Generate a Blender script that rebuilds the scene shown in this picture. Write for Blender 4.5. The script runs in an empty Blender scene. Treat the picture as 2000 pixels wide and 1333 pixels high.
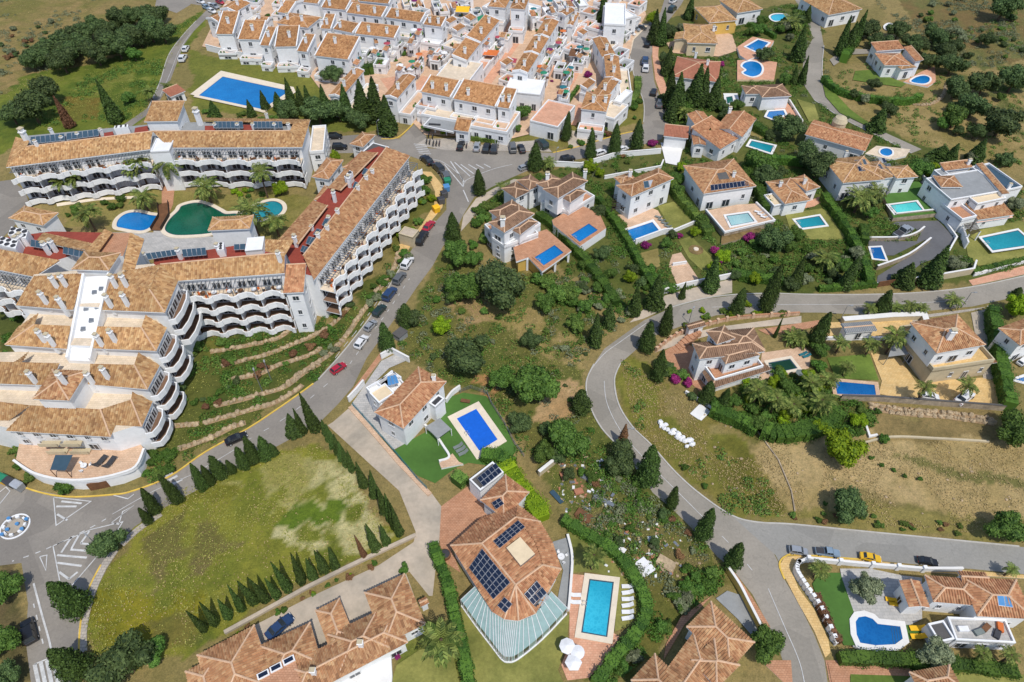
import bpy, math, random
import numpy as np
from mathutils import Vector, Matrix
random.seed(7); np.random.seed(7)
SC = bpy.context.scene
COL = SC.collection
# ------------------------------------------------------------------ camera, world, sun, exposure
PITCH = math.radians(47.2); FPX = 1333.33; CH = 110.0
CP, SP = math.cos(PITCH), math.sin(PITCH)
cam = bpy.data.cameras.new('camera'); cam.lens = 24.0; cam.sensor_width = 36.0
cam.clip_start = 1.0; cam.clip_end = 6000.0
cam_ob = bpy.data.objects.new('camera', cam); COL.objects.link(cam_ob)
cam_ob.location = (0,0, CH); cam_ob.rotation_euler = (math.pi / 2 - PITCH, 0,0)
SC.camera = cam_ob
SUN_AZ, SUN_EL = math.radians(153.0), math.radians(61.0)     # azimuth clockwise from +Y
world = bpy.data.worlds.new('World'); SC.world = world; world.use_nodes = True
wn = world.node_tree; wn.nodes.clear()
sky = wn.nodes.new('ShaderNodeTexSky'); sky.sky_type = 'NISHITA'; sky.sun_disc = False
sky.sun_elevation = SUN_EL; sky.sun_rotation = SUN_AZ; sky.altitude = 150
bg = wn.nodes.new('ShaderNodeBackground'); bg.inputs[1].default_value = 0.15
wo = wn.nodes.new('ShaderNodeOutputWorld')
wn.links.new(sky.outputs[0], bg.inputs[0]); wn.links.new(bg.outputs[0], wo.inputs[0])
sun = bpy.data.lights.new('sun', 'SUN'); sun.energy = 3.35; sun.angle = math.radians(0.5); sun.color = (1.0,0.955,0.88)
sun_ob = bpy.data.objects.new('sun', sun); COL.objects.link(sun_ob)
sdir = Vector((math.sin(SUN_AZ) * math.cos(SUN_EL), math.cos(SUN_AZ) * math.cos(SUN_EL), math.sin(SUN_EL)))
sun_ob.rotation_euler = sdir.to_track_quat('Z', 'Y').to_euler(); sun_ob.location = (0,0,200)
SC.view_settings.view_transform = 'Standard'; SC.view_settings.look = 'None'
SC.view_settings.exposure = -0.07; SC.view_settings.gamma = 1.0; SC.view_settings.use_curve_mapping = False

# ------------------------------------------------------------------ helpers: photo bearings -> places on level planes
def ray(x, y):
    a = x - 1000.0; b = 666.5 - y
    return Vector((a, FPX * CP + b * SP, -FPX * SP + b * CP))
def P(x, y, z=0.0):
    d = ray(x, y); t = (z - CH) / d.z
    return Vector((d.x * t, d.y * t, z))
def PL(pts, z=0.0): return [P(x, y, z) for x, y in pts]
def depth_at(v): return v.y * CP - (v.z - CH) * SP
def mpp(v): return depth_at(v) / FPX            # metres per photo pixel at a point
def height_to(base, ty):
    lo, hi = 0.0,60.0
    for _ in range(40):
        m = (lo + hi) / 2; dz = m - CH
        dep = base.y * CP - dz * SP; up = base.y * SP + dz * CP
        if 666.5 - FPX * up / dep > ty: lo = m
        else: hi = m
    return lo
def S(y): return 1.28 - 0.38 * y / 1333.0           # storey scale over the sloping town
def lerp(a, b, t): return a + (b - a) * t
def smooth_line(pts, n=5, closed=False):
    out = []; N = len(pts); pts = [Vector(p) for p in pts]
    for i in range(N if closed else N - 1):
        if closed: p0, p1, p2, p3 = pts[i - 1], pts[i], pts[(i + 1) % N], pts[(i + 2) % N]
        else: p0, p1, p2, p3 = pts[max(i - 1,0)], pts[i], pts[i + 1], pts[min(i + 2, N - 1)]
        for k in range(n):
            t = k / n
            out.append(0.5 * ((2 * p1) + (p2 - p0) * t + (2 * p0 - 5 * p1 + 4 * p2 - p3) * t * t + (3 * p1 - p0 - 3 * p2 + p3) * t ** 3))
    if not closed: out.append(pts[-1])
    return out
def area2(p): return sum(p[i].x * p[(i + 1) % len(p)].y - p[(i + 1) % len(p)].x * p[i].y for i in range(len(p)))
def ccw(p): return list(p) if area2(p) > 0 else list(reversed(p))

# ------------------------------------------------------------------ mesh builder
class MB:
    def __init__(s): s.v = []; s.f = []; s.m = []; s.uv = []
    def add(s, pts, mi=0, uv=None):
        b = len(s.v); s.v.extend([tuple(p) for p in pts]); s.f.append(tuple(range(b, b + len(pts)))); s.m.append(mi)
        s.uv.append(uv or [(p[0], p[1]) for p in pts])
    def prism(s, poly, z0, z1, mi=0, top=None, side=None, bottom=True):
        poly = ccw(poly); n = len(poly)
        s.add([(p.x, p.y, z1) for p in poly], mi if top is None else top)
        if bottom: s.add([(p.x, p.y, z0) for p in reversed(poly)], mi)
        d = 0
        for i in range(n):
            a, b = poly[i], poly[(i + 1) % n]; L = math.hypot(b.x - a.x, b.y - a.y)
            s.add([(a.x, a.y, z0),(b.x, b.y, z0),(b.x, b.y, z1),(a.x, a.y, z1)], mi if side is None else side,
                  [(d, z0),(d + L, z0),(d + L, z1),(d, z1)]); d += L
    def box(s, c, sx, sy, sz, rz=0.0, mi=0):          # c = centre of the base
        ca, sa = math.cos(rz), math.sin(rz); c = Vector(c)
        q = [Vector((c.x + x * ca - y * sa, c.y + x * sa + y * ca)) for x, y in ((-sx / 2,-sy / 2),(sx / 2,-sy / 2),(sx / 2, sy / 2),(-sx / 2, sy / 2))]
        s.prism(q, c.z, c.z + sz, mi)
    def hull8(s, a, b, mi=0):                       # a, b: quads facing each other
        s.add(a[::-1], mi); s.add(b, mi)
        for i in range(4): s.add([a[i], a[(i + 1) % 4], b[(i + 1) % 4], b[i]], mi)
    def strip(s, line, w, z0, z1, mi=0, closed=False, off=0.0):   # wall / kerb along a line (world pts)
        L = offset_line(line, off + w / 2, closed); R = offset_line(line, off - w / 2, closed); n = len(line)
        for i in range(n if closed else n - 1):
            j = (i + 1) % n
            a, b, c, d = L[i], L[j], R[j], R[i]
            s.add([(d.x, d.y, z1),(c.x, c.y, z1),(b.x, b.y, z1),(a.x, a.y, z1)], mi)
            s.add([(a.x, a.y, z1),(b.x, b.y, z1),(b.x, b.y, z0),(a.x, a.y, z0)], mi)
            s.add([(d.x, d.y, z0),(c.x, c.y, z0),(c.x, c.y, z1),(d.x, d.y, z1)], mi)
        if not closed:
            for i in (0, n - 1):
                a, d = L[i], R[i]
                s.add([(a.x, a.y, z0),(d.x, d.y, z0),(d.x, d.y, z1),(a.x, a.y, z1)] if i == 0 else [(d.x, d.y, z0),(a.x, a.y, z0),(a.x, a.y, z1),(d.x, d.y, z1)], mi)
    def tube(s, a, b, r0, r1=None, n=6, mi=0, cap=True):
        a, b = Vector(a), Vector(b); r1 = r0 if r1 is None else r1
        d = (b - a).normalized(); u = d.orthogonal().normalized(); w = d.cross(u)
        A = [a + (u * math.cos(t) + w * math.sin(t)) * r0 for t in [2 * math.pi * k / n for k in range(n)]]
        B = [b + (u * math.cos(t) + w * math.sin(t)) * r1 for t in [2 * math.pi * k / n for k in range(n)]]
        for k in range(n): s.add([A[k], A[(k + 1) % n], B[(k + 1) % n], B[k]], mi)
        if cap: s.add(B, mi); s.add(A[::-1], mi)
    def lathe(s, c, prof, n=10, mi=0):                  # prof: (r, z) from bottom to top
        c = Vector(c)
        for (r0, z0),(r1, z1) in zip(prof, prof[1:]):
            for k in range(n):
                t0, t1 = 2 * math.pi * k / n, 2 * math.pi * (k + 1) / n
                q = [c + Vector((r0 * math.cos(t0), r0 * math.sin(t0), z0)), c + Vector((r0 * math.cos(t1), r0 * math.sin(t1), z0)),
                     c + Vector((r1 * math.cos(t1), r1 * math.sin(t1), z1)), c + Vector((r1 * math.cos(t0), r1 * math.sin(t0), z1))]
                if r0 < 1e-6: q = [q[0], q[2], q[3]]
                elif r1 < 1e-6: q = q[:3]
                s.add(q, mi)
    def mesh(s, name, mats, origin=(0,0,0), smooth=False):
        me = bpy.data.meshes.new(name); o = Vector(origin)
        me.from_pydata([(x - o.x, y - o.y, z - o.z) for x, y, z in s.v],[], s.f)
        for m in (mats if isinstance(mats, (list, tuple)) else [mats]): me.materials.append(m)
        me.polygons.foreach_set('material_index', s.m)
        uvl = me.uv_layers.new(name='UVMap')
        uvl.data.foreach_set('uv', [c for f in s.uv for q in f for c in q])
        if smooth: me.polygons.foreach_set('use_smooth', [True] * len(s.f))
        me.update(); return me
    def build(s, name, mats, parent=None, smooth=False, origin=None):
        o = parent_origin(parent) if parent is not None else Vector(origin or (0,0,0))
        ob = bpy.data.objects.new(name, s.mesh(name, mats, o, smooth)); COL.objects.link(ob)
        if parent is not None: ob.parent = parent
        else: ob.location = o
        return ob
def parent_origin(p):
    o = Vector((0,0,0))
    while p is not None: o = o + p.location; p = p.parent
    return o
def offset_line(line, d, closed=False):
    n = len(line); out = []
    for i in range(n):
        a = line[i - 1] if (i > 0 or closed) else line[i]; b = line[(i + 1) % n] if (i < n - 1 or closed) else line[i]
        p = line[i]; t1 = Vector((p.x - a.x, p.y - a.y)); t2 = Vector((b.x - p.x, b.y - p.y))
        if t1.length < 1e-6: t1 = t2
        if t2.length < 1e-6: t2 = t1
        t1.normalize(); t2.normalize(); n1 = Vector((-t1.y, t1.x)); n2 = Vector((-t2.y, t2.x))
        m = (n1 + n2); m = m.normalized() if m.length > 1e-6 else n1
        k = d / max(0.5, m.dot(n1))
        out.append(Vector((p.x + m.x * k, p.y + m.y * k, getattr(p, 'z', 0.0) if len(p) > 2 else 0.0)))
    return out
def tag(o, label=None, cat=None, group=None, kind=None):
    if label: o['label'] = label
    if cat: o['category'] = cat
    if group: o['group'] = group
    if kind: o['kind'] = kind
    return o
def thing(name, label, cat, loc, group=None, rz=0.0):
    o = bpy.data.objects.new(name, None); o.empty_display_size = 0.5; COL.objects.link(o)
    o.location = loc; o.rotation_euler = (0,0, rz); return tag(o, label, cat, group)
def inst(name, me, parent, loc, rz=0.0, sc=(1,1,1), mat=None, local=False):
    o = bpy.data.objects.new(name, me); COL.objects.link(o); o.parent = parent
    o.location = Vector(loc) if local else Vector(loc) - parent_origin(parent)
    o.rotation_euler = (0,0, rz); o.scale = sc
    if mat is not None:
        for i, mm in (mat.items() if isinstance(mat, dict) else [(0, mat)]):
            o.material_slots[i].link = 'OBJECT'; o.material_slots[i].material = mm
    return o
ORD = ['first', 'second', 'third', 'fourth', 'fifth', 'sixth', 'seventh', 'eighth', 'ninth', 'tenth', 'eleventh', 'twelfth', 'thirteenth', 'fourteenth',
       'fifteenth', 'sixteenth', 'seventeenth', 'eighteenth', 'nineteenth', 'twentieth', 'twenty-first', 'twenty-second', 'twenty-third', 'twenty-fourth',
       'twenty-fifth', 'twenty-sixth', 'twenty-seventh', 'twenty-eighth', 'twenty-ninth', 'thirtieth']

# ------------------------------------------------------------------ materials
def lin(r, g, b):
    f = lambda c: (c / 255 / 12.92) if c / 255 <= 0.04045 else ((c / 255 + 0.055) / 1.055) ** 2.4
    return (f(r), f(g), f(b),1.0)
class NT:
    def __init__(s, name):
        s.mat = bpy.data.materials.new(name); s.mat.use_nodes = True; s.t = s.mat.node_tree
        s.bsdf = s.t.nodes['Principled BSDF']; s.bsdf.inputs['Specular IOR Level'].default_value = 0.3
    def n(s, typ, **kw):
        nd = s.t.nodes.new(typ)
        for k, v in kw.items():
            if k.startswith('i_'): nd.inputs[k[2:].replace('_', ' ')].default_value = v
            else: setattr(nd, k, v)
        return nd
    def l(s, a, b): s.t.links.new(a, b)
    def noise(s, vec, scale, detail=3.0, rough=0.6):
        nd = s.n('ShaderNodeTexNoise'); nd.inputs['Scale'].default_value = scale; nd.inputs['Detail'].default_value = detail
        nd.inputs['Roughness'].default_value = rough
        if vec is not None: s.l(vec, nd.inputs['Vector'])
        return nd.outputs['Fac']
    def ramp(s, fac, stops):
        nd = s.n('ShaderNodeValToRGB'); r = nd.color_ramp
        while len(r.elements) < len(stops): r.elements.new(0.5)
        for e, (p, c) in zip(r.elements, stops): e.position = p; e.color = c
        s.l(fac, nd.inputs[0]); return nd.outputs[0]
    def mix(s, a, b, fac, mode='MIX'):
        nd = s.n('ShaderNodeMix', data_type='RGBA', blend_type=mode)
        for v, k in ((fac, 0),(a, 6),(b, 7)):
            if isinstance(v, (int, float, tuple)): nd.inputs[k].default_value = v
            else: s.l(v, nd.inputs[k])
        return nd.outputs[2]
    def math(s, op, a, b=0.0):
        nd = s.n('ShaderNodeMath', operation=op)
        for v, k in ((a, 0),(b, 1)):
            if isinstance(v, (int, float)): nd.inputs[k].default_value = v
            else: s.l(v, nd.inputs[k])
        return nd.outputs[0]
    def pos(s): return s.n('ShaderNodeNewGeometry').outputs['Position']
    def bump(s, h, dist=0.05, strength=0.6):
        nd = s.n('ShaderNodeBump'); nd.inputs['Distance'].default_value = dist; nd.inputs['Strength'].default_value = strength
        s.l(h, nd.inputs['Height']); s.l(nd.outputs[0], s.bsdf.inputs['Normal'])
    def out(s, col, rough=0.85):
        if isinstance(col, tuple): s.bsdf.inputs['Base Color'].default_value = col
        else: s.l(col, s.bsdf.inputs['Base Color'])
        s.bsdf.inputs['Roughness'].default_value = rough; return s.mat
def sc3(c, k): return (c[0] * k, c[1] * k, c[2] * k, 1.0)
def mottled(name, c, var=0.25, big=0.15, fine=3.0, rough=0.85, bump=0.0, c2=None):
    t = NT(name); p = t.pos()
    a = t.ramp(t.noise(p, big, 4),[(0.3, sc3(c, 1 - var)),(0.7, sc3(c2 or c, 1 + var * 0.6))])
    b = t.ramp(t.noise(p, fine, 3,0.7),[(0.25,(1 - var, 1 - var, 1 - var, 1)),(0.75,(1 + var * .4,1 + var * .4,1 + var * .4,1))])
    col = t.mix(a, b, 1.0, 'MULTIPLY')
    if bump: t.bump(t.noise(p, fine, 3), bump)
    return t.out(col, rough)
def paver(name, c, c2, size=0.35, mortar=0.5, rough=0.85, var=0.2):
    t = NT(name); p = t.pos()
    br = t.n('ShaderNodeTexBrick'); br.offset = 0.5; t.l(p, br.inputs['Vector'])
    br.inputs['Color1'].default_value = c; br.inputs['Color2'].default_value = c2; br.inputs['Mortar'].default_value = sc3(c, mortar)
    br.inputs['Scale'].default_value = 1.0; br.inputs['Brick Width'].default_value = size * 1.6; br.inputs['Row Height'].default_value = size
    br.inputs['Mortar Size'].default_value = 0.03
    b = t.ramp(t.noise(p, 0.5,5,0.7),[(0.3,(1 - var, 1 - var, 1 - var, 1)),(0.7,(1.1,1.1,1.1,1))])
    return t.out(t.mix(br.outputs[0], b, 1.0, 'MULTIPLY'), rough)
def lerp_(a, b, k): return a + (b - a) * k
def tile_mat(name, cols, moss=0.0):
    mean = [sum(c[i] for c in cols) / len(cols) for i in range(3)]; cols = [tuple(lerp_(c[i], mean[i],.28) for i in range(3)) + (1.0,) for c in cols]
    t = NT(name); uv = t.n('ShaderNodeUVMap').outputs[0]
    sep = t.n('ShaderNodeSeparateXYZ'); t.l(uv, sep.inputs[0])
    fu = t.math('FLOOR', t.math('DIVIDE', sep.outputs[0],0.28)); fv = t.math('FLOOR', t.math('DIVIDE', t.math('ADD', sep.outputs[1], t.math('MULTIPLY', fu, 0.13)),0.42))
    cmb = t.n('ShaderNodeCombineXYZ'); t.l(fu, cmb.inputs[0]); t.l(fv, cmb.inputs[1])
    oi = t.n('ShaderNodeObjectInfo'); t.l(t.math('MULTIPLY', oi.outputs['Random'],57.0), cmb.inputs[2])
    wn_ = t.n('ShaderNodeTexWhiteNoise', noise_dimensions='3D'); t.l(cmb.outputs[0], wn_.inputs['Vector'])
    n = len(cols); base = t.ramp(wn_.outputs['Value'],[(i / max(1, n - 1), c) for i, c in enumerate(cols)])
    p = t.pos()
    w = t.ramp(t.noise(p, 0.22,5,0.75),[(0.32,(0.80,0.78,0.74,1)),(0.66,(1.08,1.06,1.04,1))])
    col = t.mix(base, w, 1.0, 'MULTIPLY')
    st = t.ramp(t.noise(p, 0.7,5,0.8),[(0.52,(0,0,0,1)),(0.72,(1,1,1,1))])
    col = t.mix(col, lin(120,92,66), t.math('MULTIPLY', st, 0.45 + moss))
    hs = t.n('ShaderNodeHueSaturation'); t.l(col, hs.inputs['Color'])
    t.l(t.math('ADD', t.math('MULTIPLY', oi.outputs['Random'],0.28),0.86), hs.inputs['Value'])
    fr = t.math('FRACT', t.math('DIVIDE', t.math('ADD', sep.outputs[1], t.math('MULTIPLY', fu, 0.13)),0.42))
    t.bump(fr, 0.04,0.5)
    return t.out(hs.outputs[0],0.8)
def leaf_mat(name, dark, light, hue=0.03):
    t = NT(name); g = t.n('ShaderNodeNewGeometry'); oi = t.n('ShaderNodeObjectInfo')
    c = t.ramp(g.outputs['Random Per Island'],[(0.0, dark),(1.0, light)])
    hs = t.n('ShaderNodeHueSaturation'); t.l(c, hs.inputs['Color'])
    t.l(t.math('ADD', t.math('MULTIPLY', oi.outputs['Random'], hue * 2),0.5 - hue), hs.inputs['Hue'])
    t.l(t.math('ADD', t.math('MULTIPLY', oi.outputs['Random'],0.5),0.75), hs.inputs['Value'])
    t.bsdf.inputs['Specular IOR Level'].default_value = 0.2
    return t.out(hs.outputs[0],0.65)
def plain(name, c, rough=0.6, metal=0.0, spec=0.4, coat=0.0):
    t = NT(name); t.bsdf.inputs['Metallic'].default_value = metal; t.bsdf.inputs['Specular IOR Level'].default_value = spec
    t.bsdf.inputs['Coat Weight'].default_value = coat; t.bsdf.inputs['Coat Roughness'].default_value = 0.08
    p = t.pos(); k = t.ramp(t.noise(p, 1.3,3),[(0.3,(0.9,0.9,0.9,1)),(0.7,(1.05,1.05,1.05,1))])
    return t.out(t.mix(c, k, 1.0, 'MULTIPLY'), rough)
def water(name, c, c2):
    t = NT(name); p = t.pos()
    m = t.n('ShaderNodeTexVoronoi', feature='DISTANCE_TO_EDGE'); m.inputs['Scale'].default_value = 1.6
    wv = t.n('ShaderNodeVectorMath', operation='ADD'); nz = t.n('ShaderNodeTexNoise'); nz.inputs['Scale'].default_value = 0.9
    t.l(p, nz.inputs['Vector']); t.l(p, wv.inputs[0]); t.l(nz.outputs['Color'], wv.inputs[1]); t.l(wv.outputs[0], m.inputs['Vector'])
    edge = t.ramp(m.outputs[0],[(0.0, sc3(c2,1.15)),(0.22, c)])  # lighter cell lines paint a caustic light net into the water colour
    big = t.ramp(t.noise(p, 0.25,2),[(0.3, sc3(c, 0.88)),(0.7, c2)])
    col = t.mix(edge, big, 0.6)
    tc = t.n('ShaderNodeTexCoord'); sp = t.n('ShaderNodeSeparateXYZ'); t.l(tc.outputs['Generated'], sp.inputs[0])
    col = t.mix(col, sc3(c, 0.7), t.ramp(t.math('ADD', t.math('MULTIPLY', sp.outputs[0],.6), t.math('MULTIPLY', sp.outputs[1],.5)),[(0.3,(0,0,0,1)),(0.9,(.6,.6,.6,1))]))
    t.bump(t.noise(p, 2.0,3),0.08,0.4)
    t.bsdf.inputs['Specular IOR Level'].default_value = 0.5
    return t.out(col, 0.06)
M = {}
M['white'] = mottled('white_render', (0.83,0.83,0.825,1),0.06,0.3,1.2)
M['cream'] = mottled('cream_render', lin(226,205,170),0.1,0.3,1.5)
M['beige'] = mottled('beige_render', lin(196,182,152),0.12,0.3,1.5)
M['grey'] = mottled('grey_slab', lin(150,152,152),0.12,0.4,2)
M['dgrey'] = mottled('dark_grey_felt', lin(92,90,88),0.15,0.4,2)
M['yellowwall'] = mottled('ochre_render', lin(216,180,96),0.1,0.3,1.5)
M['stone'] = mottled('stone_facing', lin(176,160,138),0.35,0.8,2.2, bump=0.1)
M['rock'] = mottled('limestone', lin(186,164,132),0.35,0.8,1.7, bump=0.1)
def asphalt(name, c, c2):
    t = NT(name); p = t.pos(); v = t.n('ShaderNodeTexVoronoi'); v.inputs['Scale'].default_value = 0.11; t.l(p, v.inputs['Vector'])
    sx = t.n('ShaderNodeSeparateColor'); t.l(v.outputs['Color'], sx.inputs[0])
    a = t.mix(c, c2, t.ramp(t.noise(p, 0.09,5,0.7),[(0.35,(0,0,0,1)),(0.65,(1,1,1,1))]))
    a = t.mix(a, sc3(c, 0.86), t.ramp(sx.outputs[0],[(0.72,(0,0,0,1)),(0.76,(.55,.55,.55,1))]))
    k = t.n('ShaderNodeTexVoronoi', feature='DISTANCE_TO_EDGE'); k.inputs['Scale'].default_value = 0.22
    w = t.n('ShaderNodeVectorMath', operation='ADD'); nz = t.n('ShaderNodeTexNoise'); nz.inputs['Scale'].default_value = 0.35; nz.inputs['Detail'].default_value = 5
    t.l(p, nz.inputs['Vector']); ml = t.n('ShaderNodeVectorMath', operation='SCALE'); ml.inputs['Scale'].default_value = 5.0; t.l(nz.outputs['Color'], ml.inputs[0]); t.l(p, w.inputs[0]); t.l(ml.outputs[0], w.inputs[1]); t.l(w.outputs[0], k.inputs['Vector'])
    a = t.mix(a, sc3(c, 0.72), t.ramp(k.outputs[0],[(0.0,(.4,.4,.4,1)),(0.015,(0,0,0,1))]))
    f = t.ramp(t.noise(p, 2.2,4,0.75),[(0.3,(.86,.86,.86,1)),(0.7,(1.06,1.06,1.06,1))])
    return t.out(t.mix(a, f, 1.0, 'MULTIPLY'),0.85)
M['asphalt'] = asphalt('asphalt', lin(134,128,120), lin(150,143,133)); M['asphalt2'] = asphalt('old_pale_asphalt', lin(144,138,127), lin(160,152,140)); M['asphalt3'] = asphalt('grey_blue_asphalt', lin(144,142,136), lin(154,151,144))
M['drivegrey'] = mottled('dark_driveway', lin(104,104,106),0.12,0.2,1.5)
M['concrete'] = mottled('concrete_drive', lin(176,166,150),0.16,0.12,1.0, c2=lin(196,180,160))
M['pave'] = paver('grey_pavement', lin(176,168,158), lin(186,176,162),0.5)
M['ypave'] = paver('yellow_pavement', lin(214,178,118), lin(222,190,134),0.4,0.8)
M['terra'] = paver('terracotta_paving', lin(184,134,102), lin(198,150,118),0.32,0.75)
M['terra2'] = paver('pale_terracotta_paving', lin(206,172,142), lin(216,184,154),0.4,0.8)
M['redterr'] = mottled('red_roof_paint', lin(150,70,56),0.15,0.3,1.2)
M['salmon'] = paver('salmon_paving', lin(208,154,124), lin(218,170,140),0.35,0.85)
M['creampave'] = paver('cream_paving', lin(216,198,172), lin(226,208,184),0.5,0.85)
M['greypave'] = paver('grey_stone_paving', lin(176,174,170), lin(190,186,180),0.5,0.8)
M['coping'] = mottled('pool_coping', lin(226,212,190),0.08,0.6,2)
M['wcoping'] = mottled('white_pool_coping', lin(228,226,222),0.05,0.6,2)
M['kerb'] = mottled('kerb_stone', lin(186,182,174),0.12,0.8,2)
M['ykerb'] = mottled('yellow_kerb', lin(222,186,84),0.15,0.8,2)
M['paint'] = mottled('road_paint', lin(206,206,204),0.22,0.8,4)
M['lawn'] = mottled('lawn_grass', lin(118,124,58),0.28,0.12,2.5, c2=lin(146,142,76))
M['lawn2'] = mottled('dry_lawn_grass', lin(136,124,66),0.3,0.15,2.5, c2=lin(158,142,88))
M['lawn3'] = mottled('lush_lawn_grass', lin(86,110,40),0.25,0.12,2.0, c2=lin(108,128,52))
M['turf'] = mottled('artificial_turf', lin(72,108,44),0.12,0.1,1.5, c2=lin(82,120,52))
M['soil'] = mottled('bare_soil', lin(172,144,110),0.3,0.3,2.0)
M['gardensoil'] = mottled('planted_soil', lin(104,94,58),0.4,0.25,1.5, c2=lin(136,112,72))
M['tile'] = tile_mat('clay_tiles', [lin(116,82,58), lin(168,122,86), lin(184,142,104), lin(206,172,130), lin(150,104,74), lin(192,152,112), lin(172,120,84)])
M['tile2'] = tile_mat('red_clay_tiles', [lin(128,88,62), lin(174,124,90), lin(190,142,106), lin(162,108,78), lin(210,170,130), lin(178,126,92)])
M['tile3'] = tile_mat('brown_clay_tiles', [lin(106,84,68), lin(136,108,88), lin(150,122,100), lin(126,98,78)])
M['tile4'] = tile_mat('terracotta_tiles', [lin(160,106,84), lin(172,116,94), lin(166,110,88), lin(180,124,100)])
M['tile5'] = tile_mat('ochre_clay_tiles', [lin(140,102,66), lin(186,146,100), lin(202,166,120), lin(164,122,82), lin(216,186,140), lin(132,92,62), lin(190,150,104)])
M['tilev'] = tile_mat('weathered_clay_tiles', [lin(120,84,56), lin(170,124,82), lin(186,142,98), lin(150,106,70), lin(204,162,116), lin(164,116,78)])
M['ridge'] = mottled('ridge_mortar', lin(212,176,144),0.15,0.6,3)
M['glass'] = plain('window_glass', (0.035,0.045,0.055,1),0.12,0,0.6)
M['frame'] = plain('window_frame', (0.62,0.62,0.62,1),0.5)
M['wood'] = mottled('timber', lin(120,84,58),0.25,1.0,4)
M['dwood'] = mottled('dark_timber', lin(70,56,48),0.25,1.0,4)
M['metal'] = plain('grey_metal', (0.32,0.34,0.36,1),0.4,0.6)
M['dmetal'] = plain('dark_metal', (0.05,0.05,0.055,1),0.5)
M['solar'] = plain('solar_cell', (0.012,0.02,0.045,1),0.18,0,0.5)
M['collector'] = plain('solar_collector_glass', lin(62,84,98),0.15,0,0.5)
M['bluecol'] = plain('blue_collector_glass', lin(84,140,190),0.15,0,0.5)
M['alu'] = plain('aluminium', (0.62,0.63,0.64,1),0.4,0.5)
M['conserv'] = plain('conservatory_glass', lin(160,188,184),0.12,0,0.5)
M['conserv'].node_tree.nodes['Principled BSDF'].inputs['Alpha'].default_value = 0.72
M['floorshade'] = mottled('shaded_brown_balcony_floor', lin(128,100,80),0.12,0.4,2)  # brown balcony floor, its dark tone paints in the shade of a roof overhang
M['wfab'] = plain('white_fabric', (0.78,0.78,0.78,1),0.8)
M['yfab'] = plain('yellow_fabric', lin(244,188,36),0.8)
M['ofab'] = plain('orange_fabric', lin(206,112,56),0.8)
M['rfab'] = plain('dusky_red_fabric', lin(168,70,84),0.8)
M['pfab'] = plain('purple_fabric', lin(110,28,90),0.8)
M['gfab'] = plain('green_fabric', lin(40,130,96),0.8)
M['pinkfab'] = plain('pale_pink_fabric', lin(222,178,156),0.8)
M['tealfab'] = plain('teal_fabric', lin(40,110,120),0.8)
M['grefab'] = plain('grey_fabric', lin(120,128,124),0.8)
M['tyre'] = plain('tyre_rubber', (0.02,0.02,0.02,1),0.8)
M['lamp'] = plain('lamp_lens', (0.7,0.7,0.68,1),0.2)
M['tail'] = plain('tail_lens', (0.35,0.02,0.02,1),0.3)
M['bark'] = mottled('bark', lin(96,78,62),0.3,1.0,4)
M['cypress'] = leaf_mat('cypress_leaf', lin(36,52,24), lin(84,106,48),0.012)
M['broad'] = leaf_mat('broad_leaf', lin(44,72,26), lin(98,128,54),0.015)
M['oak'] = leaf_mat('dark_oak_leaf', lin(42,60,32), lin(92,110,62),0.012)
M['olive'] = leaf_mat('olive_leaf', lin(78,88,62), lin(134,140,106),0.01)
M['bright'] = leaf_mat('bright_leaf', lin(74,104,14), lin(140,164,30),0.01)
M['shrub'] = leaf_mat('shrub_leaf', lin(52,78,30), lin(110,134,58),0.02)
M['hedge'] = leaf_mat('hedge_leaf', lin(44,72,26), lin(88,120,44),0.01)
M['bougain'] = leaf_mat('bougainvillea_bloom', lin(96,24,70), lin(158,52,120),0.01)
M['palm'] = leaf_mat('palm_frond', lin(60,78,28), lin(122,132,64),0.01)
M['rust'] = leaf_mat('dead_leaf', lin(92,66,44), lin(138,102,72),0.01)
M['tuft'] = leaf_mat('grass_blade', lin(104,116,40), lin(176,172,92),0.02)
M['tuft2'] = leaf_mat('dry_grass_blade', lin(140,124,74), lin(198,178,124),0.02)
M['brick'] = mottled('broken_brick', lin(176,120,92),0.2,0.8,2)
M['pblue'] = water('pool_water_blue', lin(14,112,180), lin(28,130,198))
M['pdeep'] = water('pool_water_deep_blue', lin(16,92,158), lin(26,108,174))
M['pcover'] = plain('blue_pool_cover', lin(20,98,204),0.5)
M['pcyan'] = water('pool_water_cyan', lin(40,168,200), lin(66,190,214))
M['pteal'] = water('pool_water_teal', lin(24,136,150), lin(40,152,164))
M['ppale'] = water('pool_water_pale', lin(150,194,196), lin(176,208,206))
M['pgreen'] = water('pool_water_green', lin(14,84,60), lin(22,100,74))
M['pdgreen'] = water('pool_water_murky', lin(24,62,40), lin(30,70,44))
M['pturq'] = water('pool_water_turquoise', lin(70,200,196), lin(104,214,208))
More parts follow.
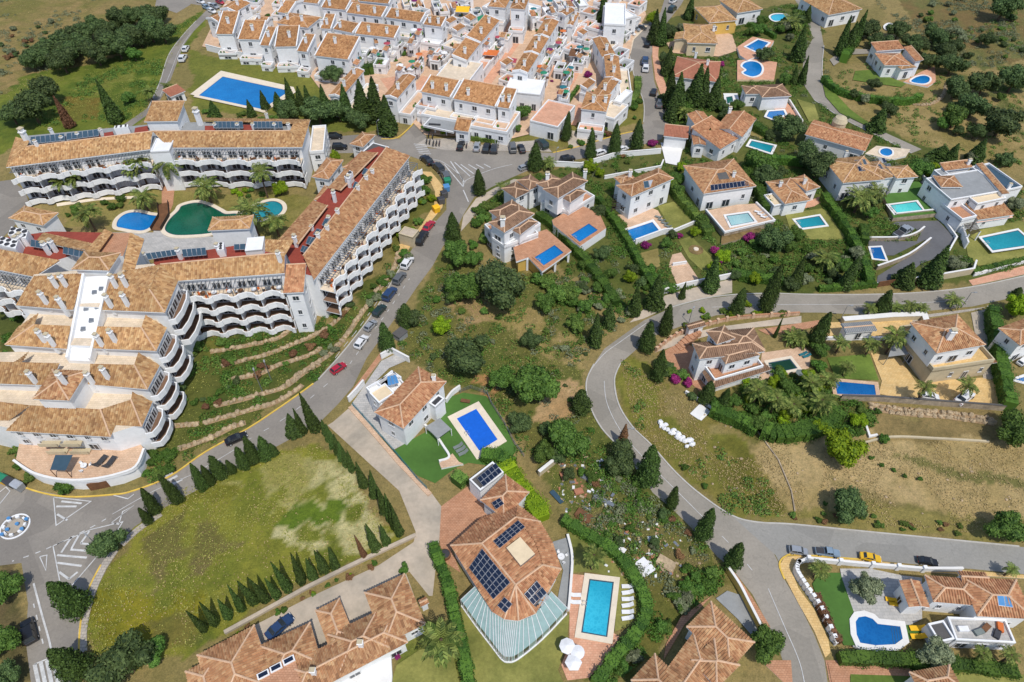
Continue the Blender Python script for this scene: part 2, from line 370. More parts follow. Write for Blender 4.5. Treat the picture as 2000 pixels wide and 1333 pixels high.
# ------------------------------------------------------------------ flat ground pieces
LAYER = [0.012]
def nextz(): LAYER[0] += 0.004; return LAYER[0]
EXCL = []
def sheet(name, pts, mat, z=None, smooth=False, kind='structure', label=None):
    w = PL(pts)
    if smooth: w = smooth_line(w, 5, True)
    mb = MB(); z = nextz() if z is None else z
    w = ccw(w); EXCL.append(w); mb.add([(p.x, p.y, z) for p in w]); o = mb.build(name, M[mat]); tag(o, label=label, kind=kind); return o
def slab(name, pts, mat, z0=0.0, h=0.12, wall='white', smooth=False, kind='structure', label=None):
    """raised level: px points are read on its top"""
    w = PL(pts, z0 + h)
    if smooth: w = smooth_line(w, 5, True)
    EXCL.append(w); mb = MB(); mb.prism(w, z0 - 0.0, z0 + h, 0, top=0, side=1, bottom=False)
    o = mb.build(name, [M[mat], M[wall]]); tag(o, label=label, kind=kind); return o
def line_mark(pts, w=0.14, dash=None, gap=None, name='road_marking', smooth=True, mat='paint', z=0.075):
    L = PL(pts); L = smooth_line(L, 6) if smooth and len(L) > 2 else L
    mb = MB()
    if dash:
        d = 0.0; pts2 = []
        for a, b in zip(L, L[1:]):
            n = max(1, int((b - a).length / 0.25))
            for k in range(n): pts2.append(a.lerp(b, k / n))
        cur = []; acc = 0.0
        for a, b in zip(pts2, pts2[1:]):
            acc += (b - a).length; ph = acc % (dash + gap)
            if ph < dash: cur.append(a)
            elif len(cur) > 1: ribbon(mb, cur, w, z); cur = []
            else: cur = []
    else: ribbon(mb, L, w, z)
    return tag(mb.build(name, M[mat]), kind='structure')
def ribbon(mb, L, w, z):
    a, b = offset_line(L, w / 2), offset_line(L, -w / 2)
    for i in range(len(L) - 1): mb.add([(b[i].x, b[i].y, z),(b[i + 1].x, b[i + 1].y, z),(a[i + 1].x, a[i + 1].y, z),(a[i].x, a[i].y, z)])
def kerb(pts, mat='kerb', w=0.22, h=0.13, smooth=True, name='kerb'):
    L = PL(pts); L = smooth_line(L, 5) if smooth else L
    mb = MB(); mb.strip(L, w, 0.0, h + 0.05); return tag(mb.build(name, M[mat]), kind='structure')
def wall(name, pts, label, h=1.6, w=0.3, mat='white', z0=0.0, cat='wall', smooth=False, group=None, top=None, pillars=0, cap=True):
    L = PL(pts, z0); L = smooth_line(L, 4) if smooth else L
    root = thing(name, label, cat, L[0], group)
    mb = MB(); mb.strip(L, w, z0, z0 + h); mb.build('wall_panel', M[mat], root)
    if cap: mb = MB(); mb.strip(L, w + 0.12, z0 + h - 0.02, z0 + h + 0.1); mb.build('coping', M[top or 'wcoping'], root)
    if pillars:
        d = sum((b - a).length for a, b in zip(L, L[1:])); k = 0
        for a, b in zip(L, L[1:]):
            n = max(1, int((b - a).length / pillars))
            for i in range(n):
                p = a.lerp(b, i / n); mb = MB(); mb.box((p.x, p.y, z0), w + 0.3, w + 0.3, h + 0.45, math.atan2(b.y - a.y, b.x - a.x)); mb.build('pillar', M[mat], root)
    return root
def fence(name, pts, label, h=1.2, mat='metal', z0=0.0, step=2.0, rails=3, group=None):
    L = PL(pts, z0); root = thing(name, label, 'fence', L[0], group)
    for r in range(rails):
        mb = MB()
        for a, b in zip(L, L[1:]): mb.tube(a + Vector((0,0, h * (r + 1) / rails)), b + Vector((0,0, h * (r + 1) / rails)),0.035, n=4)
        mb.build('rail', M[mat], root)
    for a, b in zip(L, L[1:]):
        n = max(1, int((b - a).length / step))
        for i in range(n):
            p = a.lerp(b, i / n); mb = MB(); mb.box((p.x, p.y, z0),0.08,0.08, h + 0.05); mb.build('post', M[mat], root)
    return root
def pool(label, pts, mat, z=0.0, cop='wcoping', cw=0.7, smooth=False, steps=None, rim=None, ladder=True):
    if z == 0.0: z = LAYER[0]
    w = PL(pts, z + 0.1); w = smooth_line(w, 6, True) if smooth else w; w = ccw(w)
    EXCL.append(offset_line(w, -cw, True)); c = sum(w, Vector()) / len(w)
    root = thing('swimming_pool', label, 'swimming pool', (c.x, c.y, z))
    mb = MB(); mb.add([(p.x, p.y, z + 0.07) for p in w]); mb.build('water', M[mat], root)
    if mat != 'pcover': mb = MB(); mb.strip(w, .22, z + .06, z + .078, closed=True, off=.11); mb.build('waterline_shade', M['pdeep' if mat in ('pblue', 'pdeep') else 'collector'], root)  # waterline band in a darker tone, painted shading inside the pool edge
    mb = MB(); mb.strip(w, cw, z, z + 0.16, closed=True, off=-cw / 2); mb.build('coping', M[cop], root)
    if steps:
        a, b, d = P(*steps[0], z + .1), P(*steps[1], z + .1), P(*steps[2], z + .1)
        for k in range(4):
            mb = MB(); t0 = k / 4; off = (d - a)
            q = [a + off * t0, b + off * t0, b + off * (t0 + 0.05), a + off * (t0 + 0.05)]
            mb.prism(q, z + 0.074, z + 0.082); mb.build('step', M['collector'], root)
    if ladder and not smooth:
        a, b = w[0], w[1]; p = a.lerp(b, 0.5); t = (b - a).normalized(); nrm = Vector((t.y, -t.x, 0))
        for s in (-0.3,0.3):
            mb = MB(); q = p + t * s
            mb.tube(q + nrm * 0.45 + Vector((0,0,0.05)), q + nrm * 0.4 + Vector((0,0,0.9)),0.04, n=5)
            mb.tube(q + nrm * 0.4 + Vector((0,0,0.9)), q - nrm * 0.15 + Vector((0,0,0.75)),0.04, n=5)
            mb.tube(q - nrm * 0.15 + Vector((0,0,0.75)), q - nrm * 0.15 + Vector((0,0,-0.02)),0.04, n=5); mb.build('ladder_rail', M['alu'], root)
    return root

# ------------------------------------------------------------------ roofs and houses
def clip_half(poly, f):                     # keep f(p) >= 0
    out = []
    for i in range(len(poly)):
        a, b = poly[i], poly[(i + 1) % len(poly)]; fa, fb = f(a), f(b)
        if fa >= 0: out.append(a)
        if (fa >= 0) != (fb >= 0): out.append(a.lerp(b, fa / (fa - fb)))
    return out
def tile_plane(mb, poly, pitch_w=0.42, rib=0.13):
    """a tiled slope: rows of barrel tiles run up from the eave poly[0]-poly[1]"""
    a, b = poly[0], poly[1]; u = (b - a).normalized()
    n = Vector((0,0,0))
    for i in range(len(poly)):
        p, q = poly[i], poly[(i + 1) % len(poly)]; n += p.cross(q)
    n.normalize()
    if n.z < 0: n = -n
    v = n.cross(u).normalized(); c = poly[0]
    us = [(p - c).dot(u) for p in poly]; u0, u1 = min(us), max(us)
    prof = ((0.0,0.0),(0.3,0.0),(0.45,1.0),(0.8,1.0),(1.0,0.0))
    k = math.floor(u0 / pitch_w)
    while k * pitch_w < u1:
        for (s0, h0),(s1, h1) in zip(prof, prof[1:]):
            x0, x1 = (k + s0) * pitch_w, (k + s1) * pitch_w
            if x1 <= u0 or x0 >= u1: continue
            q = clip_half(clip_half(poly, lambda p: (p - c).dot(u) - x0), lambda p: x1 - (p - c).dot(u))
            if len(q) < 3: continue
            o = []; uv = []
            for p in q:
                uu = (p - c).dot(u); vv = (p - c).dot(v); h = lerp(h0, h1,(uu - x0) / (x1 - x0)) * rib
                o.append(p + n * h); uv.append((min(max(uu, x0 + .001), x1 - .001) * .28 / pitch_w, vv * .7))
            nn = (o[1] - o[0]).cross(o[2] - o[0])
            if nn.z < 0: o.reverse(); uv.reverse()
            mb.add(o, 0, uv)
        k += 1
def rect3(A, B, C, z):
    a, b, c = P(*A, z), P(*B, z), P(*C, z); u = (b - a).normalized(); n = Vector((-u.y, u.x, 0)); d = (c - a).dot(n)
    if d < 0: a, b, u, n, d = b, a, -u, -n, -d
    return [a, b, b + n * d, a + n * d]
def in_poly(p, poly):
    c = False; n = len(poly); j = n - 1
    for i in range(n):
        if (poly[i].y > p.y) != (poly[j].y > p.y) and p.x < (poly[j].x - poly[i].x) * (p.y - poly[i].y) / (poly[j].y - poly[i].y) + poly[i].x: c = not c
        j = i
    return c
CAMV = Vector((0,0, CH))
def make_win_meshes():
    d = {}
    for nm, frame in (('window', 'frame'),('door', 'frame')):
        mb = MB()
        for x0, x1, z0, z1 in ((0,1,0,.09),(0,1,.91,1),(0,.08,.09,.91),(.92,1,.09,.91),(.47,.53,.09,.91)):
            mb.box(((x0 + x1) / 2 - .5,0.03, z0), x1 - x0,0.1, z1 - z0)
        if nm == 'window': mb.box((0,0.08,-0.07),1.15,0.22,0.07)
        f = mb.mesh(nm + '_frame', M['frame'])
        mb = MB(); mb.box((0,0.008,0.05),0.96,0.03,0.9); p = mb.mesh('pane', M['glass'])
        d[nm] = (f, p)
    return d
WIN = make_win_meshes()
def put_window(root, kind, pos, n, w, h):
    rz = math.atan2(n.y, n.x) - math.pi / 2
    f = inst(kind, WIN[kind][0], root, pos, rz, (w, 1, h)); inst('pane', WIN[kind][1], f, (0,0,0), local=True)
def mk_chimney():
    mb = MB(); mb.box((0,0,-1.0),0.7,0.55,2.4); mb.box((0,0,1.4),0.9,0.75,0.1)
    for s in (-.25,.25): mb.box((s, 0,1.5),0.2,0.5,0.28)
    mb.box((0,0,1.78),0.8,0.65,0.08, mi=1); return mb.mesh('chimney', [M['white'], M['beige']])
CHIM = mk_chimney()
FOOT = []
class House:
    def __init__(s, name, label, at, cat='house', group=None, tile='tile', wallm='white', z0=0.0, rng=1):
        s.root = thing(name, label, cat, P(*at, z0), group); s.planes = []; s.tile = M[tile]; s.wallm = M[wallm]; s.z0 = z0; s.ybase = at[1]
        s.r = random.Random(rng + at[0] * 7 + at[1]); s.k = S(at[1])
    def ridge(s, mb, a, b): mb.tube(a + Vector((0,0,.06)), b + Vector((0,0,.06)),0.17, n=6)
    def plane(s, poly):
        for i in range(1, len(poly) - 1): s.planes.append([poly[0], poly[i], poly[i + 1]])
    def roofmesh(s, polys, ridges, mat=None, fascia=0.22):
        mb = MB()
        for p in polys: tile_plane(mb, p); s.plane(p)
        mb.build('roof', mat or s.tile, s.root)
        mb = MB()
        for a, b in ridges: s.ridge(mb, a, b)
        if ridges: mb.build('ridge_cap', M['ridge'], s.root)
        mb = MB()
        for p in polys:
            a, b = p[0], p[1]; dz = Vector((0,0, fascia)); o = Vector((0,0,-0.012))
            mb.add([a - dz, b - dz, b + o, a + o])
            nn = (p[1] - p[0]).cross(p[2] - p[0]).normalized()
            if all(abs((q - p[0]).dot(nn)) < .08 for q in p): mb.add([q - dz for q in p][::-1])
        mb.build('eave', M['white'] if mat is None else M['white'], s.root)
    def block(s, kind, A, B, C, z, z0=None, pitch=0.34, ov=0.45, win=True, wallm=None, tile=None, top='grey', par=0.7, n=None, ends=True, rect=None, party=False):
        z0 = s.z0 if z0 is None else z0; R = rect or rect3(A, B, C, z); a, b, c, d = R; FOOT.append(R)
        W = s.wallm if wallm is None else M[wallm]; T = s.tile if tile is None else M[tile]
        L1, L2 = (b - a).length, (d - a).length
        if kind == 'flat': ov = 0.0
        ov = min(ov, 0.2 * min(L1, L2))
        u, v = (b - a).normalized(),(d - a).normalized()
        F = [a + u * ov + v * ov, b - u * ov + v * ov, c - u * ov - v * ov, d + u * ov - v * ov]
        mb = MB(); zt = z - 0.03
        up = Vector((0,0,1))
        if kind == 'flat':
            mb.prism(F, z0, zt - par, 0, bottom=False)
            w_ = MB(); w_.strip(F, 0.28, zt - par - 0.4, zt, closed=True, off=0.14); w_.build('parapet', W, s.root)
            f_ = MB(); f_.add([(p.x, p.y, zt - par + 0.015) for p in F]); f_.build('roof_deck', M[top], s.root)
            s.plane([Vector((p.x, p.y, zt - par)) for p in F]); s.top = [Vector((p.x, p.y, zt - par)) for p in F]
        elif kind == 'shed':
            zr = z + pitch * L2
            F3 = [F[0], F[1], F[2] + up * (pitch * (L2 - 2 * ov)), F[3] + up * (pitch * (L2 - 2 * ov))]
            mb.prism(F, z0, zt, 0, bottom=False)
            mb.add([F[1], F3[2],(F[2].x, F[2].y, zt)]); mb.add([F[0],(F[3].x, F[3].y, zt), F3[3]]); mb.add([(F[2].x, F[2].y, zt), F3[2], F3[3],(F[3].x, F[3].y, zt)])
            s.roofmesh([[a, b, c + up * (pitch * L2), d + up * (pitch * L2)]],[(c + up * pitch * L2, d + up * pitch * L2)], T)
        else:
            if kind == 'gableX' : swap = L1 >= L2
            else: swap = L1 < L2
            if swap: a, b, c, d = b, c, d, a; L1, L2 = L2, L1; u, v = v, -u
            h = pitch * L2 / 2; m0 = (a + d) / 2 + up * h; m1 = (b + c) / 2 + up * h
            mb.prism(F, z0, zt, 0, bottom=False)
            if kind in ('hip', 'pyr'):
                e = min(L2 / 2, L1 / 2 - 0.01) if kind == 'hip' else L1 / 2 - 0.01
                r0, r1 = m0 + u * e, m1 - u * e
                s.roofmesh([[a, b, r1, r0],[b, c, r1],[c, d, r0, r1],[d, a, r0]],[(a, r0),(d, r0),(b, r1),(c, r1),(r0, r1)], T)
            else:
                s.roofmesh([[a, b, m1, m0],[c, d, m0, m1]],[(m0, m1)], T)
                for m, p, q, sg in ((m0, d, a, 1),(m1, b, c, -1)):
                    p2, q2 = p + u * ov * sg, q + u * ov * sg; mm = m + u * ov * sg
                    mb.add([(p2.x, p2.y, zt),(q2.x, q2.y, zt),(mm.x, mm.y, mm.z - .12)])
        if party:
            zr_ = [(d, pitch * L2),(c, pitch * L2)] if kind == 'shed' else [((a + d) / 2, pitch * L2 / 2),((b + c) / 2, pitch * L2 / 2)]
            for lo, (hi, hz), sg in ((a, zr_[0],1),(b, zr_[1],-1)):
                for l2, in ((lo,),) if kind == 'shed' else ((lo,),(d if sg > 0 else c,)):
                    e = u * sg * .32; h2 = Vector((hi.x, hi.y, z + hz)); k1, k0 = Vector((0,0,.3)), Vector((0,0,-.4)); pw = MB()
                    pw.hull8([l2 + k0, l2 + e + k0, l2 + e + k1, l2 + k1],[h2 + k0, h2 + e + k0, h2 + e + k1, h2 + k1]); pw.build('party_wall', W, s.root)
        mb.build('wall', W, s.root)
        if win: s.windows(F, z0, z - (par if kind == 'flat' else 0.0) - 0.1, n)
        return R
    def windows(s, F, z0, z1, n=None):
        H = z1 - z0; st = n or max(1, round(H / (3.0 * s.k))); sh = H / st
        F = ccw(F)
        for i in range(4):
            a, b = F[i], F[(i + 1) % 4]; t = (b - a); L = t.length; t.normalize(); nn = Vector((t.y, -t.x, 0))
            if nn.dot(CAMV - (a + b) / 2) < 0 or L < 2.0 * s.k: continue
            cnt = max(1, int(L / (3.1 * s.k)))
            for k in range(st):
                for j in range(cnt):
                    if s.r.random() < 0.14: continue
                    p = a + t * (L * (j + 0.5) / cnt) + nn * 0.004
                    if k == 0 and s.r.random() < 0.4:
                        w, h = s.k * s.r.choice((1.2,1.8,2.0)), min(sh * 0.75,2.15 * s.k); p.z = z0 + k * sh + 0.12; put_window(s.root, 'door', p, nn, min(w, L * .8), h)
                    else:
                        w, h = s.k * s.r.choice((0.8,1.1,1.3)), min(sh * 0.5,1.25 * s.k); p.z = z0 + k * sh + sh * 0.36; put_window(s.root, 'window', p, nn, min(w, L * .7), h)
    def hit(s, x, y, dflt=3.0):
        d = ray(x, y); best = None
        for poly in s.planes:
            n = Vector((0,0,0))
            for i in range(len(poly)): n += poly[i].cross(poly[(i + 1) % len(poly)])
            c = poly[0]; dn = d.dot(n)
            if abs(dn) < 1e-9: continue
            t = (c - CAMV).dot(n) / dn; p = CAMV + d * t
            if in_poly(p, poly) and (best is None or t < best[0]): best = (t, p, n.normalized() if n.z > 0 else -n.normalized())
        if best: return best[1], best[2]
        return P(x, y, dflt), Vector((0,0,1))
    def chim(s, pts, k=None, rz=0.0):
        for x, y in pts:
            p, n = s.hit(x, y); kk = k or s.k; inst('chimney', CHIM, s.root, p, rz, (kk, kk, kk))
    def panels(s, quad, nx, ny, mat='solar', lift=0.12, name='solar_panel', gap=0.06, z=None):
        qv = [Vector((x, y, 0)) for x, y in quad]
        for i in range(nx):
            for j in range(ny):
                mx = qv[0].lerp(qv[1],(i + .5) / nx).lerp(qv[3].lerp(qv[2],(i + .5) / nx),(j + .5) / ny)
                n = s.hit(mx.x, mx.y)[1] if z is None else Vector((0,0,1))
                def at(fx, fy):
                    q = qv[0].lerp(qv[1], fx).lerp(qv[3].lerp(qv[2], fx), fy)
                    return (s.hit(q.x, q.y)[0] if z is None else P(q.x, q.y, z)) + n * lift
                e, g = gap / 2, gap / 2
                r = [at((i + e) / nx, (j + g) / ny), at((i + 1 - e) / nx, (j + g) / ny), at((i + 1 - e) / nx, (j + 1 - g) / ny), at((i + e) / nx, (j + 1 - g) / ny)]
                mb = MB(); mb.hull8([p - n * 0.05 for p in r],[p + n * 0.03 for p in r],1)
                ins = [p.lerp(sum(r, Vector()) / 4,0.07) + n * 0.036 for p in r]; mb.add(ins, 0)
                fix_up(mb); mb.build(name, [M[mat], M['alu']], s.root)
def fix_up(mb):
    f = mb.f[-1]; a, b, c = [Vector(mb.v[i]) for i in f[:3]]
    if (b - a).cross(c - a).z < 0: mb.f[-1] = f[::-1]

# ------------------------------------------------------------------ foliage
def leaves(name, pts, nrm, size, mat, seed, core=None, jitter=0.8):
    r = np.random.RandomState(seed); N = len(pts); pts = np.array(pts); nrm = np.array(nrm)
    n = nrm + r.normal(0, jitter, (N, 3)); n /= np.linalg.norm(n, axis=1)[:, None] + 1e-9
    t = np.cross(n, r.normal(0,1,(N, 3))); t /= np.linalg.norm(t, axis=1)[:, None] + 1e-9; b = np.cross(n, t)
    s = size * r.uniform(0.6,1.4, N)[:, None]
    V = np.stack([pts - t * s * 0.9, pts - b * s * 0.55, pts + t * s * 0.9, pts + b * s * 0.55],1).reshape(-1,3)
    F = np.arange(N * 4).reshape(-1,4)
    me = bpy.data.meshes.new(name); v = V.tolist(); f = F.tolist()
    if core:
        o = len(v); v += core[0]; f += [[i + o for i in q] for q in core[1]]
    me.from_pydata(v, [], f); me.materials.append(mat); me.update(); return me
def ico_core(c, rad, n=8, m=5):
    v = []; f = []
    for j in range(m + 1):
        ph = math.pi * j / m
        for i in range(n):
            th = 2 * math.pi * i / n; v.append([c[0] + rad[0] * math.sin(ph) * math.cos(th), c[1] + rad[1] * math.sin(ph) * math.sin(th), c[2] - rad[2] * math.cos(ph)])
    for j in range(m):
        for i in range(n): f.append([j * n + i, j * n + (i + 1) % n, (j + 1) * n + (i + 1) % n, (j + 1) * n + i])
    return v, f
def merge_core(cs):
    V, F = [],[]
    for v, f in cs: o = len(V); V += v; F += [[i + o for i in q] for q in f]
    return V, F
def mk_cypress(seed, mat, fat=0.0, N=2600, H=10.0, R=1.25):
    r = np.random.RandomState(seed); P_, Nn = [],[]
    ph = r.uniform(0,6.28,8)
    def rad(t, th):
        if fat: k = (min(1, t / 0.16 + 0.45)) * (1 - t) ** (0.62 if fat < 1 else 0.55) * 1.12
        else: k = min(1, t / 0.07 + 0.5) * (1 - t) ** 0.85 * 1.08
        return R * k * (1 + 0.10 * math.sin(3 * th + ph[0] + 9 * t) + 0.07 * math.sin(5 * th + ph[1] - 17 * t) + 0.05 * math.sin(9 * th + 31 * t))
    while len(P_) < N:
        t = r.uniform(0.01,1.0); th = r.uniform(0,6.283)
        if r.uniform() > rad(t, th) / R + 0.12: continue
        q = rad(t, th) * r.uniform(0.84,1.07); P_.append((q * math.cos(th), q * math.sin(th),0.25 + t * (H - .25)))
        Nn.append((math.cos(th), math.sin(th),0.35))
    prof = [(rad(t, th) * 0.84,0.25 + t * (H - .25)) for t, th in [(k / 8,0) for k in range(9)]]
    v = []; f = []
    for j in range(9):
        for i in range(8): th = 6.283 * i / 8; q = rad(j / 8, th) * 0.85; v.append([q * math.cos(th), q * math.sin(th),0.25 + j / 8 * (H - .3)])
    for j in range(8):
        for i in range(8): f.append([j * 8 + i, j * 8 + (i + 1) % 8,(j + 1) * 8 + (i + 1) % 8,(j + 1) * 8 + i])
    return leaves('cypress_crown', P_, Nn, 0.21, mat, seed, (v, f),0.6)
def mk_broad(seed, mat, N=5200, R=4.0, flat=0.8, lobes=19, size=0.26):
    r = np.random.RandomState(seed); P_, Nn, cores = [],[],[]
    cs = []
    for k in range(lobes):
        d = r.normal(0,1,3); d /= np.linalg.norm(d); d[2] = d[2] * 0.7 + 0.1; q = R * r.uniform(0.4,0.82)
        cs.append((d * q * np.array([1,1, flat]), R * r.uniform(0.2,0.42)))
    cs.append((np.zeros(3), R * 0.58))
    w = np.array([c[1] ** 2 for c in cs]); w /= w.sum()
    for k in r.choice(len(cs), N, p=w):
        c, q = cs[k]; d = r.normal(0,1,3); d /= np.linalg.norm(d); rr = q * (0.78 + 0.3 * r.uniform() ** 1.5)
        p = c + d * rr * np.array([1,1,0.9]); P_.append(p); Nn.append(d + np.array([0,0,.3]))
    for c, q in cs: cores.append(ico_core(c, (q * .78, q * .78, q * .7)))
    return leaves('tree_crown', P_, Nn, size, mat, seed, merge_core(cores),0.55)
def mk_trunk(seed, H, R, sp=1.0):
    r = random.Random(seed); mb = MB(); p = Vector((0,0,-0.2))
    for k in range(4):
        q = Vector((r.uniform(-.1,.1) * (k + 1) * sp, r.uniform(-.1,.1) * (k + 1) * sp, H * (k + 1) / 4)); mb.tube(p, q, R * (1 - .2 * k), R * (.8 - .2 * k),7, cap=False); p = q
    for k in range(5):
        t = r.uniform(0,6.28); b = Vector((0,0, H * r.uniform(.45,.8))); mb.tube(b, b + Vector((math.cos(t) * H * .45 * sp, math.sin(t) * H * .45 * sp, H * .4)), R * .4, R * .12,5)
    return mb.mesh('trunk', M['bark'])
def mk_frond(seed, L=3.0, droop=1.1):
    r = random.Random(seed); mb = MB(); n = 9; prev = None
    for k in range(n + 1):
        t = k / n; c = Vector((L * t * (1 - .12 * t * t),0, L * (0.42 * t - droop * 0.72 * t * t)))
        w = 0.05 + 0.52 * math.sin(math.pi * min(1, t * 0.86 + 0.12)) ** 0.8; dz = -0.35 * w
        if prev is not None:
            pc, pw, pz = prev
            for sg in (1,-1):
                a0 = pc + Vector((0,0,.02)); a1 = pc.lerp(c, .55) + Vector((0,0,.02))
                mb.add([a0, a1, c + Vector((.22, sg * w, dz)), pc + Vector((.25, sg * pw * .97, pz))] if sg < 0 else [a1, a0, pc + Vector((.25, sg * pw * .97, pz)), c + Vector((.22, sg * w, dz))])
        prev = (c, w, dz)
    return mb.mesh('frond', M['palm'])
FROND = [mk_frond(1), mk_frond(2,2.8,0.7), mk_frond(3,2.6,1.7)]
def mk_palm_crown():
    mb = MB(); r = random.Random(5)
    for k in range(26):
        fm = FROND[k % 3]; th = k * 2.39996; up = r.uniform(-.35,.75)
        mt = Matrix.Rotation(th, 4, 'Z') @ Matrix.Rotation(-up, 4, 'Y')
        for p in fm.polygons: mb.add([mt @ fm.vertices[i].co for i in p.vertices])
    return mb.mesh('palm_crown', M['palm'])
PALMC = mk_palm_crown()
def mk_palmtrunk():
    mb = MB(); prev = (0.26,-0.2)
    mb.lathe((0,0,0),[(0.34,-.2),(0.26,.3),(.2,.5),(.24,.55),(.19,1.0),(.22,1.05),(.18,1.5),(.21,1.55),(.17,2.0),(.2,2.05),(.17,2.5),(.2,2.55),(.17,3.0),(.3,3.1),(.3,3.35),(.05,3.5)],8)
    return mb.mesh('palm_trunk', M['bark'])
PALMT = mk_palmtrunk()
CYP = [mk_cypress(i, M['cypress']) for i in (1,2,3)]
CYPF = [mk_cypress(i, M['cypress'],0.6,2600,10,2.3) for i in (4,5,6)]
CYPR = [mk_cypress(7, M['rust'])]
BRO = {m: [mk_broad(i * 11 + j, M[m],4800) for j in range(3)] for i, m in enumerate(('broad', 'oak', 'bright', 'olive'))}
SHR = {m: [mk_broad(i * 13 + j + 100, M[m],1300,1.0,0.8,7,0.105) for j in range(2)] for i, m in enumerate(('shrub', 'hedge', 'bougain', 'rust', 'olive', 'bright', 'broad', 'oak'))}
TRK = [mk_trunk(i, 3.6,0.26) for i in range(3)]
CTRK = mk_trunk(9,1.6,0.16,0.3)
TN = [0]
def tree_at(name, label, cat, loc, crown, csc, cz=0.0, trunk=None, tsc=(1,1,1), group=None):
    TN[0] += 1; rz = (TN[0] * 2.4) % 6.28
    root = thing(name, label, cat, loc, group)
    root.rotation_euler = (random.uniform(-.05,.05), random.uniform(-.05,.05),0); q_ = random.uniform(.92,1.1); csc = (csc[0] * q_, csc[1] * random.uniform(.92,1.1), csc[2] * random.uniform(.94,1.05))
    if trunk: inst('trunk', trunk, root, (0,0,0), rz, tsc, local=True)
    inst('crown', crown, root, (0,0, cz), rz, csc, local=True); return root
def cypress(x, y, top, wpx, label, fat=False, group=None, kind='cypress', dead=False):
    b = P(x, y); h = height_to(b, top); m = mpp(b); r = wpx * m / 2; b = b + Vector((0, r * 0.55,0))
    h = height_to(b, top); lib, R = (CYPF, 2.3) if fat else (CYP, 1.25 if 'slim' not in label else 1.4)
    if dead: lib, R = CYPR, 1.25
    me = lib[TN[0] % len(lib)]; k = r / R
    h *= random.uniform(.94,1.16); k *= random.uniform(.8,1.06)
    return tree_at('cypress_tree', label, 'cypress', b, me, (k * 1.02, k * 1.02, h / 10),0, CTRK, (max(.4, k), max(.4, k), h / 10), group)
def broad(x, y, rpx, label, m='broad', ratio=1.0, cat='tree', group=None, name='broadleaf_tree'):
    """x, y, rpx: centre and radius of the crown as seen"""
    r = rpx * mpp(P(x, y)); hc = r * 1.02 * ratio; b = P(x, y, hc); b.z = 0; k = r / 4.0; rt = 0.95
    me = BRO[m][TN[0] % 3]
    return tree_at(name, label, cat, b, me, (k * 1.08, k * 1.08, k * rt * 1.1), hc, TRK[TN[0] % 3],(k * 1.3, k * 1.3, hc / 3.6), group)
def bush(x, y, rpx, label, m='shrub', cat=None, group=None, name=None, z0=0.0, sq=0.9):
    for w in ('potted bush', 'clipped round bush', 'clipped bush', 'flowering bush', 'vine bush', 'scrub bush', 'sapling', 'bougainvillea', 'bush', 'shrub'):
        if w in label: cat = cat or w; break
    cat = cat or 'shrub'; name = name or cat.replace(' ', '_')
    r = rpx * mpp(P(x, y)); b = P(x, y, z0 + r * 0.6); b.z = z0; me = SHR[m][TN[0] % 2]
    return tree_at(name, label, cat, b, me, (r * 1.05, r * 1.05, r * sq), r * 0.6, CTRK, (r * .3, r * .3, r * .4), group)
def palm(x, y, top, rpx, label, group=None, near=True):
    """x, y: foot; top: y of the crown centre; rpx: crown radius"""
    b = P(x, y); h = height_to(b, top); m = mpp(b); k = rpx * m / 2.7; TN[0] += 1
    root = thing('palm_tree', label, 'palm', b, group); ts = 0.6 + 0.4 * k
    inst('trunk', PALMT, root, (0,0,0),0,(ts, ts, h / 3.3), local=True)
    if near:
        r = random.Random(TN[0])
        for i in range(24):
            o = inst('frond', FROND[i % 3], root, (0,0, h),0,(k, k, k), local=True); o.rotation_euler = (0,-r.uniform(-.35,.8), i * 2.39996)
    else: inst('crown', PALMC, root, (0,0, h), TN[0],(k, k, k), local=True)
    return root
def hedge(pts, label, h=1.8, w=1.3, m='hedge', z0=0.0, cat='hedge', group=None, smooth=True, dens=26, size=0.16, name='hedge'):
    L = PL(pts, z0 + h * .7)
    if smooth and len(L) > 2: L = smooth_line(L, 4)
    r = np.random.RandomState(int(pts[0][0] * 3 + pts[0][1])); P_, N_ = [],[]
    root = thing(name, label, cat, (L[0].x, L[0].y, z0), group); mb = MB(); o = Vector((L[0].x, L[0].y, 0))
    LL = []
    for a, b in zip(L, L[1:]):
        n = max(1, int((b - a).length / 1.2))
        LL += [a.lerp(b, k / n) for k in range(n)]
    LL.append(L[-1])
    for a, b in zip(LL, LL[1:]):
        t = (b - a); ln = t.length
        if ln < 1e-5: continue
        t.normalize(); n = Vector((-t.y, t.x, 0)); hw = w * r.uniform(.8,1.15) / 2; hh_ = h * r.uniform(.86,1.1)
        for k in range(int(dens * ln * (w + 2 * h) / 2)):
            u = r.uniform(0, ln); s_ = r.uniform(-hh_, hh_ + 2 * hw)
            if s_ < 0: off, z, nn = -hw, -s_, -n
            elif s_ < 2 * hw: off, z, nn = s_ - hw, hh_, Vector((0,0,1))
            else: off, z, nn = hw, s_ - 2 * hw, n
            q = a + t * u + n * off * r.uniform(.85,1.12); P_.append((q.x - o.x, q.y - o.y, z * r.uniform(.93,1.06))); N_.append(tuple(nn + Vector((0,0,.3))))
        q = [a - n * hw * .8, b - n * hw * .8, b + n * hw * .8, a + n * hw * .8]; mb.prism([p - o for p in q],0.0, hh_ * .86)
    me = leaves('foliage', P_, N_, size, M[m],3,(mb.v, [list(f) for f in mb.f]),0.6)
    ob = bpy.data.objects.new('foliage', me); COL.objects.link(ob); ob.parent = root; return root

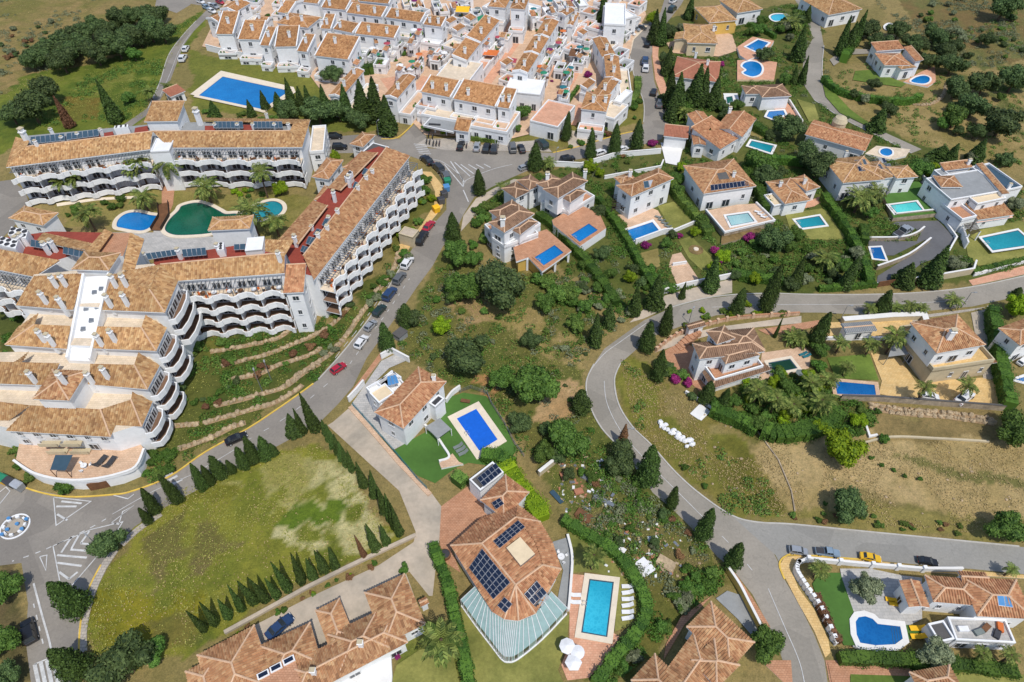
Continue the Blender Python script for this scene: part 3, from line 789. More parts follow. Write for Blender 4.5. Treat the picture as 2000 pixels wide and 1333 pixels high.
# ------------------------------------------------------------------ vehicles
def loft(mb, secs, mi):
    for s0, s1 in zip(secs, secs[1:]):
        n = len(s0)
        for i in range(n): mb.add([s0[i], s0[(i + 1) % n], s1[(i + 1) % n], s1[i]], mi)
    mb.add(secs[0][::-1], mi); mb.add(secs[-1], mi)
def body_sec(x, w, z0, z1, t=0.86):
    zm = z0 + (z1 - z0) * 0.55
    return [Vector((x, -w * .92, z0)), Vector((x, w * .92, z0)), Vector((x, w, zm)), Vector((x, w * t, z1)), Vector((x, -w * t, z1)), Vector((x, -w, zm))][::-1]
CARS = {}
def mk_car(kind):
    d = {}
    if kind == 'pickup': bs = [(-2.6,.8,.45,.95),(-2.5,.88,.35,1.02),(-.6,.9,.3,1.02),(.9,.9,.3,1.05),(2.3,.86,.32,.95),(2.6,.7,.42,.72)]; gl = [(-.75,.78,.7),(-.5,.74,1.72),(.7,.72,1.72),(1.35,.8,.72)]
    elif kind == 'suv': bs = [(-2.15,.76,.5,1.0),(-2.05,.88,.35,1.1),(-.5,.92,.3,1.1),(.8,.92,.3,1.1),(1.9,.86,.32,.98),(2.2,.68,.42,.75)]; gl = [(-2.05,.8,1.0),(-1.75,.74,1.7),(.35,.72,1.7),(1.15,.82,1.0)]
    elif kind == 'van': bs = [(-2.3,.82,.5,1.2),(-2.25,.9,.35,1.25),(0,.92,.3,1.25),(1.3,.92,.3,1.2),(2.1,.86,.32,.95),(2.3,.7,.42,.75)]; gl = [(-2.25,.84,1.15),(-2.15,.78,2.0),(.9,.76,2.0),(1.8,.8,1.0)]
    elif kind == 'sedan': bs = [(-2.3,.7,.45,.85),(-2.2,.84,.32,.98),(-.8,.89,.28,1.0),(.8,.89,.28,.98),(1.9,.84,.3,.88),(2.25,.66,.4,.66)]; gl = [(-1.75,.76,.9),(-1.05,.68,1.4),(.2,.68,1.42),(1.05,.78,.92)]
    else: bs = [(-2.0,.74,.45,.92),(-1.95,.84,.33,1.0),(-.5,.88,.28,1.0),(.8,.88,.28,1.0),(1.7,.83,.3,.88),(2.02,.66,.4,.66)]; gl = [(-1.92,.76,.92),(-1.5,.68,1.46),(.2,.68,1.48),(1.1,.78,.92)]
    mb = MB(); loft(mb, [body_sec(*b) for b in bs],0); d['body'] = mb.mesh('body', M['metal'], smooth=False)
    g = gl; mb = MB()
    secs = [[Vector((x, -w, z)) for x, w, z in ()]]
    lo0, hi0, hi1, lo1 = g
    zb = min(lo0[2], lo1[2]) - 0.05
    base = [Vector((lo0[0],-lo0[1], zb)), Vector((lo1[0],-lo1[1], zb)), Vector((lo1[0], lo1[1], zb)), Vector((lo0[0], lo0[1], zb))]
    topq = [Vector((hi0[0],-hi0[1], hi0[2])), Vector((hi1[0],-hi1[1], hi1[2])), Vector((hi1[0], hi1[1], hi1[2])), Vector((hi0[0], hi0[1], hi0[2]))]
    mb.hull8(base, topq); d['cabin_glass'] = mb.mesh('cabin_glass', M['glass'])
    mb = MB(); up = Vector((0,0,.05)); o = [Vector((p.x * 1.0, p.y * 1.0, p.z)) for p in topq]
    mb.hull8([p - up * .3 for p in o],[p * 1 + up - Vector((0, p.y * .08,0)) for p in o])
    for s in (0,3):                    # rear pillars, and door pillars
        mb.tube(base[s] + Vector((.05,0,.1)), topq[s] + Vector((.05,0,0)),0.09, n=4)
    for s in (1,2): mb.tube(base[s] + Vector((-.05,0,.1)), topq[s],0.06, n=4)
    for sy in (-1,1):
        xm = (lo0[0] + lo1[0]) / 2 - .1; mb.tube((xm, sy * (lo0[1] + .01), zb + .1),(xm, sy * (hi0[1] + .01), hi0[2]),0.06, n=4)
    d['roof'] = mb.mesh('roof', M['metal'])
    mb = MB(); mb.tube((0,-.12,0),(0,.12,0),.33, n=12); d['tyre'] = mb.mesh('tyre', M['tyre'])
    mb = MB(); mb.tube((0,-.13,0),(0,.13,0),.2, n=10); d['rim'] = mb.mesh('rim', M['alu'])
    mb = MB(); mb.box((0,0,-.07),.1,.36,.15); d['headlight'] = mb.mesh('headlight', M['lamp'])
    mb = MB(); mb.box((0,0,-.08),.08,.26,.2); d['tail_light'] = mb.mesh('tail_light', M['tail'])
    mb = MB(); mb.box((0,0,-.06),.12,.2,.13); d['mirror'] = mb.mesh('mirror', M['dmetal'])
    mb = MB(); mb.box((0,0,0),1.7,1.45,.02); d['cargo_bed'] = mb.mesh('cargo_bed', M['dmetal'])
    d['f'], d['b'], d['g'] = bs[-1], bs[0], g
    return d
PAINT = {'black': (0.012,0.012,0.014), 'white': (0.75,0.75,0.75), 'red': (0.42,0.012,0.035), 'silver': (0.42,0.44,0.46), 'grey': (0.12,0.125,0.13), 'blue': (0.02,0.05,0.13),
         'yellow': (0.75,0.44,0.01), 'dark green': (0.012,0.035,0.03), 'burgundy': (0.16,0.015,0.045), 'gold': (0.32,0.26,0.17), 'light blue': (0.22,0.30,0.38), 'dark grey': (0.035,0.037,0.04)}
for k_, v_ in PAINT.items():
    M['paint_' + k_] = plain('car_paint_' + k_.replace(' ', '_'),(*v_, 1),0.35,0.0 if k_ != 'silver' else 0.4,0.5,0.7)
def car(kind, color, rear, front, label, group=None, z=0.06, k=None, z0=0.0):
    if kind not in CARS: CARS[kind] = mk_car(kind)
    d = CARS[kind]; a, b = P(*rear, z + .5), P(*front, z + .5); c = (a + b) / 2; c.z = z + z0; rz = math.atan2(b.y - a.y, b.x - a.x)
    k = k or min(1.3, max(.74,(b - a).length * 1.04 / {'pickup': 5.2, 'suv': 4.35, 'van': 4.6, 'sedan': 4.55}.get(kind, 4.02))); root = thing('parked_car', label, 'pickup truck' if kind == 'pickup' else ('van' if kind == 'van' else 'car'), c, group, rz); root.scale = (k, k, k)
    pm = M['paint_' + color]
    inst('body', d['body'], root, (0,0,0), mat=pm, local=True); inst('cabin_glass', d['cabin_glass'], root, (0,0,0), local=True); inst('roof', d['roof'], root, (0,0,0), mat=pm, local=True)
    f, bk = d['f'], d['b']
    for x in (f[0] * .62, bk[0] * .64):
        for sy in (-1,1):
            w = thing('wheel', None, None, (x, sy * .8,.33)); w.parent = root; inst('tyre', d['tyre'], w, (0,0,0), local=True); inst('rim', d['rim'], w, (0,0,0), local=True)
    for sy in (-1,1):
        inst('headlight', d['headlight'], root, (f[0] - .1, sy * .55,.68), local=True); inst('tail_light', d['tail_light'], root, (bk[0] + .06, sy * .62,.82), local=True)
        inst('mirror', d['mirror'], root, (d['g'][3][0] - .3, sy * .98,1.0), local=True)
    if kind == 'pickup': inst('cargo_bed', d['cargo_bed'], root, (-1.65,0,1.025), local=True)
    return root
def mk_moto():
    d = {}
    mb = MB(); mb.tube((0,-.06,0),(0,.06,0),.3, n=10); d['wheel'] = mb.mesh('wheel', M['tyre'])
    mb = MB(); mb.hull8([Vector((-.55,-.14,.4)), Vector((.3,-.14,.4)), Vector((.3,.14,.4)), Vector((-.55,.14,.4))],[Vector((-.7,-.12,.72)), Vector((.35,-.1,.7)), Vector((.35,.1,.7)), Vector((-.7,.12,.72))])
    mb.tube((.62,0,.3),(.42,0,1.0),.06, n=5); mb.tube((-.6,0,.3),(-.2,0,.45),.06, n=5); d['frame'] = mb.mesh('frame', M['metal'])
    mb = MB(); mb.box((-.28,0,.72),.75,.26,.1); d['seat'] = mb.mesh('seat', M['dmetal'])
    mb = MB(); mb.tube((.42,-.35,1.02),(.42,.35,1.02),.03, n=5); d['handlebar'] = mb.mesh('handlebar', M['dmetal']); return d
MOTO = mk_moto()
def moto(rear, front, color, label, group):
    a, b = P(*rear), P(*front); c = (a + b) / 2; c.z = .18; k = S(rear[1]) * 1.1; root = thing('motorbike', label, 'motorbike', c, group, math.atan2(b.y - a.y, b.x - a.x)); root.scale = (k, k, k)
    inst('frame', MOTO['frame'], root, (0,0,0), mat=M['paint_' + color], local=True); inst('seat', MOTO['seat'], root, (0,0,0), local=True); inst('handlebar', MOTO['handlebar'], root, (0,0,0), local=True)
    for x in (-.62,.64): inst('wheel', MOTO['wheel'], root, (x, 0,.3), local=True)
# ------------------------------------------------------------------ garden furniture and street things
def mk_lounger():
    d = {}; mb = MB(); mb.box((0,0,.28),1.3,.66,.07); d['seat'] = mb.mesh('seat', M['wfab'])
    mb = MB(); a = [Vector((-.65,-.33,.3)), Vector((-.65,.33,.3)), Vector((-.62,.33,.37)), Vector((-.62,-.33,.37))]
    mb.hull8(a, [p + Vector((-.62,0,.42)) for p in a]); d['backrest'] = mb.mesh('backrest', M['wfab'])
    mb = MB(); mb.box((0,0,0),.06,.06,.29); d['leg'] = mb.mesh('leg', M['alu']); return d
LOUN = mk_lounger()
def lounger(x, y, ang, label, mat='wfab', group=None, k=0.95, z0=0.0):
    c = P(x, y, z0 + .3); c.z = z0 + .1; root = thing('sun_lounger', label, 'sun lounger', c, group, math.radians(ang)); root.scale = (k, k, k)
    inst('seat', LOUN['seat'], root, (0,0,0), mat=M[mat], local=True); inst('backrest', LOUN['backrest'], root, (0,0,0), mat=M[mat], local=True)
    for lx in (-.55,.55):
        for ly in (-.27,.27): inst('leg', LOUN['leg'], root, (lx, ly, 0), local=True)
def parasol(x, y, rpx, label, mat='wfab', h=2.4, z0=0.0, group=None, n=6):
    c = P(x, y, z0 + h); r = rpx * mpp(c); c.z = z0; root = thing('parasol', label, 'parasol', c, group)
    mb = MB(); mb.lathe(c + Vector((0,0,0)),[(r, h - .1),(r * 1.0, h),(0, h + r * .28)], n); mb.build('canopy', M[mat], root)
    mb = MB(); mb.tube(c, c + Vector((0,0, h)),.035); mb.build('pole', M['alu'], root)
    mb = MB(); mb.lathe(c, [(.3,0),(.3,.1),(0,.12)],10); mb.build('base', M['grey'], root)
def table(x, y, rpx, label, mat='wfab', h=.75, z0=0.0, chairs=4, cat='table', group=None, chm=None):
    c = P(x, y, z0 + h); r = rpx * mpp(c); c.z = z0; root = thing('garden_table', label, cat, c, group)
    mb = MB(); mb.lathe(c, [(0, h - .05),(r, h - .05),(r, h),(0, h)],14); mb.build('table_top', M[mat], root)
    mb = MB(); mb.tube(c, c + Vector((0,0, h)),.06); mb.lathe(c, [(r * .5,0),(r * .5,.05),(0,.07)],8); mb.build('table_base', M[mat], root)
    for i in range(chairs):
        t = 6.283 * i / chairs + .4; p = c + Vector((math.cos(t), math.sin(t),0)) * (r + .42)
        garden_chair(p, t, 'garden chair drawn up to the ' + label.split(' on ')[0].split(' by ')[0].split(' beside ')[0], chm or mat, 'chairs around the ' + label.split(' on ')[0].split(' by ')[0].split(' beside ')[0])
CH_ = {}
def garden_chair(p, ang, label, mat, group):
    label = '%s %s' % (ORD[len([1 for o in COL.objects if o.get('group') == group])], label)
    if not CH_:
        mb = MB(); mb.box((0,0,.4),.45,.45,.06); CH_['seat'] = mb.mesh('seat', M['wfab'])
        mb = MB(); mb.box((.22,0,.42),.05,.45,.48); CH_['backrest'] = mb.mesh('backrest', M['wfab'])
        mb = MB(); mb.box((0,0,0),.05,.05,.42); CH_['leg'] = mb.mesh('leg', M['wfab'])
    root = thing('garden_chair', label, 'chair', p, group, ang)
    for k in ('seat', 'backrest'): inst(k, CH_[k], root, (0,0,0), mat=M[mat], local=True)
    for a in (-.19,.19):
        for b in (-.19,.19): inst('leg', CH_['leg'], root, (a, b, 0), mat=M[mat], local=True)
def lamp_post(x, y, top, label, group='street lamps', ang=0.0):
    b = P(x, y); h = height_to(b, top); root = thing('street_lamp', label, 'street lamp', b, group)
    mb = MB(); mb.tube(b, b + Vector((0,0, h)),.09,.06,7); mb.build('post', M['metal'], root)
    d = Vector((math.cos(ang), math.sin(ang),0)) * .9
    mb = MB(); mb.tube(b + Vector((0,0, h)), b + d + Vector((0,0, h + .1)),.05, n=5); mb.build('arm', M['metal'], root)
    mb = MB(); mb.box(b + d + Vector((0,0, h + .03)),.7,.3,.14, ang); mb.build('lamp_head', M['grey'], root)
def container(a, b, wpx, h, mat, lid, label, cat='bin', name='recycling_bin', group=None):
    A, B = P(*a), P(*b); c = (A + B) / 2; L = (B - A).length; rz = math.atan2(B.y - A.y, B.x - A.x); w = wpx * mpp(c)
    root = thing(name, label, cat, c, group)
    mb = MB(); u = Vector((math.cos(rz), math.sin(rz),0)); v = Vector((-u.y, u.x, 0))
    def q(k, z, kw=1.0): return [c + u * sx * L / 2 * k + v * sy * w / 2 * kw + Vector((0,0, z)) for sx, sy in ((-1,-1),(1,-1),(1,1),(-1,1))]
    mb.hull8(q(.86,.15,.86), q(1.0, h, 1.0)); mb.build('bin_body', M[mat], root)
    mb = MB(); mb.hull8(q(1.04, h, 1.04), q(.98, h + .16,.7)); mb.build('lid', M[lid], root)
    for s in (-1,1): mb = MB(); p = c + u * s * L * .35; mb.box(p + Vector((0,0,0)),.2, w * .8,.16, rz); mb.build('wheel', M['tyre'], root)
def rock_mesh(seed):
    r = random.Random(seed); me = MB(); v, f = ico_core((0,0,0),(.5,.5,.5),6,4)
    v = [[c * r.uniform(.8,1.2) for c in p] for p in v]
    for q in f: me.add([v[i] for i in q])
    return me.mesh('stone', M['rock'])
ROCK = [rock_mesh(i) for i in range(5)]
def rock_wall(pts, label, size=1.0, group='dry stone terrace walls', cnt=None):
    L = smooth_line(PL(pts),4); root = thing('stone_wall', label, 'stone wall', L[0], group); r = random.Random(int(pts[0][0] + pts[0][1] * 3)); acc = 0; nxt = 0
    for a, b in zip(L, L[1:]):
        ln = (b - a).length; t = 0
        while nxt < acc + ln:
            p = a.lerp(b, (nxt - acc) / ln if ln else 0); s_ = size * r.uniform(.6,1.25)
            o = inst('stone', ROCK[r.randrange(5)], root, p + Vector((r.uniform(-.25,.25), r.uniform(-.25,.25),.18)), r.uniform(0,6),(s_ * 1.25, s_ * .9, s_ * .85)); nxt += s_ * 0.8
        acc += ln
    return root
# ------------------------------------------------------------------ ground sheet: cover colours come from what grows there
def vnoise(x, y, sc, seed):
    r = np.random.RandomState(seed); G = r.rand(256,256)
    u, v = x / sc, y / sc; i, j = np.floor(u).astype(int), np.floor(v).astype(int); fu, fv = u - i, v - j
    fu = fu * fu * (3 - 2 * fu); fv = fv * fv * (3 - 2 * fv); g = lambda a, b: G[a % 256, b % 256]
    return (g(i, j) * (1 - fu) + g(i + 1, j) * fu) * (1 - fv) + (g(i, j + 1) * (1 - fu) + g(i + 1, j + 1) * fu) * fv
def fbm(x, y, sc, seed): return sum(vnoise(x, y, sc / 2 ** k, seed + k) * 0.5 ** k for k in range(4)) / 1.875
def poly_mask(x, y, poly):
    c = np.zeros(x.shape, bool); n = len(poly); j = n - 1
    for i in range(n):
        a, b = poly[i], poly[j]
        if a.y != b.y: c ^= ((a.y > y) != (b.y > y)) & (x < (b.x - a.x) * (y - a.y) / (b.y - a.y) + a.x)
        j = i
    return c
xs = np.concatenate([-225 - np.geomspace(2,1500,18)[::-1], np.arange(-225,225.01,0.75),225 + np.geomspace(2,1500,18)])
ys = np.concatenate([22 - np.geomspace(2,900,16)[::-1], np.arange(22,305.01,0.75),305 + np.geomspace(2,1800,18)])
GX, GY = np.meshgrid(xs, ys)
wx = GX + (fbm(GX, GY, 9,3) - .5) * 7 + (fbm(GX, GY, 2.2,5) - .5) * 2.4; wy = GY + (fbm(GX, GY, 9,13) - .5) * 7 + (fbm(GX, GY, 2.2,15) - .5) * 2.4
def L3(r, g, b): return np.array(lin(r, g, b)[:3])
GCOL = np.empty(GX.shape + (3,)); GCOL[:] = L3(150,132,88)
n1, n2 = fbm(GX, GY, 14,21)[..., None], fbm(GX, GY, 4,31)[..., None]
def cover(pts, c, c2=None, warp=1.0, amt=1.0, thr=None):
    m = poly_mask(GX + (wx - GX) * warp, GY + (wy - GY) * warp, PL(pts)); col = np.array(L3(*c)); col = np.broadcast_to(col, GCOL.shape)
    if c2 is not None: t = np.clip((n1 * .5 + n2 * .5 - .36) / .28,0,1); col = col * (1 - t) + L3(*c2) * t
    a = (m * amt)[..., None]
    if thr is not None: a = a * np.clip((n2 - thr) / .08,0,1)
    GCOL[:] = GCOL * (1 - a) + col * a
TAN, OLV, GRN = (158,138,94),(116,112,56),(92,104,40)
GCOL[:] = GCOL * (1 - np.clip((n1 - .45) / .15,0,1) * .5) + L3(118,112,62) * np.clip((n1 - .45) / .15,0,1) * .5
cover([(-300,-200),(400,-200),(330,60),(180,140),(0,250),(-300,300)],(152,130,86),(122,116,62))
cover([(-60,250),(40,150),(200,120),(330,55),(395,20),(400,60),(335,120),(300,190),(270,245),(60,275),(-60,340)],(84,102,32),(116,124,46))
cover([(90,140),(240,130),(300,150),(240,190),(150,180)],(150,152,78),(112,116,48), thr=.5)
cover([(110,190),(200,190),(190,235),(120,235)],(132,100,46),(110,104,46), amt=.7)
MEADOW = [(215,1105),(275,1020),(335,965),(480,905),(600,860),(640,880),(700,950),(750,1010),(770,1055),(600,1130),(480,1195),(350,1280),(250,1320),(165,1290),(172,1190)]
cover(MEADOW, (104,114,40),(136,134,54))
cover([(560,970),(600,890),(660,900),(740,1000),(750,1060),(600,1095),(520,1050)],(214,204,166),(176,168,114), thr=.37)
cover([(430,940),(560,885),(610,900),(600,960),(480,1010)],(196,188,142),(150,144,80), thr=.37)
cover([(280,1050),(380,990),(450,1060),(400,1120),(320,1140)],(122,104,78),(112,106,58), thr=.42)
cover([(590,950),(690,975),(650,1030),(530,1020)],(82,108,30),(100,120,36), thr=.42)
cover([(195,1140),(330,1150),(420,1130),(400,1200),(300,1270),(185,1270)],(98,106,26),(140,132,40), thr=.38)
cover([(330,960),(420,930),(480,960),(380,1010)],(150,142,40),(120,120,44), thr=.42)
cover([(290,1210),(380,1180),(420,1230),(330,1270)],(92,102,42),(120,112,54))
WILD = [(770,690),(830,560),(880,480),(960,520),(1060,540),(1200,640),(1150,690),(1145,760),(1170,850),(1230,900),(1400,1080),(1430,1130),(1300,1180),(1240,1130),(1100,980),(1000,860),(960,770),(870,740)]
cover(WILD, (112,108,58),(92,102,46))
cover([(870,560),(960,590),(1000,640),(930,640),(880,600)],(176,146,110),(146,126,82), thr=.40)
cover([(940,600),(1040,600),(1160,680),(1140,720),(1030,680)],(172,148,104),(140,126,72), thr=.42)
cover([(905,730),(960,730),(965,775),(930,760)],(178,134,90), None); cover([(1085,730),(1140,740),(1135,790),(1075,820),(1035,815)],(190,160,122),(176,142,102))
cover([(1100,900),(1200,920),(1320,1040),(1400,1100),(1330,1160),(1230,1110),(1140,1010)],(142,122,88),(112,108,62), thr=.4)
cover([(1100,550),(1180,540),(1240,600),(1220,650),(1150,600)],(178,152,112),(120,116,62), thr=.44)
cover([(1200,700),(1240,690),(1320,760),(1440,830),(1500,900),(1540,1010),(1430,1005),(1310,915),(1240,840),(1205,780)],(136,122,66),(116,116,50))
cover([(1215,700),(1270,710),(1280,780),(1250,830),(1212,780)],(116,122,46),(134,128,60))
cover([(1280,750),(1400,770),(1450,840),(1380,850),(1300,810)],(156,140,96),(140,126,76), thr=.4)
cover([(1370,870),(1450,850),(1510,930),(1540,1000),(1450,980)],(122,118,46),(104,102,42), thr=.42)
cover([(1470,870),(1700,830),(2100,860),(2100,1060),(1700,1040),(1540,1010)],(184,160,118),(166,144,98))
cover([(1750,885),(1800,885),(2000,950),(2000,970),(1880,935)],(100,104,52), None, amt=.8); cover([(1700,980),(2100,1040),(2100,1070),(1680,1035),(1480,1010)],(126,120,56),(140,130,74), amt=.8)
cover([(1600,930),(1700,960),(1900,1015),(1990,1030),(1880,1020),(1690,985)],(112,106,60), None, amt=.6)
cover([(1680,800),(1950,810),(1950,860),(1700,855)],(152,130,88),(128,112,74))
cover([(1610,150),(1700,180),(1830,120),(1900,20),(2100,-60),(2100,420),(1960,330),(1800,290),(1690,240),(1625,195)],(164,142,98),(140,126,76))
cover([(1720,-40),(2100,-60),(2100,120),(1880,120),(1800,60)],(124,104,66),(112,112,64))
cover([(1860,120),(2100,100),(2100,300),(1920,260)],(134,126,80),(100,104,56), thr=.45)
TERR = [(335,700),(370,655),(470,640),(600,640),(700,590),(790,480),(810,480),(770,545),(700,640),(620,740),(500,820),(330,920),(290,950),(290,900),(330,800)]
cover(TERR, (72,86,34),(96,100,46)); cover([(400,655),(560,640),(640,630),(500,680),(400,700)],(132,124,62),(108,108,48), thr=.45)
cover([(0,600),(60,620),(40,840),(0,860)],(84,92,42), None)
cover([(360,100),(560,130),(720,190),(760,260),(640,262),(600,230),(380,215)],(128,128,56),(108,114,48))
cover([(100,370),(280,360),(400,380),(590,380),(640,400),(560,470),(300,440),(120,450)],(146,134,80),(128,122,62))
cover([(930,280),(1250,180),(1260,230),(1100,285),(1000,275)],(112,112,48),(132,122,66))
cover([(800,340),(830,340),(845,400),(790,480),(760,500)],(92,98,42),(118,112,56))
cover([(1280,40),(1600,0),(1610,200),(1800,290),(2000,380),(2000,540),(1500,570),(1250,620),(1100,520),(920,420),(940,360),(1290,290)],(104,104,54),(88,98,44))
cover([(1480,700),(1700,690),(1700,800),(1480,860),(1380,780)],(96,100,48),(122,114,64))
cover([(830,1210),(940,1210),(940,1400),(760,1400),(760,1280)],(106,114,50),(128,126,64)); cover([(0,1095),(40,1095),(65,1340),(0,1340)],(116,96,72),(96,92,56))
cover([(1150,1130),(1300,1150),(1330,1200),(1230,1340),(1140,1340),(1250,1200)],(112,106,54),(92,98,42))
GCOL *= np.array([0.84,0.87,0.85]); GCOL *= (0.82 + 0.36 * fbm(GX, GY, 1.6,77))[..., None]
ny, nx = GX.shape; idx = np.arange(ny * nx).reshape(ny, nx)
gv = np.stack([GX, GY, np.zeros_like(GX)],-1).reshape(-1,3)
gf = np.stack([idx[:-1, :-1], idx[:-1,1:], idx[1:, 1:], idx[1:, :-1]],-1).reshape(-1,4)
gm = bpy.data.meshes.new('ground'); gm.from_pydata(gv.tolist(),[], gf.tolist())
ca = gm.color_attributes.new('cover', 'FLOAT_COLOR', 'POINT')
ca.data.foreach_set('color', np.concatenate([GCOL.reshape(-1,3), np.ones((ny * nx, 1))],1).astype(np.float32).ravel())
t = NT('ground_cover'); at = t.n('ShaderNodeVertexColor', layer_name='cover'); p = t.pos()
k1 = t.ramp(t.noise(p, 0.9,6,0.78),[(0.3,(0.62,0.66,0.55,1)),(0.5,(1,1,1,1)),(0.72,(1.3,1.22,1.15,1))])
k2 = t.ramp(t.noise(p, 4.0,3,0.8),[(0.3,(0.7,0.7,0.66,1)),(0.7,(1.25,1.2,1.1,1))])
t.bump(t.noise(p, 1.8,4),0.25,0.7)
gm.materials.append(t.out(t.mix(t.mix(at.outputs[0], k1,1.0, 'MULTIPLY'), k2,1.0, 'MULTIPLY'),0.95))
go = bpy.data.objects.new('ground', gm); COL.objects.link(go); tag(go, kind='structure')

# ------------------------------------------------------------------ roads
def road(pts, mat='asphalt', smooth=False, name='road', z=None): return sheet(name, pts, mat, z=z, smooth=smooth)
ROAD_A = [(640,268),(720,262),(780,272),(812,240),(840,205),(858,212),(838,245),(832,262),(835,290),(870,292),(1080,299),(1130,287),(1200,266),(1245,256),(1258,240),(1257,200),(1240,155),(1230,110),(1237,80),(1262,50),(1290,25),(1305,-25),(1350,-25),(1330,10),(1300,48),(1278,80),(1272,112),(1278,160),(1292,200),(1306,240),(1292,272),(1240,288),(1180,301),(1090,320),(1040,330),(1000,347),(960,366),(926,386),(905,420),(893,445),(865,482),(845,520),(815,560),(788,600),(748,655),(716,700),(690,755),(660,790),(622,828),(560,862),(480,905),(390,955),(310,998),(262,1030),(228,1065),(200,1100),(178,1140),(162,1185),(155,1235),(156,1280),(152,1345),(62,1345),(50,1250),(55,1180),(42,1100),(-40,1110),(-40,925),(60,955),(130,970),(220,966),(262,958),(332,930),(402,882),(482,838),(540,800),(586,768),(622,742),(662,698),(704,646),(738,598),(772,540),(797,500),(815,470),(845,440),(872,410),(872,365),(850,330),(820,312),(780,298),(640,300)]
road(ROAD_A, 'asphalt')
ROAD_C = [(2080,522),(2000,540),(1900,562),(1800,573),(1700,577),(1580,577),(1510,575),(1440,577),(1380,584),(1310,602),(1258,626),(1210,660),(1180,682),(1160,712),(1145,748),(1152,792),(1175,837),(1215,880),(1250,925),(1275,963),(1312,994),(1333,1014),(1370,1052),(1400,1087),(1430,1112),(1470,1162),(1500,1220),(1522,1270),(1546,1345),(1618,1345),(1610,1290),(1590,1240),(1560,1180),(1532,1132),(1522,1102),(1480,1022),(1430,1008),(1370,968),(1320,924),(1270,868),(1235,834),(1208,790),(1200,742),(1212,710),(1242,684),(1282,655),(1340,634),(1400,616),(1500,611),(1600,611),(1700,616),(1800,609),(1900,599),(2000,577),(2080,560)]
road(ROAD_C, 'asphalt2')
road([(1430,1009),(1480,1022),(1550,1026),(1700,1041),(1850,1055),(2060,1075),(2060,1128),(1900,1112),(1800,1104),(1700,1094),(1600,1085),(1545,1083),(1522,1100),(1515,1085)], 'asphalt3')
ROAD_B = [(1535,-30),(1575,38),(1588,75),(1570,108),(1566,160),(1590,196),(1645,232),(1705,262),(1780,300),(1800,292),(1690,242),(1628,196),(1606,150),(1609,90),(1600,40),(1570,-30)]
road(ROAD_B, 'asphalt2')
road([(302,215),(330,165),(345,125),(358,90),(378,62),(400,40),(425,20),(470,-30),(440,-30),(410,14),(382,42),(352,75),(328,110),(312,160),(288,212),(240,245),(250,252)], 'asphalt')
road([(310,-20),(303,12),(345,26),(372,10),(376,-20)], 'asphalt', name='car_park')
road([(372,-25),(372,8),(410,14),(440,4),(470,-25)], 'asphalt', name='car_park')
road([(-40,360),(20,352),(48,372),(60,405),(30,440),(0,470),(-40,480)], 'asphalt', name='car_park')
sheet('parking_bay', [(812,283),(830,272),(905,270),(935,284),(1055,274),(1078,297),(870,294)], 'pave')
sheet('forecourt', [(1155,60),(1240,45),(1268,48),(1238,78),(1232,105),(1205,108),(1170,95)], 'creampave')
sheet('driveway', [(1105,255),(1150,258),(1150,285),(1112,292)], 'concrete')
# pavements and kerbs
def strip_pave(name, pts, w, mat, h=0.13):
    L = smooth_line(PL(pts),5); mb = MB(); mb.strip(L, w, 0.0, h + 0.03); return tag(mb.build(name, M[mat]), kind='structure')
slab('pavement', [(822,335),(842,336),(856,352),(868,368),(864,405),(842,432),(812,465),(790,500),(772,510),(775,480),(800,470),(830,430),(848,400),(850,375),(838,350)], 'ypave', 0,.14, 'kerb')
slab('pavement', [(678,775),(684,782),(745,702),(756,695),(768,688),(760,684),(742,690)], 'terra', 0,.14, 'kerb')
slab('pavement', [(1533,1088),(1560,1086),(1730,1098),(1800,1108),(2010,1124),(2010,1131),(1800,1117),(1700,1109),(1575,1096),(1555,1104),(1548,1120),(1560,1150),(1590,1190),(1618,1250),(1622,1275),(1612,1285),(1590,1232),(1560,1180),(1534,1130),(1522,1105)], 'ypave', 0,.14, 'kerb')
slab('pavement', [(1420,1115),(1432,1114),(1468,1165),(1505,1225),(1496,1225),(1478,1200)], 'terra', 0,.14, 'kerb')
slab('pavement', [(1480,1285),(1490,1290),(1545,1290),(1548,1333),(1530,1333)], 'terra', 0,.1, 'kerb')
slab('pavement', [(1612,1290),(1660,1290),(1672,1340),(1622,1340)], 'terra', 0,.1, 'kerb')
slab('pavement', [(1892,548),(2010,517),(2010,534),(1900,558)], 'salmon', 0,.12, 'kerb')
slab('pavement', [(1640,625),(1800,616),(1925,600),(1900,607),(1800,622),(1810,630),(1640,638)], 'pave', 0,.12, 'kerb')
slab('pavement', [(1275,60),(1290,60),(1285,110),(1300,165),(1310,200),(1304,232),(1294,195),(1280,155),(1274,110)], 'salmon', 0,.12, 'kerb')
slab('pavement', [(1290,580),(1345,565),(1430,545),(1430,572),(1380,581),(1310,598),(1258,622),(1230,630),(1262,600)], 'concrete', 0,.1, 'kerb')
slab('pavement', [(905,422),(930,388),(965,368),(1004,350),(1020,352),(975,375),(945,395),(920,430),(900,452)], 'concrete', 0,.12, 'kerb')
strip_pave('pavement', [(225,1075),(202,1110),(183,1150),(170,1190),(162,1235),(162,1275)],1.3, 'pave')
strip_pave('pavement', [(315,1004),(270,1035),(238,1065)],1.1, 'pave')
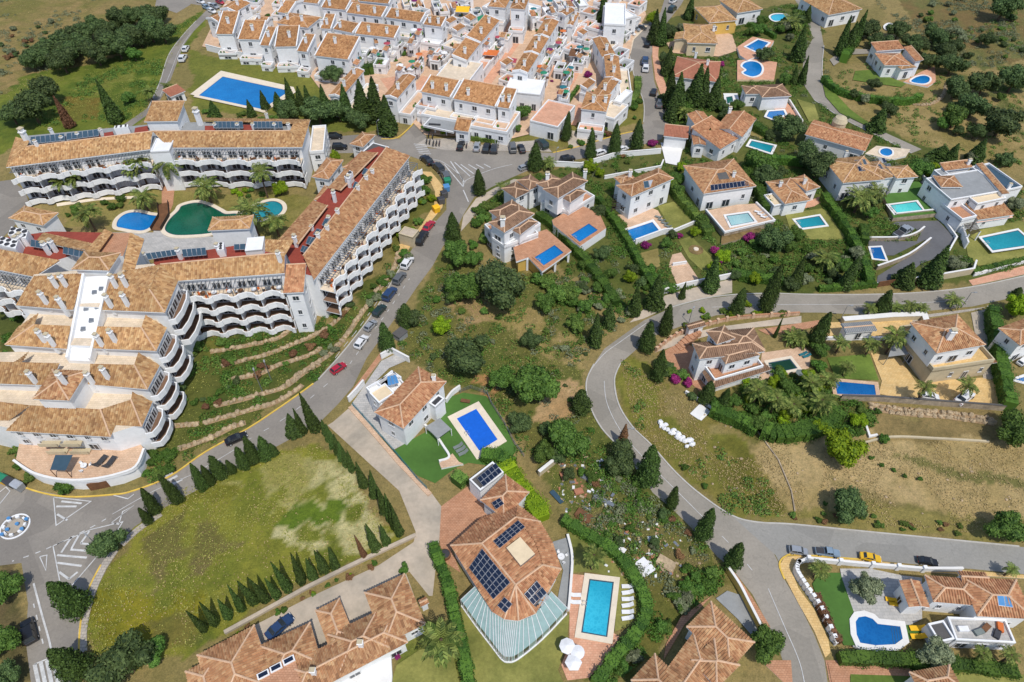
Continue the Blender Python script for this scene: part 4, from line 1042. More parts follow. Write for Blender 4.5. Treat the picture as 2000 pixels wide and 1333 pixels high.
for pts, m in (([(0,930),(60,957),(130,971),(220,967),(262,959),(332,931),(402,883),(482,839),(540,801),(586,769),(612,750)], 'ykerb'),([(622,742),(662,698),(704,646),(738,598),(772,540),(797,500)], 'kerb'),
               ([(745,272),(775,270),(800,250),(812,236)], 'ykerb'),([(1080,299),(1130,287),(1200,266),(1245,256)], 'ykerb'),([(1257,240),(1257,200),(1240,155),(1230,110)], 'kerb'),
               ([(2000,540),(1900,561),(1800,572),(1700,576),(1580,576),(1510,574),(1440,576),(1380,583),(1310,601)], 'kerb'),([(1160,712),(1145,748),(1152,792),(1175,837),(1215,880),(1250,925)], 'kerb'),
               ([(1212,710),(1200,742),(1208,790),(1235,834),(1270,868),(1320,924),(1370,968),(1430,1008),(1480,1021),(1550,1025),(1700,1040),(1990,1068)], 'kerb'),
               ([(290,212),(313,160),(329,110),(353,75),(383,42)], 'kerb'),([(1590,196),(1645,232),(1705,262),(1780,300)], 'kerb'),([(1628,196),(1606,150),(1609,90)], 'kerb'),
               ([(155,1285),(156,1240),(163,1188),(178,1142),(198,1104)], 'ykerb'),([(1532,1132),(1522,1104),(1533,1088),(1560,1085),(1700,1095)], 'ykerb')):
    L = smooth_line(PL(pts),5); mb = MB(); mb.strip(L, 0.28,0.0,0.17); tag(mb.build('kerb', M[m]), kind='structure')
# painted markings
line_mark([(828,312),(862,316),(900,345),(905,365),(912,352),(960,332),(1000,322)],.16)
for a, b in (((888,318),(918,345)),((900,322),(925,340)),((880,316),(908,358)),((915,322),(935,334)),((930,322),(945,330)),((868,322),(905,366)),((945,321),(958,328))): line_mark([a, b],.3, smooth=False)
line_mark([(905,372),(915,395)],.3, smooth=False)
for k in range(6): line_mark([(808 + k * 2,282 + k * 3.5),(832 + k * 2,284 + k * 3.5)],.28, smooth=False)
line_mark([(800,545),(760,605),(720,660),(676,722)],.13,1.2,1.6); line_mark([(640,750),(560,815),(470,868)],.12,1.5,2.2)
line_mark([(788,500),(765,545),(730,600),(698,645),(655,700),(640,735)],.12,2.0,1.4)
line_mark([(460,878),(380,925),(300,960),(220,1005)],.12)
# zebra near the corner of the stepped block
for k in range(5):
    o = (k * 9.5, k * 6.5); line_mark([(302 + o[0],936 + o[1] - 5),(328 + o[0] * 1.0,922 + o[1] - 5)],.5, smooth=False) if k < 4 else None
for k in range(5): line_mark([(68 + k * 12,1298 - k * 4),(78 + k * 12,1345 - k * 3)],.55, smooth=False)
line_mark([(68,1298),(92,1288)],.2, smooth=False)
# splitter islands painted on the approach to the roundabout
for q in ([(105,972),(110,1027),(178,980),(105,972)],[(104,1067),(118,1140),(142,1143),(222,1050),(240,1020),(178,1035),(104,1067)],[(218,1022),(262,988),(240,1000),(232,1025),(218,1022)],[(78,1088),(92,1085),(90,1115),(78,1088)],[(0,985),(20,960),(12,952),(0,962)],[(222,968),(250,975),(262,966)]):
    line_mark(q, .18, smooth=False)
for a, b in (((110,990),(150,990)),((112,1005),(132,1017)),((120,980),(160,984)),((140,1050),(120,1080)),((155,1045),(140,1072)),((112,1085),(170,1090)),((112,1100),(160,1106)),((138,1074),(174,1077)),((175,1038),(158,1062)),((158,1062),(176,1064)),((116,1118),(135,1132)),((135,1132),(152,1118))): line_mark([a, b],.36, smooth=False)
line_mark([(24,1097),(60,1085),(104,1067),(180,1030),(225,1003)],.2,1.1,.7)
line_mark([(66,1140),(82,1200),(96,1250),(103,1282)],.3); line_mark([(66,1180),(78,1230),(90,1280)],.2,1.2,1.1)
line_mark([(1890,588),(1700,595),(1500,596),(1390,601)],.1); line_mark([(1180,745),(1186,790),(1216,848),(1270,908),(1330,968),(1380,1018)],.12)
line_mark([(1386,1025),(1420,1058),(1450,1092),(1490,1140)],.12,1.6,1.4); line_mark([(1500,1150),(1530,1220),(1560,1290),(1572,1340)],.12)
line_mark([(1148,735),(1160,715),(1182,690),(1212,668),(1262,632)],.12)
line_mark([(372,66),(350,100),(332,145),(312,190)],.12)
# small roundabout
c = P(30,1029); R = thing('roundabout_island', 'round stone island with white rim and blue pots at the small roundabout', 'roundabout', c)
r_ = 26 * mpp(c); mb = MB(); mb.lathe(c, [(r_ * .62,.2),(0,.26)],24); mb.build('gravel_bed', M['concrete'], R)
for k in range(16):
    if k % 2 == 0: 
        mb = MB(); pts = [c + Vector((math.cos(t), math.sin(t),0)) * r_ * .74 for t in np.linspace(k * .3927, k * .3927 + .34,4)]; mb.strip(pts, r_ * .16,0,.5); mb.build('white_block', M['white'], R)
mb = MB(); pts = [c + Vector((math.cos(t), math.sin(t),0)) * r_ for t in np.linspace(0,6.283,33)[:-1]]; mb.strip(pts, .25,0,.17, closed=True); mb.build('rim', M['white'], R)
for k, (dx, dy) in enumerate(((.2,.1),(-.3,-.35),(.7,.5),(-.65,.55),(-.5,-.75),(.75,-.3))):
    mb = MB(); mb.lathe(c + Vector((dx * r_, dy * r_, .2)),[(.22,0),(.34,.5),(.3,.55),(0,.5)],8); mb.build('blue_pot', M['bluecol'], R)
# ------------------------------------------------------------------ apartment complex on the left
def rp(h, *polys, ridges=(), tile=None):
    h.roofmesh([[P(*q) for q in p] for p in polys],[(P(*a), P(*b)) for a, b in ridges], tile)
def body(h, pts, z, top='creampave', z0=0.0, m='white', name='wall'):
    mb = MB(); mb.prism(PL(pts, z), z0, z - 0.05,0, top=1, bottom=False); mb.build(name, [M[m], M[top]], h.root); h.plane(ccw(PL(pts, z)))
def mk_bay(w, out, fl='floorshade'):
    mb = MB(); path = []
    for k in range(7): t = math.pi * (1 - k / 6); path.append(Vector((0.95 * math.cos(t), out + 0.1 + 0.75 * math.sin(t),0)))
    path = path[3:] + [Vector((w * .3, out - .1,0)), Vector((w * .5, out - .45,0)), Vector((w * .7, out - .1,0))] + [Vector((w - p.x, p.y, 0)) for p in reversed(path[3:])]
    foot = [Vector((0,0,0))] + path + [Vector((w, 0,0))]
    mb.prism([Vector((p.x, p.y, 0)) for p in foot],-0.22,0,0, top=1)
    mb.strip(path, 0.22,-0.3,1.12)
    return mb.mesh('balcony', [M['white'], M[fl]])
def mk_divider(out):
    mb = MB(); mb.box((0, out / 2,0),.2, out, 2.6); return mb.mesh('divider', M['white'])
def mk_pergola(w, out):
    mb = MB(); n = max(4, int(w / 0.75))
    for k in range(n): mb.box(((k + .5) * w / n, out / 2 - .2,2.62),.12, out, .14)
    mb.box((w / 2, out - .3,2.5), w, .14,.14); mb.box((.15, out - .3,0),.14,.14,2.5); return mb.mesh('pergola', M['metal'])
def bays(h, a, b, n, levels, out=2.2, pergola_at=None, sh=3.4):
    t = b - a; L = t.length; t.normalize(); nn = Vector((t.y, -t.x, 0)); w = L / n; rz = math.atan2(nn.y, nn.x) - math.pi / 2
    t2 = Vector((nn.y, -nn.x, 0)); start = a if t2.dot(t) > 0 else b                # local x axis = rot(+x)
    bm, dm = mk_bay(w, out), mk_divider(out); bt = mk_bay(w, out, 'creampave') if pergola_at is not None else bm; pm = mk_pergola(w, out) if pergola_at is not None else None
    for z in levels:
        for k in range(n):
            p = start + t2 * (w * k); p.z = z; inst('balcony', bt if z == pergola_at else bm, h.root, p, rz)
            if z != pergola_at: inst('divider', dm, h.root, p, rz)
            else: inst('pergola', pm, h.root, p, rz)
            for f in (.3,.72):
                q = start + t2 * (w * (k + f)) + nn * .006; q.z = z + .05; put_window(h.root, 'door', q, nn, w * .36,2.3)
def furnish(h, a, b, n, z, off=1.2):
    r = random.Random(n); t = (b - a)
    for k in range(n):
        nn = Vector((t.y, -t.x, 0)).normalized(); p = a + t * ((k + r.uniform(.3,.7)) / n) + nn * off; p.z = z
        mb = MB(); mb.lathe(p, [(0,.68),(.6,.7),(.6,.76),(0,.76)],10); mb.tube(p, p + Vector((0,0,.7)),.05); mb.build('terrace_table', M[r.choice(['wood', 'wfab', 'wfab', 'metal', 'wood'])], h.root)
        for s in range(3): th = r.uniform(0,6.28); q = p + Vector((math.cos(th), math.sin(th),0)); mb = MB(); mb.box(q, .45,.45,.42, th); mb.box(q + Vector((math.cos(th), math.sin(th),0)) * .2 + Vector((0,0,.42)),.06,.45,.4, th); mb.build('terrace_chair', M[r.choice(['wood', 'wfab', 'dmetal', 'ofab'])], h.root)
def ac_unit(h, quad, z, name='air_unit', nf=(3,2), hgt=1.8):
    q = ccw(PL(quad, z + hgt)); mb = MB(); mb.prism(q, z, z + hgt, 0); u = mb.build(name, M['white'], h.root)
    for i in range(nf[0]):
        for j in range(nf[1]):
            p = q[0].lerp(q[1],(i + .5) / nf[0]).lerp(q[3].lerp(q[2],(i + .5) / nf[0]),(j + .5) / nf[1]); r = min((q[1] - q[0]).length / nf[0],(q[3] - q[0]).length / nf[1]) * .4
            mb = MB(); mb.lathe(Vector((p.x, p.y, z + hgt)),[(r, .01),(r, .14),(r * .85,.14),(r * .8,.06),(0,.05)],10); mb.build('fan', M['dmetal'], u)
BIG = 2.1
def tallchim(h, pts, hgt=2.6, w=.9, rz=-.25):
    for x, y in pts:
        p, n = h.hit(x, y); inst('chimney', CHIM, h.root, p, rz, (w * 1.1, w * 1.3, hgt / 1.6))
# --- north wing
h = House('apartment_building', 'long three-storey white apartment wing with tiled roof north of the lagoon pools', (58,400), 'apartment block', tile='tile5'); Z = 11.4
body(h, [(16,322),(297,289),(331,287),(587,286),(600,240),(400,238),(305,242),(45,266)], Z, 'grey')
rp(h, [(12,327, Z),(293,292, Z),(298,257, Z + 2),(52,287, Z + 2)],[(31,268, Z),(12,327, Z),(52,287, Z + 2),(58,276, Z + 2)], ridges=[((52,287, Z + 2),(298,257, Z + 2))])
rp(h, [(330,289, Z),(590,288, Z),(566,256, Z + 2),(298,257, Z + 2)],[(590,288, Z),(606,234, Z),(572,243, Z + 2),(566,256, Z + 2)],[(606,234, Z),(400,231, Z),(400,236, Z + 1),(572,243, Z + 1)], ridges=[((298,257, Z + 2),(566,256, Z + 2))])
h.panels([(61,283),(128,276),(126,261),(60,268)],7,1, 'collector', z=Z + 1.0); h.panels([(130,275),(194,267),(192,253),(130,261)],6,1, 'collector', z=Z + 1.0)
h.panels([(418,252),(476,252),(474,238),(418,238)],7,1, 'collector', z=Z + 1.0); h.panels([(495,252),(553,252),(551,238),(495,238)],7,1, 'collector', z=Z + 1.0)
for q in ([(140,276),(196,269),(196,264),(140,272)],[(203,267),(222,264),(220,257),(203,260)],[(262,260),(290,257),(288,246),(264,250)],[(400,256),(420,256),(420,246),(400,246)],[(474,254),(492,254),(492,244),(474,244)]):
    mb = MB(); mb.prism(PL(q, Z + .5), Z - .1, Z + .5); mb.build('terrace_floor', M['redterr'], h.root)
tallchim(h, [(58,284),(392,244)],4.4,1.5); tallchim(h, [(124,278),(155,271),(200,263),(73,286),(422,253),(466,253),(496,253),(538,253),(565,252),(103,262),(522,231)],1.6)
ac_unit(h, [(222,251),(250,248),(250,243),(224,246)], Z, hgt=2.4)
h.block('flat', (293,296),(330,294),(292,271),12.4, par=.3, top='white', win=False)
h.block('shed', (281,238),(346,237),(284,208),14.6, z0=8, pitch=.16, win=True, n=1)
h.block('flat', (604,296),(632,294),(604,246),6.5, par=.8, top='creampave')
a, b = P(18,322, Z), P(290,289.5, Z); bays(h, a, b, 6,[Z - 3.6, Z - 7.1, Z - 10.6],2.6, Z - 3.6); furnish(h, a, b, 9, Z - 3.6)
a, b = P(334,287, Z), P(586,286.5, Z); bays(h, a, b, 5,[Z - 3.6, Z - 7.1, Z - 10.6],2.6, Z - 3.6); furnish(h, a, b, 9, Z - 3.6)
# --- east wing and its tower
h = House('apartment_building', 'diagonal white apartment wing with red roof terrace stepping along the main street', (655,628), 'apartment block', tile='tile'); Z = 12.6
body(h, [(617,541),(797,306),(740,286),(700,300),(620,390),(545,468),(575,530)], Z, 'redterr')
rp(h, [(613,548, Z),(801,305, Z),(755,288, Z + 2),(592,500, Z + 2)],[(612,392, Z),(545,468, Z),(582,478, Z + 1.2),(640,402, Z + 1.2)],[(706,296, Z),(640,368, Z),(665,373, Z + 1),(738,299, Z + 1)], ridges=[((592,500, Z + 2),(755,288, Z + 2)),((665,373, Z + 1),(738,299, Z + 1)),((582,478, Z + 1.2),(640,402, Z + 1.2))])
for q in ([(635,427),(652,431),(641,446),(628,441)],[(619,447),(634,451),(624,464),(611,459)],[(603,462),(618,466),(608,481),(597,477)],[(591,480),(604,484),(596,496),(586,492)],[(693,355),(707,360),(699,373),(688,368)],[(712,329),(725,333),(718,345),(706,341)]): h.panels(q, 2,1, 'collector', z=Z + 1.1, name='solar_panel')
ac_unit(h, [(672,345),(683,333),(689,336),(678,349)], Z, nf=(2,1), hgt=2.6)
tallchim(h, [(548,508),(684,366),(655,395),(580,482)],3.0); tallchim(h, [(660,418),(643,432),(622,465),(640,450),(728,340),(716,352),(700,372),(610,450)],1.3)
a, b = P(797,309, Z), P(618,541, Z); bays(h, b, a, 9,[Z - 3.6, Z - 6.9, Z - 10.2],2.8, Z - 3.6); furnish(h, b, a, 11, Z - 3.6)
h.block('shed', (553,573),(593,571),(555,530),12.4, pitch=.25, n=3, tile='tile2')
for (A, B, C, z, nm) in (((609,346),(642,351),(641,309),8.0,0),((669,328),(691,335),(699,295),9.0,0),((613,391),(646,396),(626,362),8.0,0),((683,282),(709,288),(710,259),6.0,0)):
    h.block('hip', A, B, C, z, pitch=.3, n=2)
h.block('flat', (708,296),(740,305),(727,278),9.5, par=.12, top='dgrey', n=2)
# --- south wing and stepped block
h = House('apartment_building', 'large stepped white apartment block with four tiled tiers and a central stair ramp', (150,890), 'apartment block', tile='tile5'); Z = 15.0
body(h, [(352,545),(553,531),(556,496),(520,470),(300,505),(300,540)], Z, 'redterr')
rp(h, [(348,549, Z),(556,534, Z),(556,494, Z + 2),(313,517, Z + 2)], ridges=[((556,494, Z + 2),(313,517, Z + 2))])
rp(h, [(512,490, Z),(556,500, Z),(575,470, Z + 1),(512,468, Z + 1)])
h.panels([(290,509),(346,500),(343,488),(284,496)],6,1, 'collector', z=Z + 1.2); h.panels([(358,504),(404,500),(402,484),(355,488)],5,1, 'collector', z=Z + 1.2); h.panels([(457,490),(480,489),(480,477),(457,478)],2,1, 'collector', z=Z + 1)
tallchim(h, [(288,513),(354,506),(430,497),(548,512)],2.6)
h.block('flat', (478,490),(512,487),(478,465), Z + 1.8, z0=8, par=.12, top='white', win=False)
ac_unit(h, [(424,489),(437,487),(437,474),(426,475)], Z, nf=(1,3), hgt=2.0)
h.block('hip', (406,451),(488,447),(410,425),13.5, z0=5, pitch=.3, n=1)
a, b = P(352,546, Z), P(551,532, Z); bays(h, a, b, 4,[Z - 3.8, Z - 7.3, Z - 10.8, Z - 14.3],2.8, Z - 3.8); furnish(h, a, b, 8, Z - 3.8)
# west stub
body(h, [(-50,515),(62,536),(112,508),(200,480),(230,455),(100,452),(-40,470)], Z, 'redterr')
rp(h, [(-60,516, Z),(66,541, Z),(118,509, Z + 2),(-50,478, Z + 2)]); rp(h, [(188,478, Z),(85,455, Z),(72,470, Z + 1.4),(178,495, Z + 1.4)])
h.panels([(60,483),(100,490),(98,475),(60,468)],4,1, 'collector', z=Z + 1.2); h.panels([(123,497),(165,506),(167,489),(124,481)],4,1, 'collector', z=Z + 1.2)
tallchim(h, [(44,486),(97,497),(110,492),(150,503),(52,480)],3.0,1.0)
ac_unit(h, [(-6,477),(30,486),(36,470),(2,462)], Z, hgt=2.4); ac_unit(h, [(15,458),(50,466),(55,450),(22,443)], Z, hgt=2.4)
h.block('hip', (17,427),(84,441),(44,402),8.0, pitch=.3, n=2)
a, b = P(-50,517, Z), P(62,537, Z); bays(h, a, b, 3,[Z - 3.8, Z - 7.3, Z - 10.8],2.8, Z - 3.8)
# entrance axis: flat brown deck between two tiled strips, pyramid cap
body(h, [(186,500),(216,455),(256,455),(240,500)],16.4, 'terra')
rp(h, [(150,512,16),(205,448,16),(220,455,17.2),(188,500,17.2)])
rp(h, [(282,468,16),(262,530,16),(238,528,17.2),(254,455,17.2)])
h.block('hip', (140,527),(213,529),(180,493),19.5, z0=10, pitch=.35, win=False)
# tiers
body(h, [(33,593),(320,606),(346,552),(300,515),(66,536)],16.0); body(h, [(14,669),(303,681),(323,640),(285,605),(70,598)],13.2)
body(h, [(-60,743),(286,755),(310,712),(270,680),(-60,690)],10.6); body(h, [(-60,818),(16,836),(213,848),(274,829),(295,785),(250,750),(-60,750)],8.0)
rp(h, [(30,597,16),(143,606,16),(165,534,18),(66,540,17.6)],[(200,606,16),(322,611,16),(292,566,18),(215,538,18)],[(322,611,16),(348,549,16),(313,517,18),(292,566,18)],[(215,538,18),(292,566,18),(313,517,18),(250,530,18.2)], ridges=[((322,611,16),(292,566,18))])
rp(h, [(10,674,13.2),(130,682,13.2),(138,637,15),(68,634,15)],[(35,640,13.2),(10,674,13.2),(68,634,15),(76,612,15)], ridges=[((10,674,13.2),(68,634,15))])
rp(h, [(182,681,13.2),(305,686,13.2),(276,640,15),(190,638,15)],[(305,686,13.2),(326,641,13.2),(284,616,15),(276,640,15)], ridges=[((305,686,13.2),(276,640,15))])
rp(h, [(-60,748,10.6),(95,753,10.6),(117,710,12.4),(-40,706,12.4)],[(40,700,12.0),(0,726,11.4),(46,706,12.4),(58,686,12.6)])
rp(h, [(172,751,10.6),(288,761,10.6),(262,713,12.4),(177,711,12.4)],[(288,761,10.6),(312,714,10.6),(270,689,12.4),(262,713,12.4)], ridges=[((288,761,10.6),(262,713,12.4))])
rp(h, [(11,842,8),(216,854,8),(196,800,10),(60,792,10)],[(216,854,8),(226,831,8),(196,800,10)],[(226,831,8),(277,834,8),(256,781,10),(196,800,10)],[(277,834,8),(298,785,8),(258,766,10),(256,781,10)],[(-60,822,8),(18,822,8),(60,792,10),(-60,778,10)], ridges=[((277,834,8),(256,781,10)),((216,854,8),(196,800,10))])
h.block('hip', (64,780),(135,783),(98,722),13.0, z0=6, pitch=.36, win=False, tile='tile')
n_ = Vector((0,-1,0)); p = P(112,805,10.6); put_window(h.root, 'window', Vector((p.x, P(100,781,13).y + .5,10.2)), n_, 1.0,1.6)
tallchim(h, [(92,594),(126,604),(218,600),(250,597),(112,562),(130,560),(228,562),(248,560),(88,668),(106,676),(200,676),(226,668),(60,752),(70,748),(128,750),(182,750),(212,740)],3.0,.9)
# central stair ramp
mb = MB(); top = [P(166,541,18.2), P(215,539,18.2), P(178,706,11.4), P(134,704,11.4)]
mb.hull8([Vector((p.x, p.y, p.z - 3)) for p in top][::-1], top[::-1]); mb.build('stair_ramp', M['white'], h.root)
for a, b in ((top[0], top[3]),(top[1], top[2])):
    mb = MB(); v = (b - a).normalized(); s_ = Vector((-v.y, v.x, 0)).normalized() * .22; u1 = Vector((0,0,.9)); u0 = Vector((0,0,-1))
    mb.hull8([a - s_ + u0, a + s_ + u0, a + s_ + u1, a - s_ + u1],[b - s_ + u0, b + s_ + u0, b + s_ + u1, b - s_ + u1]); mb.build('parapet', M['white'], h.root)
for fx, fy in ((.5,.18),(.3,.38),(.75,.36),(.62,.52),(.35,.62),(.3,.8),(.75,.14)):
    p = top[0].lerp(top[3], fy).lerp(top[1].lerp(top[2], fy), fx); mb = MB(); mb.box(p - Vector((0,0,.2)),.9,1.5,.26,.3); mb.build('light_well', M['metal'], h.root)
# rounded end balconies of the tiers
for a, b, z, n in (((322,608),(346,553),16,2),((304,683),(324,641),13.2,2),((287,758),(310,714),10.6,2),((276,831),(296,786),8,2)):
    A, B = P(*a, z), P(*b, z); t = B - A; L = t.length; t.normalize(); nn = Vector((t.y, -t.x, 0)); nn = nn if nn.x > 0 else -nn
    for q in (z - 3.3, z - 6.3, z - 9.3):
        if q < .3: continue
        o = 1.2 + (z - 3.3 - q) * .12; path = [A - t * .4, A + nn * o, A.lerp(B, .3) + nn * (o + .55), A.lerp(B, .7) + nn * (o + .55), B + nn * o, B + t * .4]; mb = MB(); path = [Vector((p.x, p.y, 0)) for p in path]
        mb.prism(path, q - .25, q, 0, top=1); mb.strip(path, .22, q - .25, q + 1.15); mb.build('balcony', [M['white'], M['floorshade']], h.root)
        for f in (.2,.5,.8): p = A + t * L * f + nn * .01; p.z = q + .05; put_window(h.root, 'door', p, nn, L * .26,2.2)
F = [P(14,838,8), P(214,850,8), P(216,800,8), P(14,790,8)]; h.windows(F, 2.7,7.7,2)
for x, y, z in ((104,858,5.2),(146,858,5.2),(116,880,2.75),(160,880,2.75)):
    p = P(x, y, z); p.y = P(110,846,8).y - .5; mb = MB(); mb.box(p, 3.4,1.3,.15); mb.box(p + Vector((0,-.62,.15)),3.4,.1,.8); mb.build('balcony', M['beige'], h.root)
slab('garden_terrace', [(30,903),(50,917),(72,929),(110,939),(150,942),(190,939),(232,930),(268,915),(284,880),(260,850),(40,855)], 'terra2', 0,2.6, 'white')
b1 = wall('terrace_wall', [(30,903),(50,917),(72,929),(110,939),(150,942),(190,939),(232,930),(268,915),(284,880)], 'curved white parapet round the paved terrace in front of the stepped apartment block', .7,.3, z0=2.6, smooth=True)
mb = MB(); p = P(196,948,1); A, B = P(180,955), P(218,947); q = Vector((0,-.15,0)); mb.hull8([A + q, B + q, B + q + Vector((0,0,2.0)), A + q + Vector((0,0,2.0))],[A + q * 3, B + q * 3, B + q * 3 + Vector((0,0,2.0)), A + q * 3 + Vector((0,0,2.0))]); tag(mb.build('garage_door', M['wood']), 'brown garage door in the curved white terrace wall below the apartments', 'garage door')
# awning and loungers on that terrace
A = thing('awning', 'grey blue sail awning over the paved terrace of the stepped block', 'awning', P(120,905,2.6)); mb = MB()
q = [P(98,918,5), P(128,919,5), P(142,889,5.6), P(108,889,5.6)]; mb.hull8([x - Vector((0,0,.06)) for x in q], q); mb.build('cover', M['collector'], A)
for x in q[:2]: mb = MB(); mb.tube((x.x, x.y, 2.6), x, .07); mb.build('post', M['wood'], A)
lounger(201,899,70, 'left dark sun lounger on the paved terrace below the stepped block', 'dmetal', 'dark loungers on the apartment terrace', 1.5,2.6); lounger(219,901,75, 'right dark sun lounger on the paved terrace below the stepped block', 'dmetal', 'dark loungers on the apartment terrace', 1.5,2.6)
table(163,909,6, 'white table set on the paved terrace below the stepped apartment block', 'wfab', z0=2.6, chairs=3)
# gardens and lagoon pools
sheet('footpath', [(316,330),(345,330),(338,400),(322,440),(318,460),(300,462),(316,400)], 'terra'); sheet('footpath', [(110,398),(190,387),(275,383),(275,388),(190,392),(112,404)], 'coping')
sheet('terrace', [(205,455),(300,455),(300,440),(330,452),(400,462),(520,470),(480,500),(240,500)], 'greypave')
pool('blue rounded lagoon pool left of the wooden footbridge by the apartments', [(228,442),(232,428),(248,417),(270,415),(292,420),(312,424),(302,438),(282,450),(262,450),(240,446)], 'pblue', 0, 'coping', 1.1, True)
pool('large green lagoon pool with shallow blue bay between the apartment wings', [(322,448),(330,430),(348,412),(356,402),(384,396),(408,402),(428,412),(440,418),(462,418),(452,430),(430,445),(410,456),(360,460),(335,458)], 'pgreen', 0, 'coping', 1.1, True)
pool('round teal lagoon pool at the east end behind the tall palm', [(478,418),(500,402),(530,393),(548,398),(552,410),(540,422),(515,428),(490,428)], 'pteal', 0, 'coping', 1.1, True)
w = thing('footbridge', 'brown timber footbridge between the two lagoon pools', 'footbridge', P(318,430)); mb = MB(); L = PL([(320,400),(322,425),(306,452)]); mb.strip(L, 2.6,.25,.4); mb.build('deck', M['wood'], w)
for o in (-1.3,1.3): mb = MB(); mb.strip(offset_line(L, o),.1,.4,1.3); mb.build('railing', M['dwood'], w)
# ------------------------------------------------------------------ villas
# villa with two belvederes, upper one
h = House('villa', 'upper of two white belvedere villas with brown roofs, roof terrace over its own blue pool', (1085,425), 'villa', tile='tile3')
slab('pool_terrace', [(1078,430),(1081,440),(1133,481),(1184,446),(1170,415),(1130,400)], 'terra', 0,2.6, 'white')
h.block('flat', (1056,393),(1110,412),(1075,350),4.0, par=.8, top='terra'); h.block('flat', (1110,413),(1162,382),(1098,388),4.0, par=.8, top='terra')
h.block('hip', (1090,388),(1148,354),(1062,369),8.6, z0=3, pitch=.3, n=1); h.block('hip', (1114,396),(1145,375),(1098,382),7.2, z0=3.2, pitch=.24, win=False); h.block('hip', (1072,372),(1100,352),(1058,352),8.4, z0=3, pitch=.3, win=False)
h.chim([(1069,352),(1142,346)],1.3)
h = House('garage_house', 'pair of low brown roofed annexes left of the upper belvedere villa', (1030,385), 'house', tile='tile3')
h.block('hip', (1034,372),(1061,360),(1009,353),6.5, pitch=.25); h.block('hip', (1007,388),(1035,374),(983,367),6.0, pitch=.25); h.chim([(990,385)])
pool('narrow blue pool on the raised deck of the upper belvedere villa', [(1115,459),(1132,473),(1168,450),(1150,437)], 'pblue', 2.6, 'terra', .5)
h = House('villa', 'lower of two white belvedere villas, brown roof and pool deck standing on posts', (985,505), 'villa', tile='tile3')
mb = MB(); dk = PL([(1008,511),(1032,503),(1059,531),(1116,490),(1068,448),(1000,470)],4.0); mb.prism(dk, 3.5,4.0,0, top=1); mb.build('pool_deck', [M['white'], M['terra']], h.root)
mb = MB(); mb.prism(PL([(1012,510),(1034,504),(1052,520),(1095,492),(1068,460),(1005,475)],3.5),0,3.48); mb.build('wall', M['yellowwall'], h.root)
for x, y in ((1058,527),(1085,509),(1111,490),(1030,506)): p = P(x, y, 3.5); mb = MB(); mb.box((p.x, p.y, 0),.5,.5,3.5); mb.build('post', M['white'], h.root)
h.block('flat', (946,438),(985,480),(1005,408),5.6, par=.8, top='terra', n=2); h.block('flat', (985,480),(1056,436),(965,462),5.6, par=.8, top='terra', n=2)
h.block('hip', (985,455),(1044,418),(957,434),9.6, z0=4.5, pitch=.3, n=1); h.block('hip', (1016,459),(1050,434),(1000,446),8.2, z0=5, pitch=.22, win=False); h.block('hip', (975,428),(1020,405),(962,410),9.2, z0=4.5, pitch=.3, win=False)
h.chim([(982,442)],1.5)
pool('blue pool on the deck of the lower belvedere villa', [(1044,503),(1062,519),(1101,494),(1083,479)], 'pblue', 4.0, 'terra', .5)
# white two storey villa with blue panel
h = House('villa', 'white two-storey villa with a small blue solar collector on its tiled hip roof', (1231,418), 'villa', tile='tile')
h.block('hip', (1233,385),(1316,349),(1209,361),7.6, pitch=.34, n=2); h.block('hip', (1215,362),(1245,352),(1206,345),6.4, pitch=.3, win=False); h.chim([(1230,346)],1.2)
h.panels([(1258,369),(1280,366),(1275,352),(1256,355)],2,1, 'tealcol' if 'tealcol' in M else 'collector')
p = thing('pergola', 'brown timber pergola over the terrace west of the villa with the blue collector', 'pergola', P(1206,408)); q = PL([(1195,408),(1226,405),(1220,380),(1196,382)],3.0)
for x in q: mb = MB(); mb.box((x.x, x.y, 0),.2,.2,3); mb.build('post', M['dwood'], p)
for k in range(8): a, b = q[0].lerp(q[3], k / 7), q[1].lerp(q[2], k / 7); mb = MB(); mb.tube(a, b, .09, n=4); mb.build('beam', M['dwood'], p)
sheet('lawn', [(1284,403),(1313,453),(1369,432),(1322,393)], 'lawn'); sheet('terrace', [(1205,420),(1225,440),(1225,475),(1240,478),(1296,456),(1310,456),(1285,412),(1268,405),(1240,420)], 'terra2')
wall('garden_wall', [(1321,392),(1369,432),(1312,456)], 'white wall along two sides of the rectangular lawn beside the blue collector villa', .9)
wall('garden_wall', [(1240,478),(1294,458),(1312,456)], 'white retaining wall below the pool of the blue collector villa', 1.6, z0=0)
pool('bright blue pool below the white villa with the blue collector', [(1223,451),(1235,471),(1290,454),(1274,434)], 'pblue', 0, 'wcoping', .8)
for i in range(5): lounger(1284 + i * 6,424 + i * 6,150, ORD[i] + ' grey sun lounger from the top in the row between pool and lawn', 'grefab', 'loungers beside the rectangular lawn', 1.0)
sheet('terrace', [(1313,498),(1330,494),(1364,545),(1322,556),(1306,520)], 'terra2'); sheet('lawn', [(1325,470),(1350,462),(1398,512),(1378,536),(1345,505)], 'lawn'); sheet('lawn', [(1240,498),(1285,486),(1290,520),(1265,532)], 'lawn2')
wall('garden_wall', [(1296,574),(1335,562),(1430,543)], 'low white wall with brown gate along the upper side of the winding road', 1.5)
wall('garden_wall', [(1313,520),(1340,516)], 'short white terrace wall on the steps above the winding road', .8)
c = P(1359,489); R = thing('flower_bed', 'round dark flower bed in the lawn left of the bougainvillea', 'flower bed', c); mb = MB(); mb.lathe(c, [(1.9,0),(1.8,.2),(1.3,.26),(0,.24)],18); mb.build('soil_ring', M['gardensoil'], R); mb = MB(); mb.lathe(c, [(.7,.2),(.65,.5),(0,.6)],10); mb.build('pale_plant', M['coping'], R)
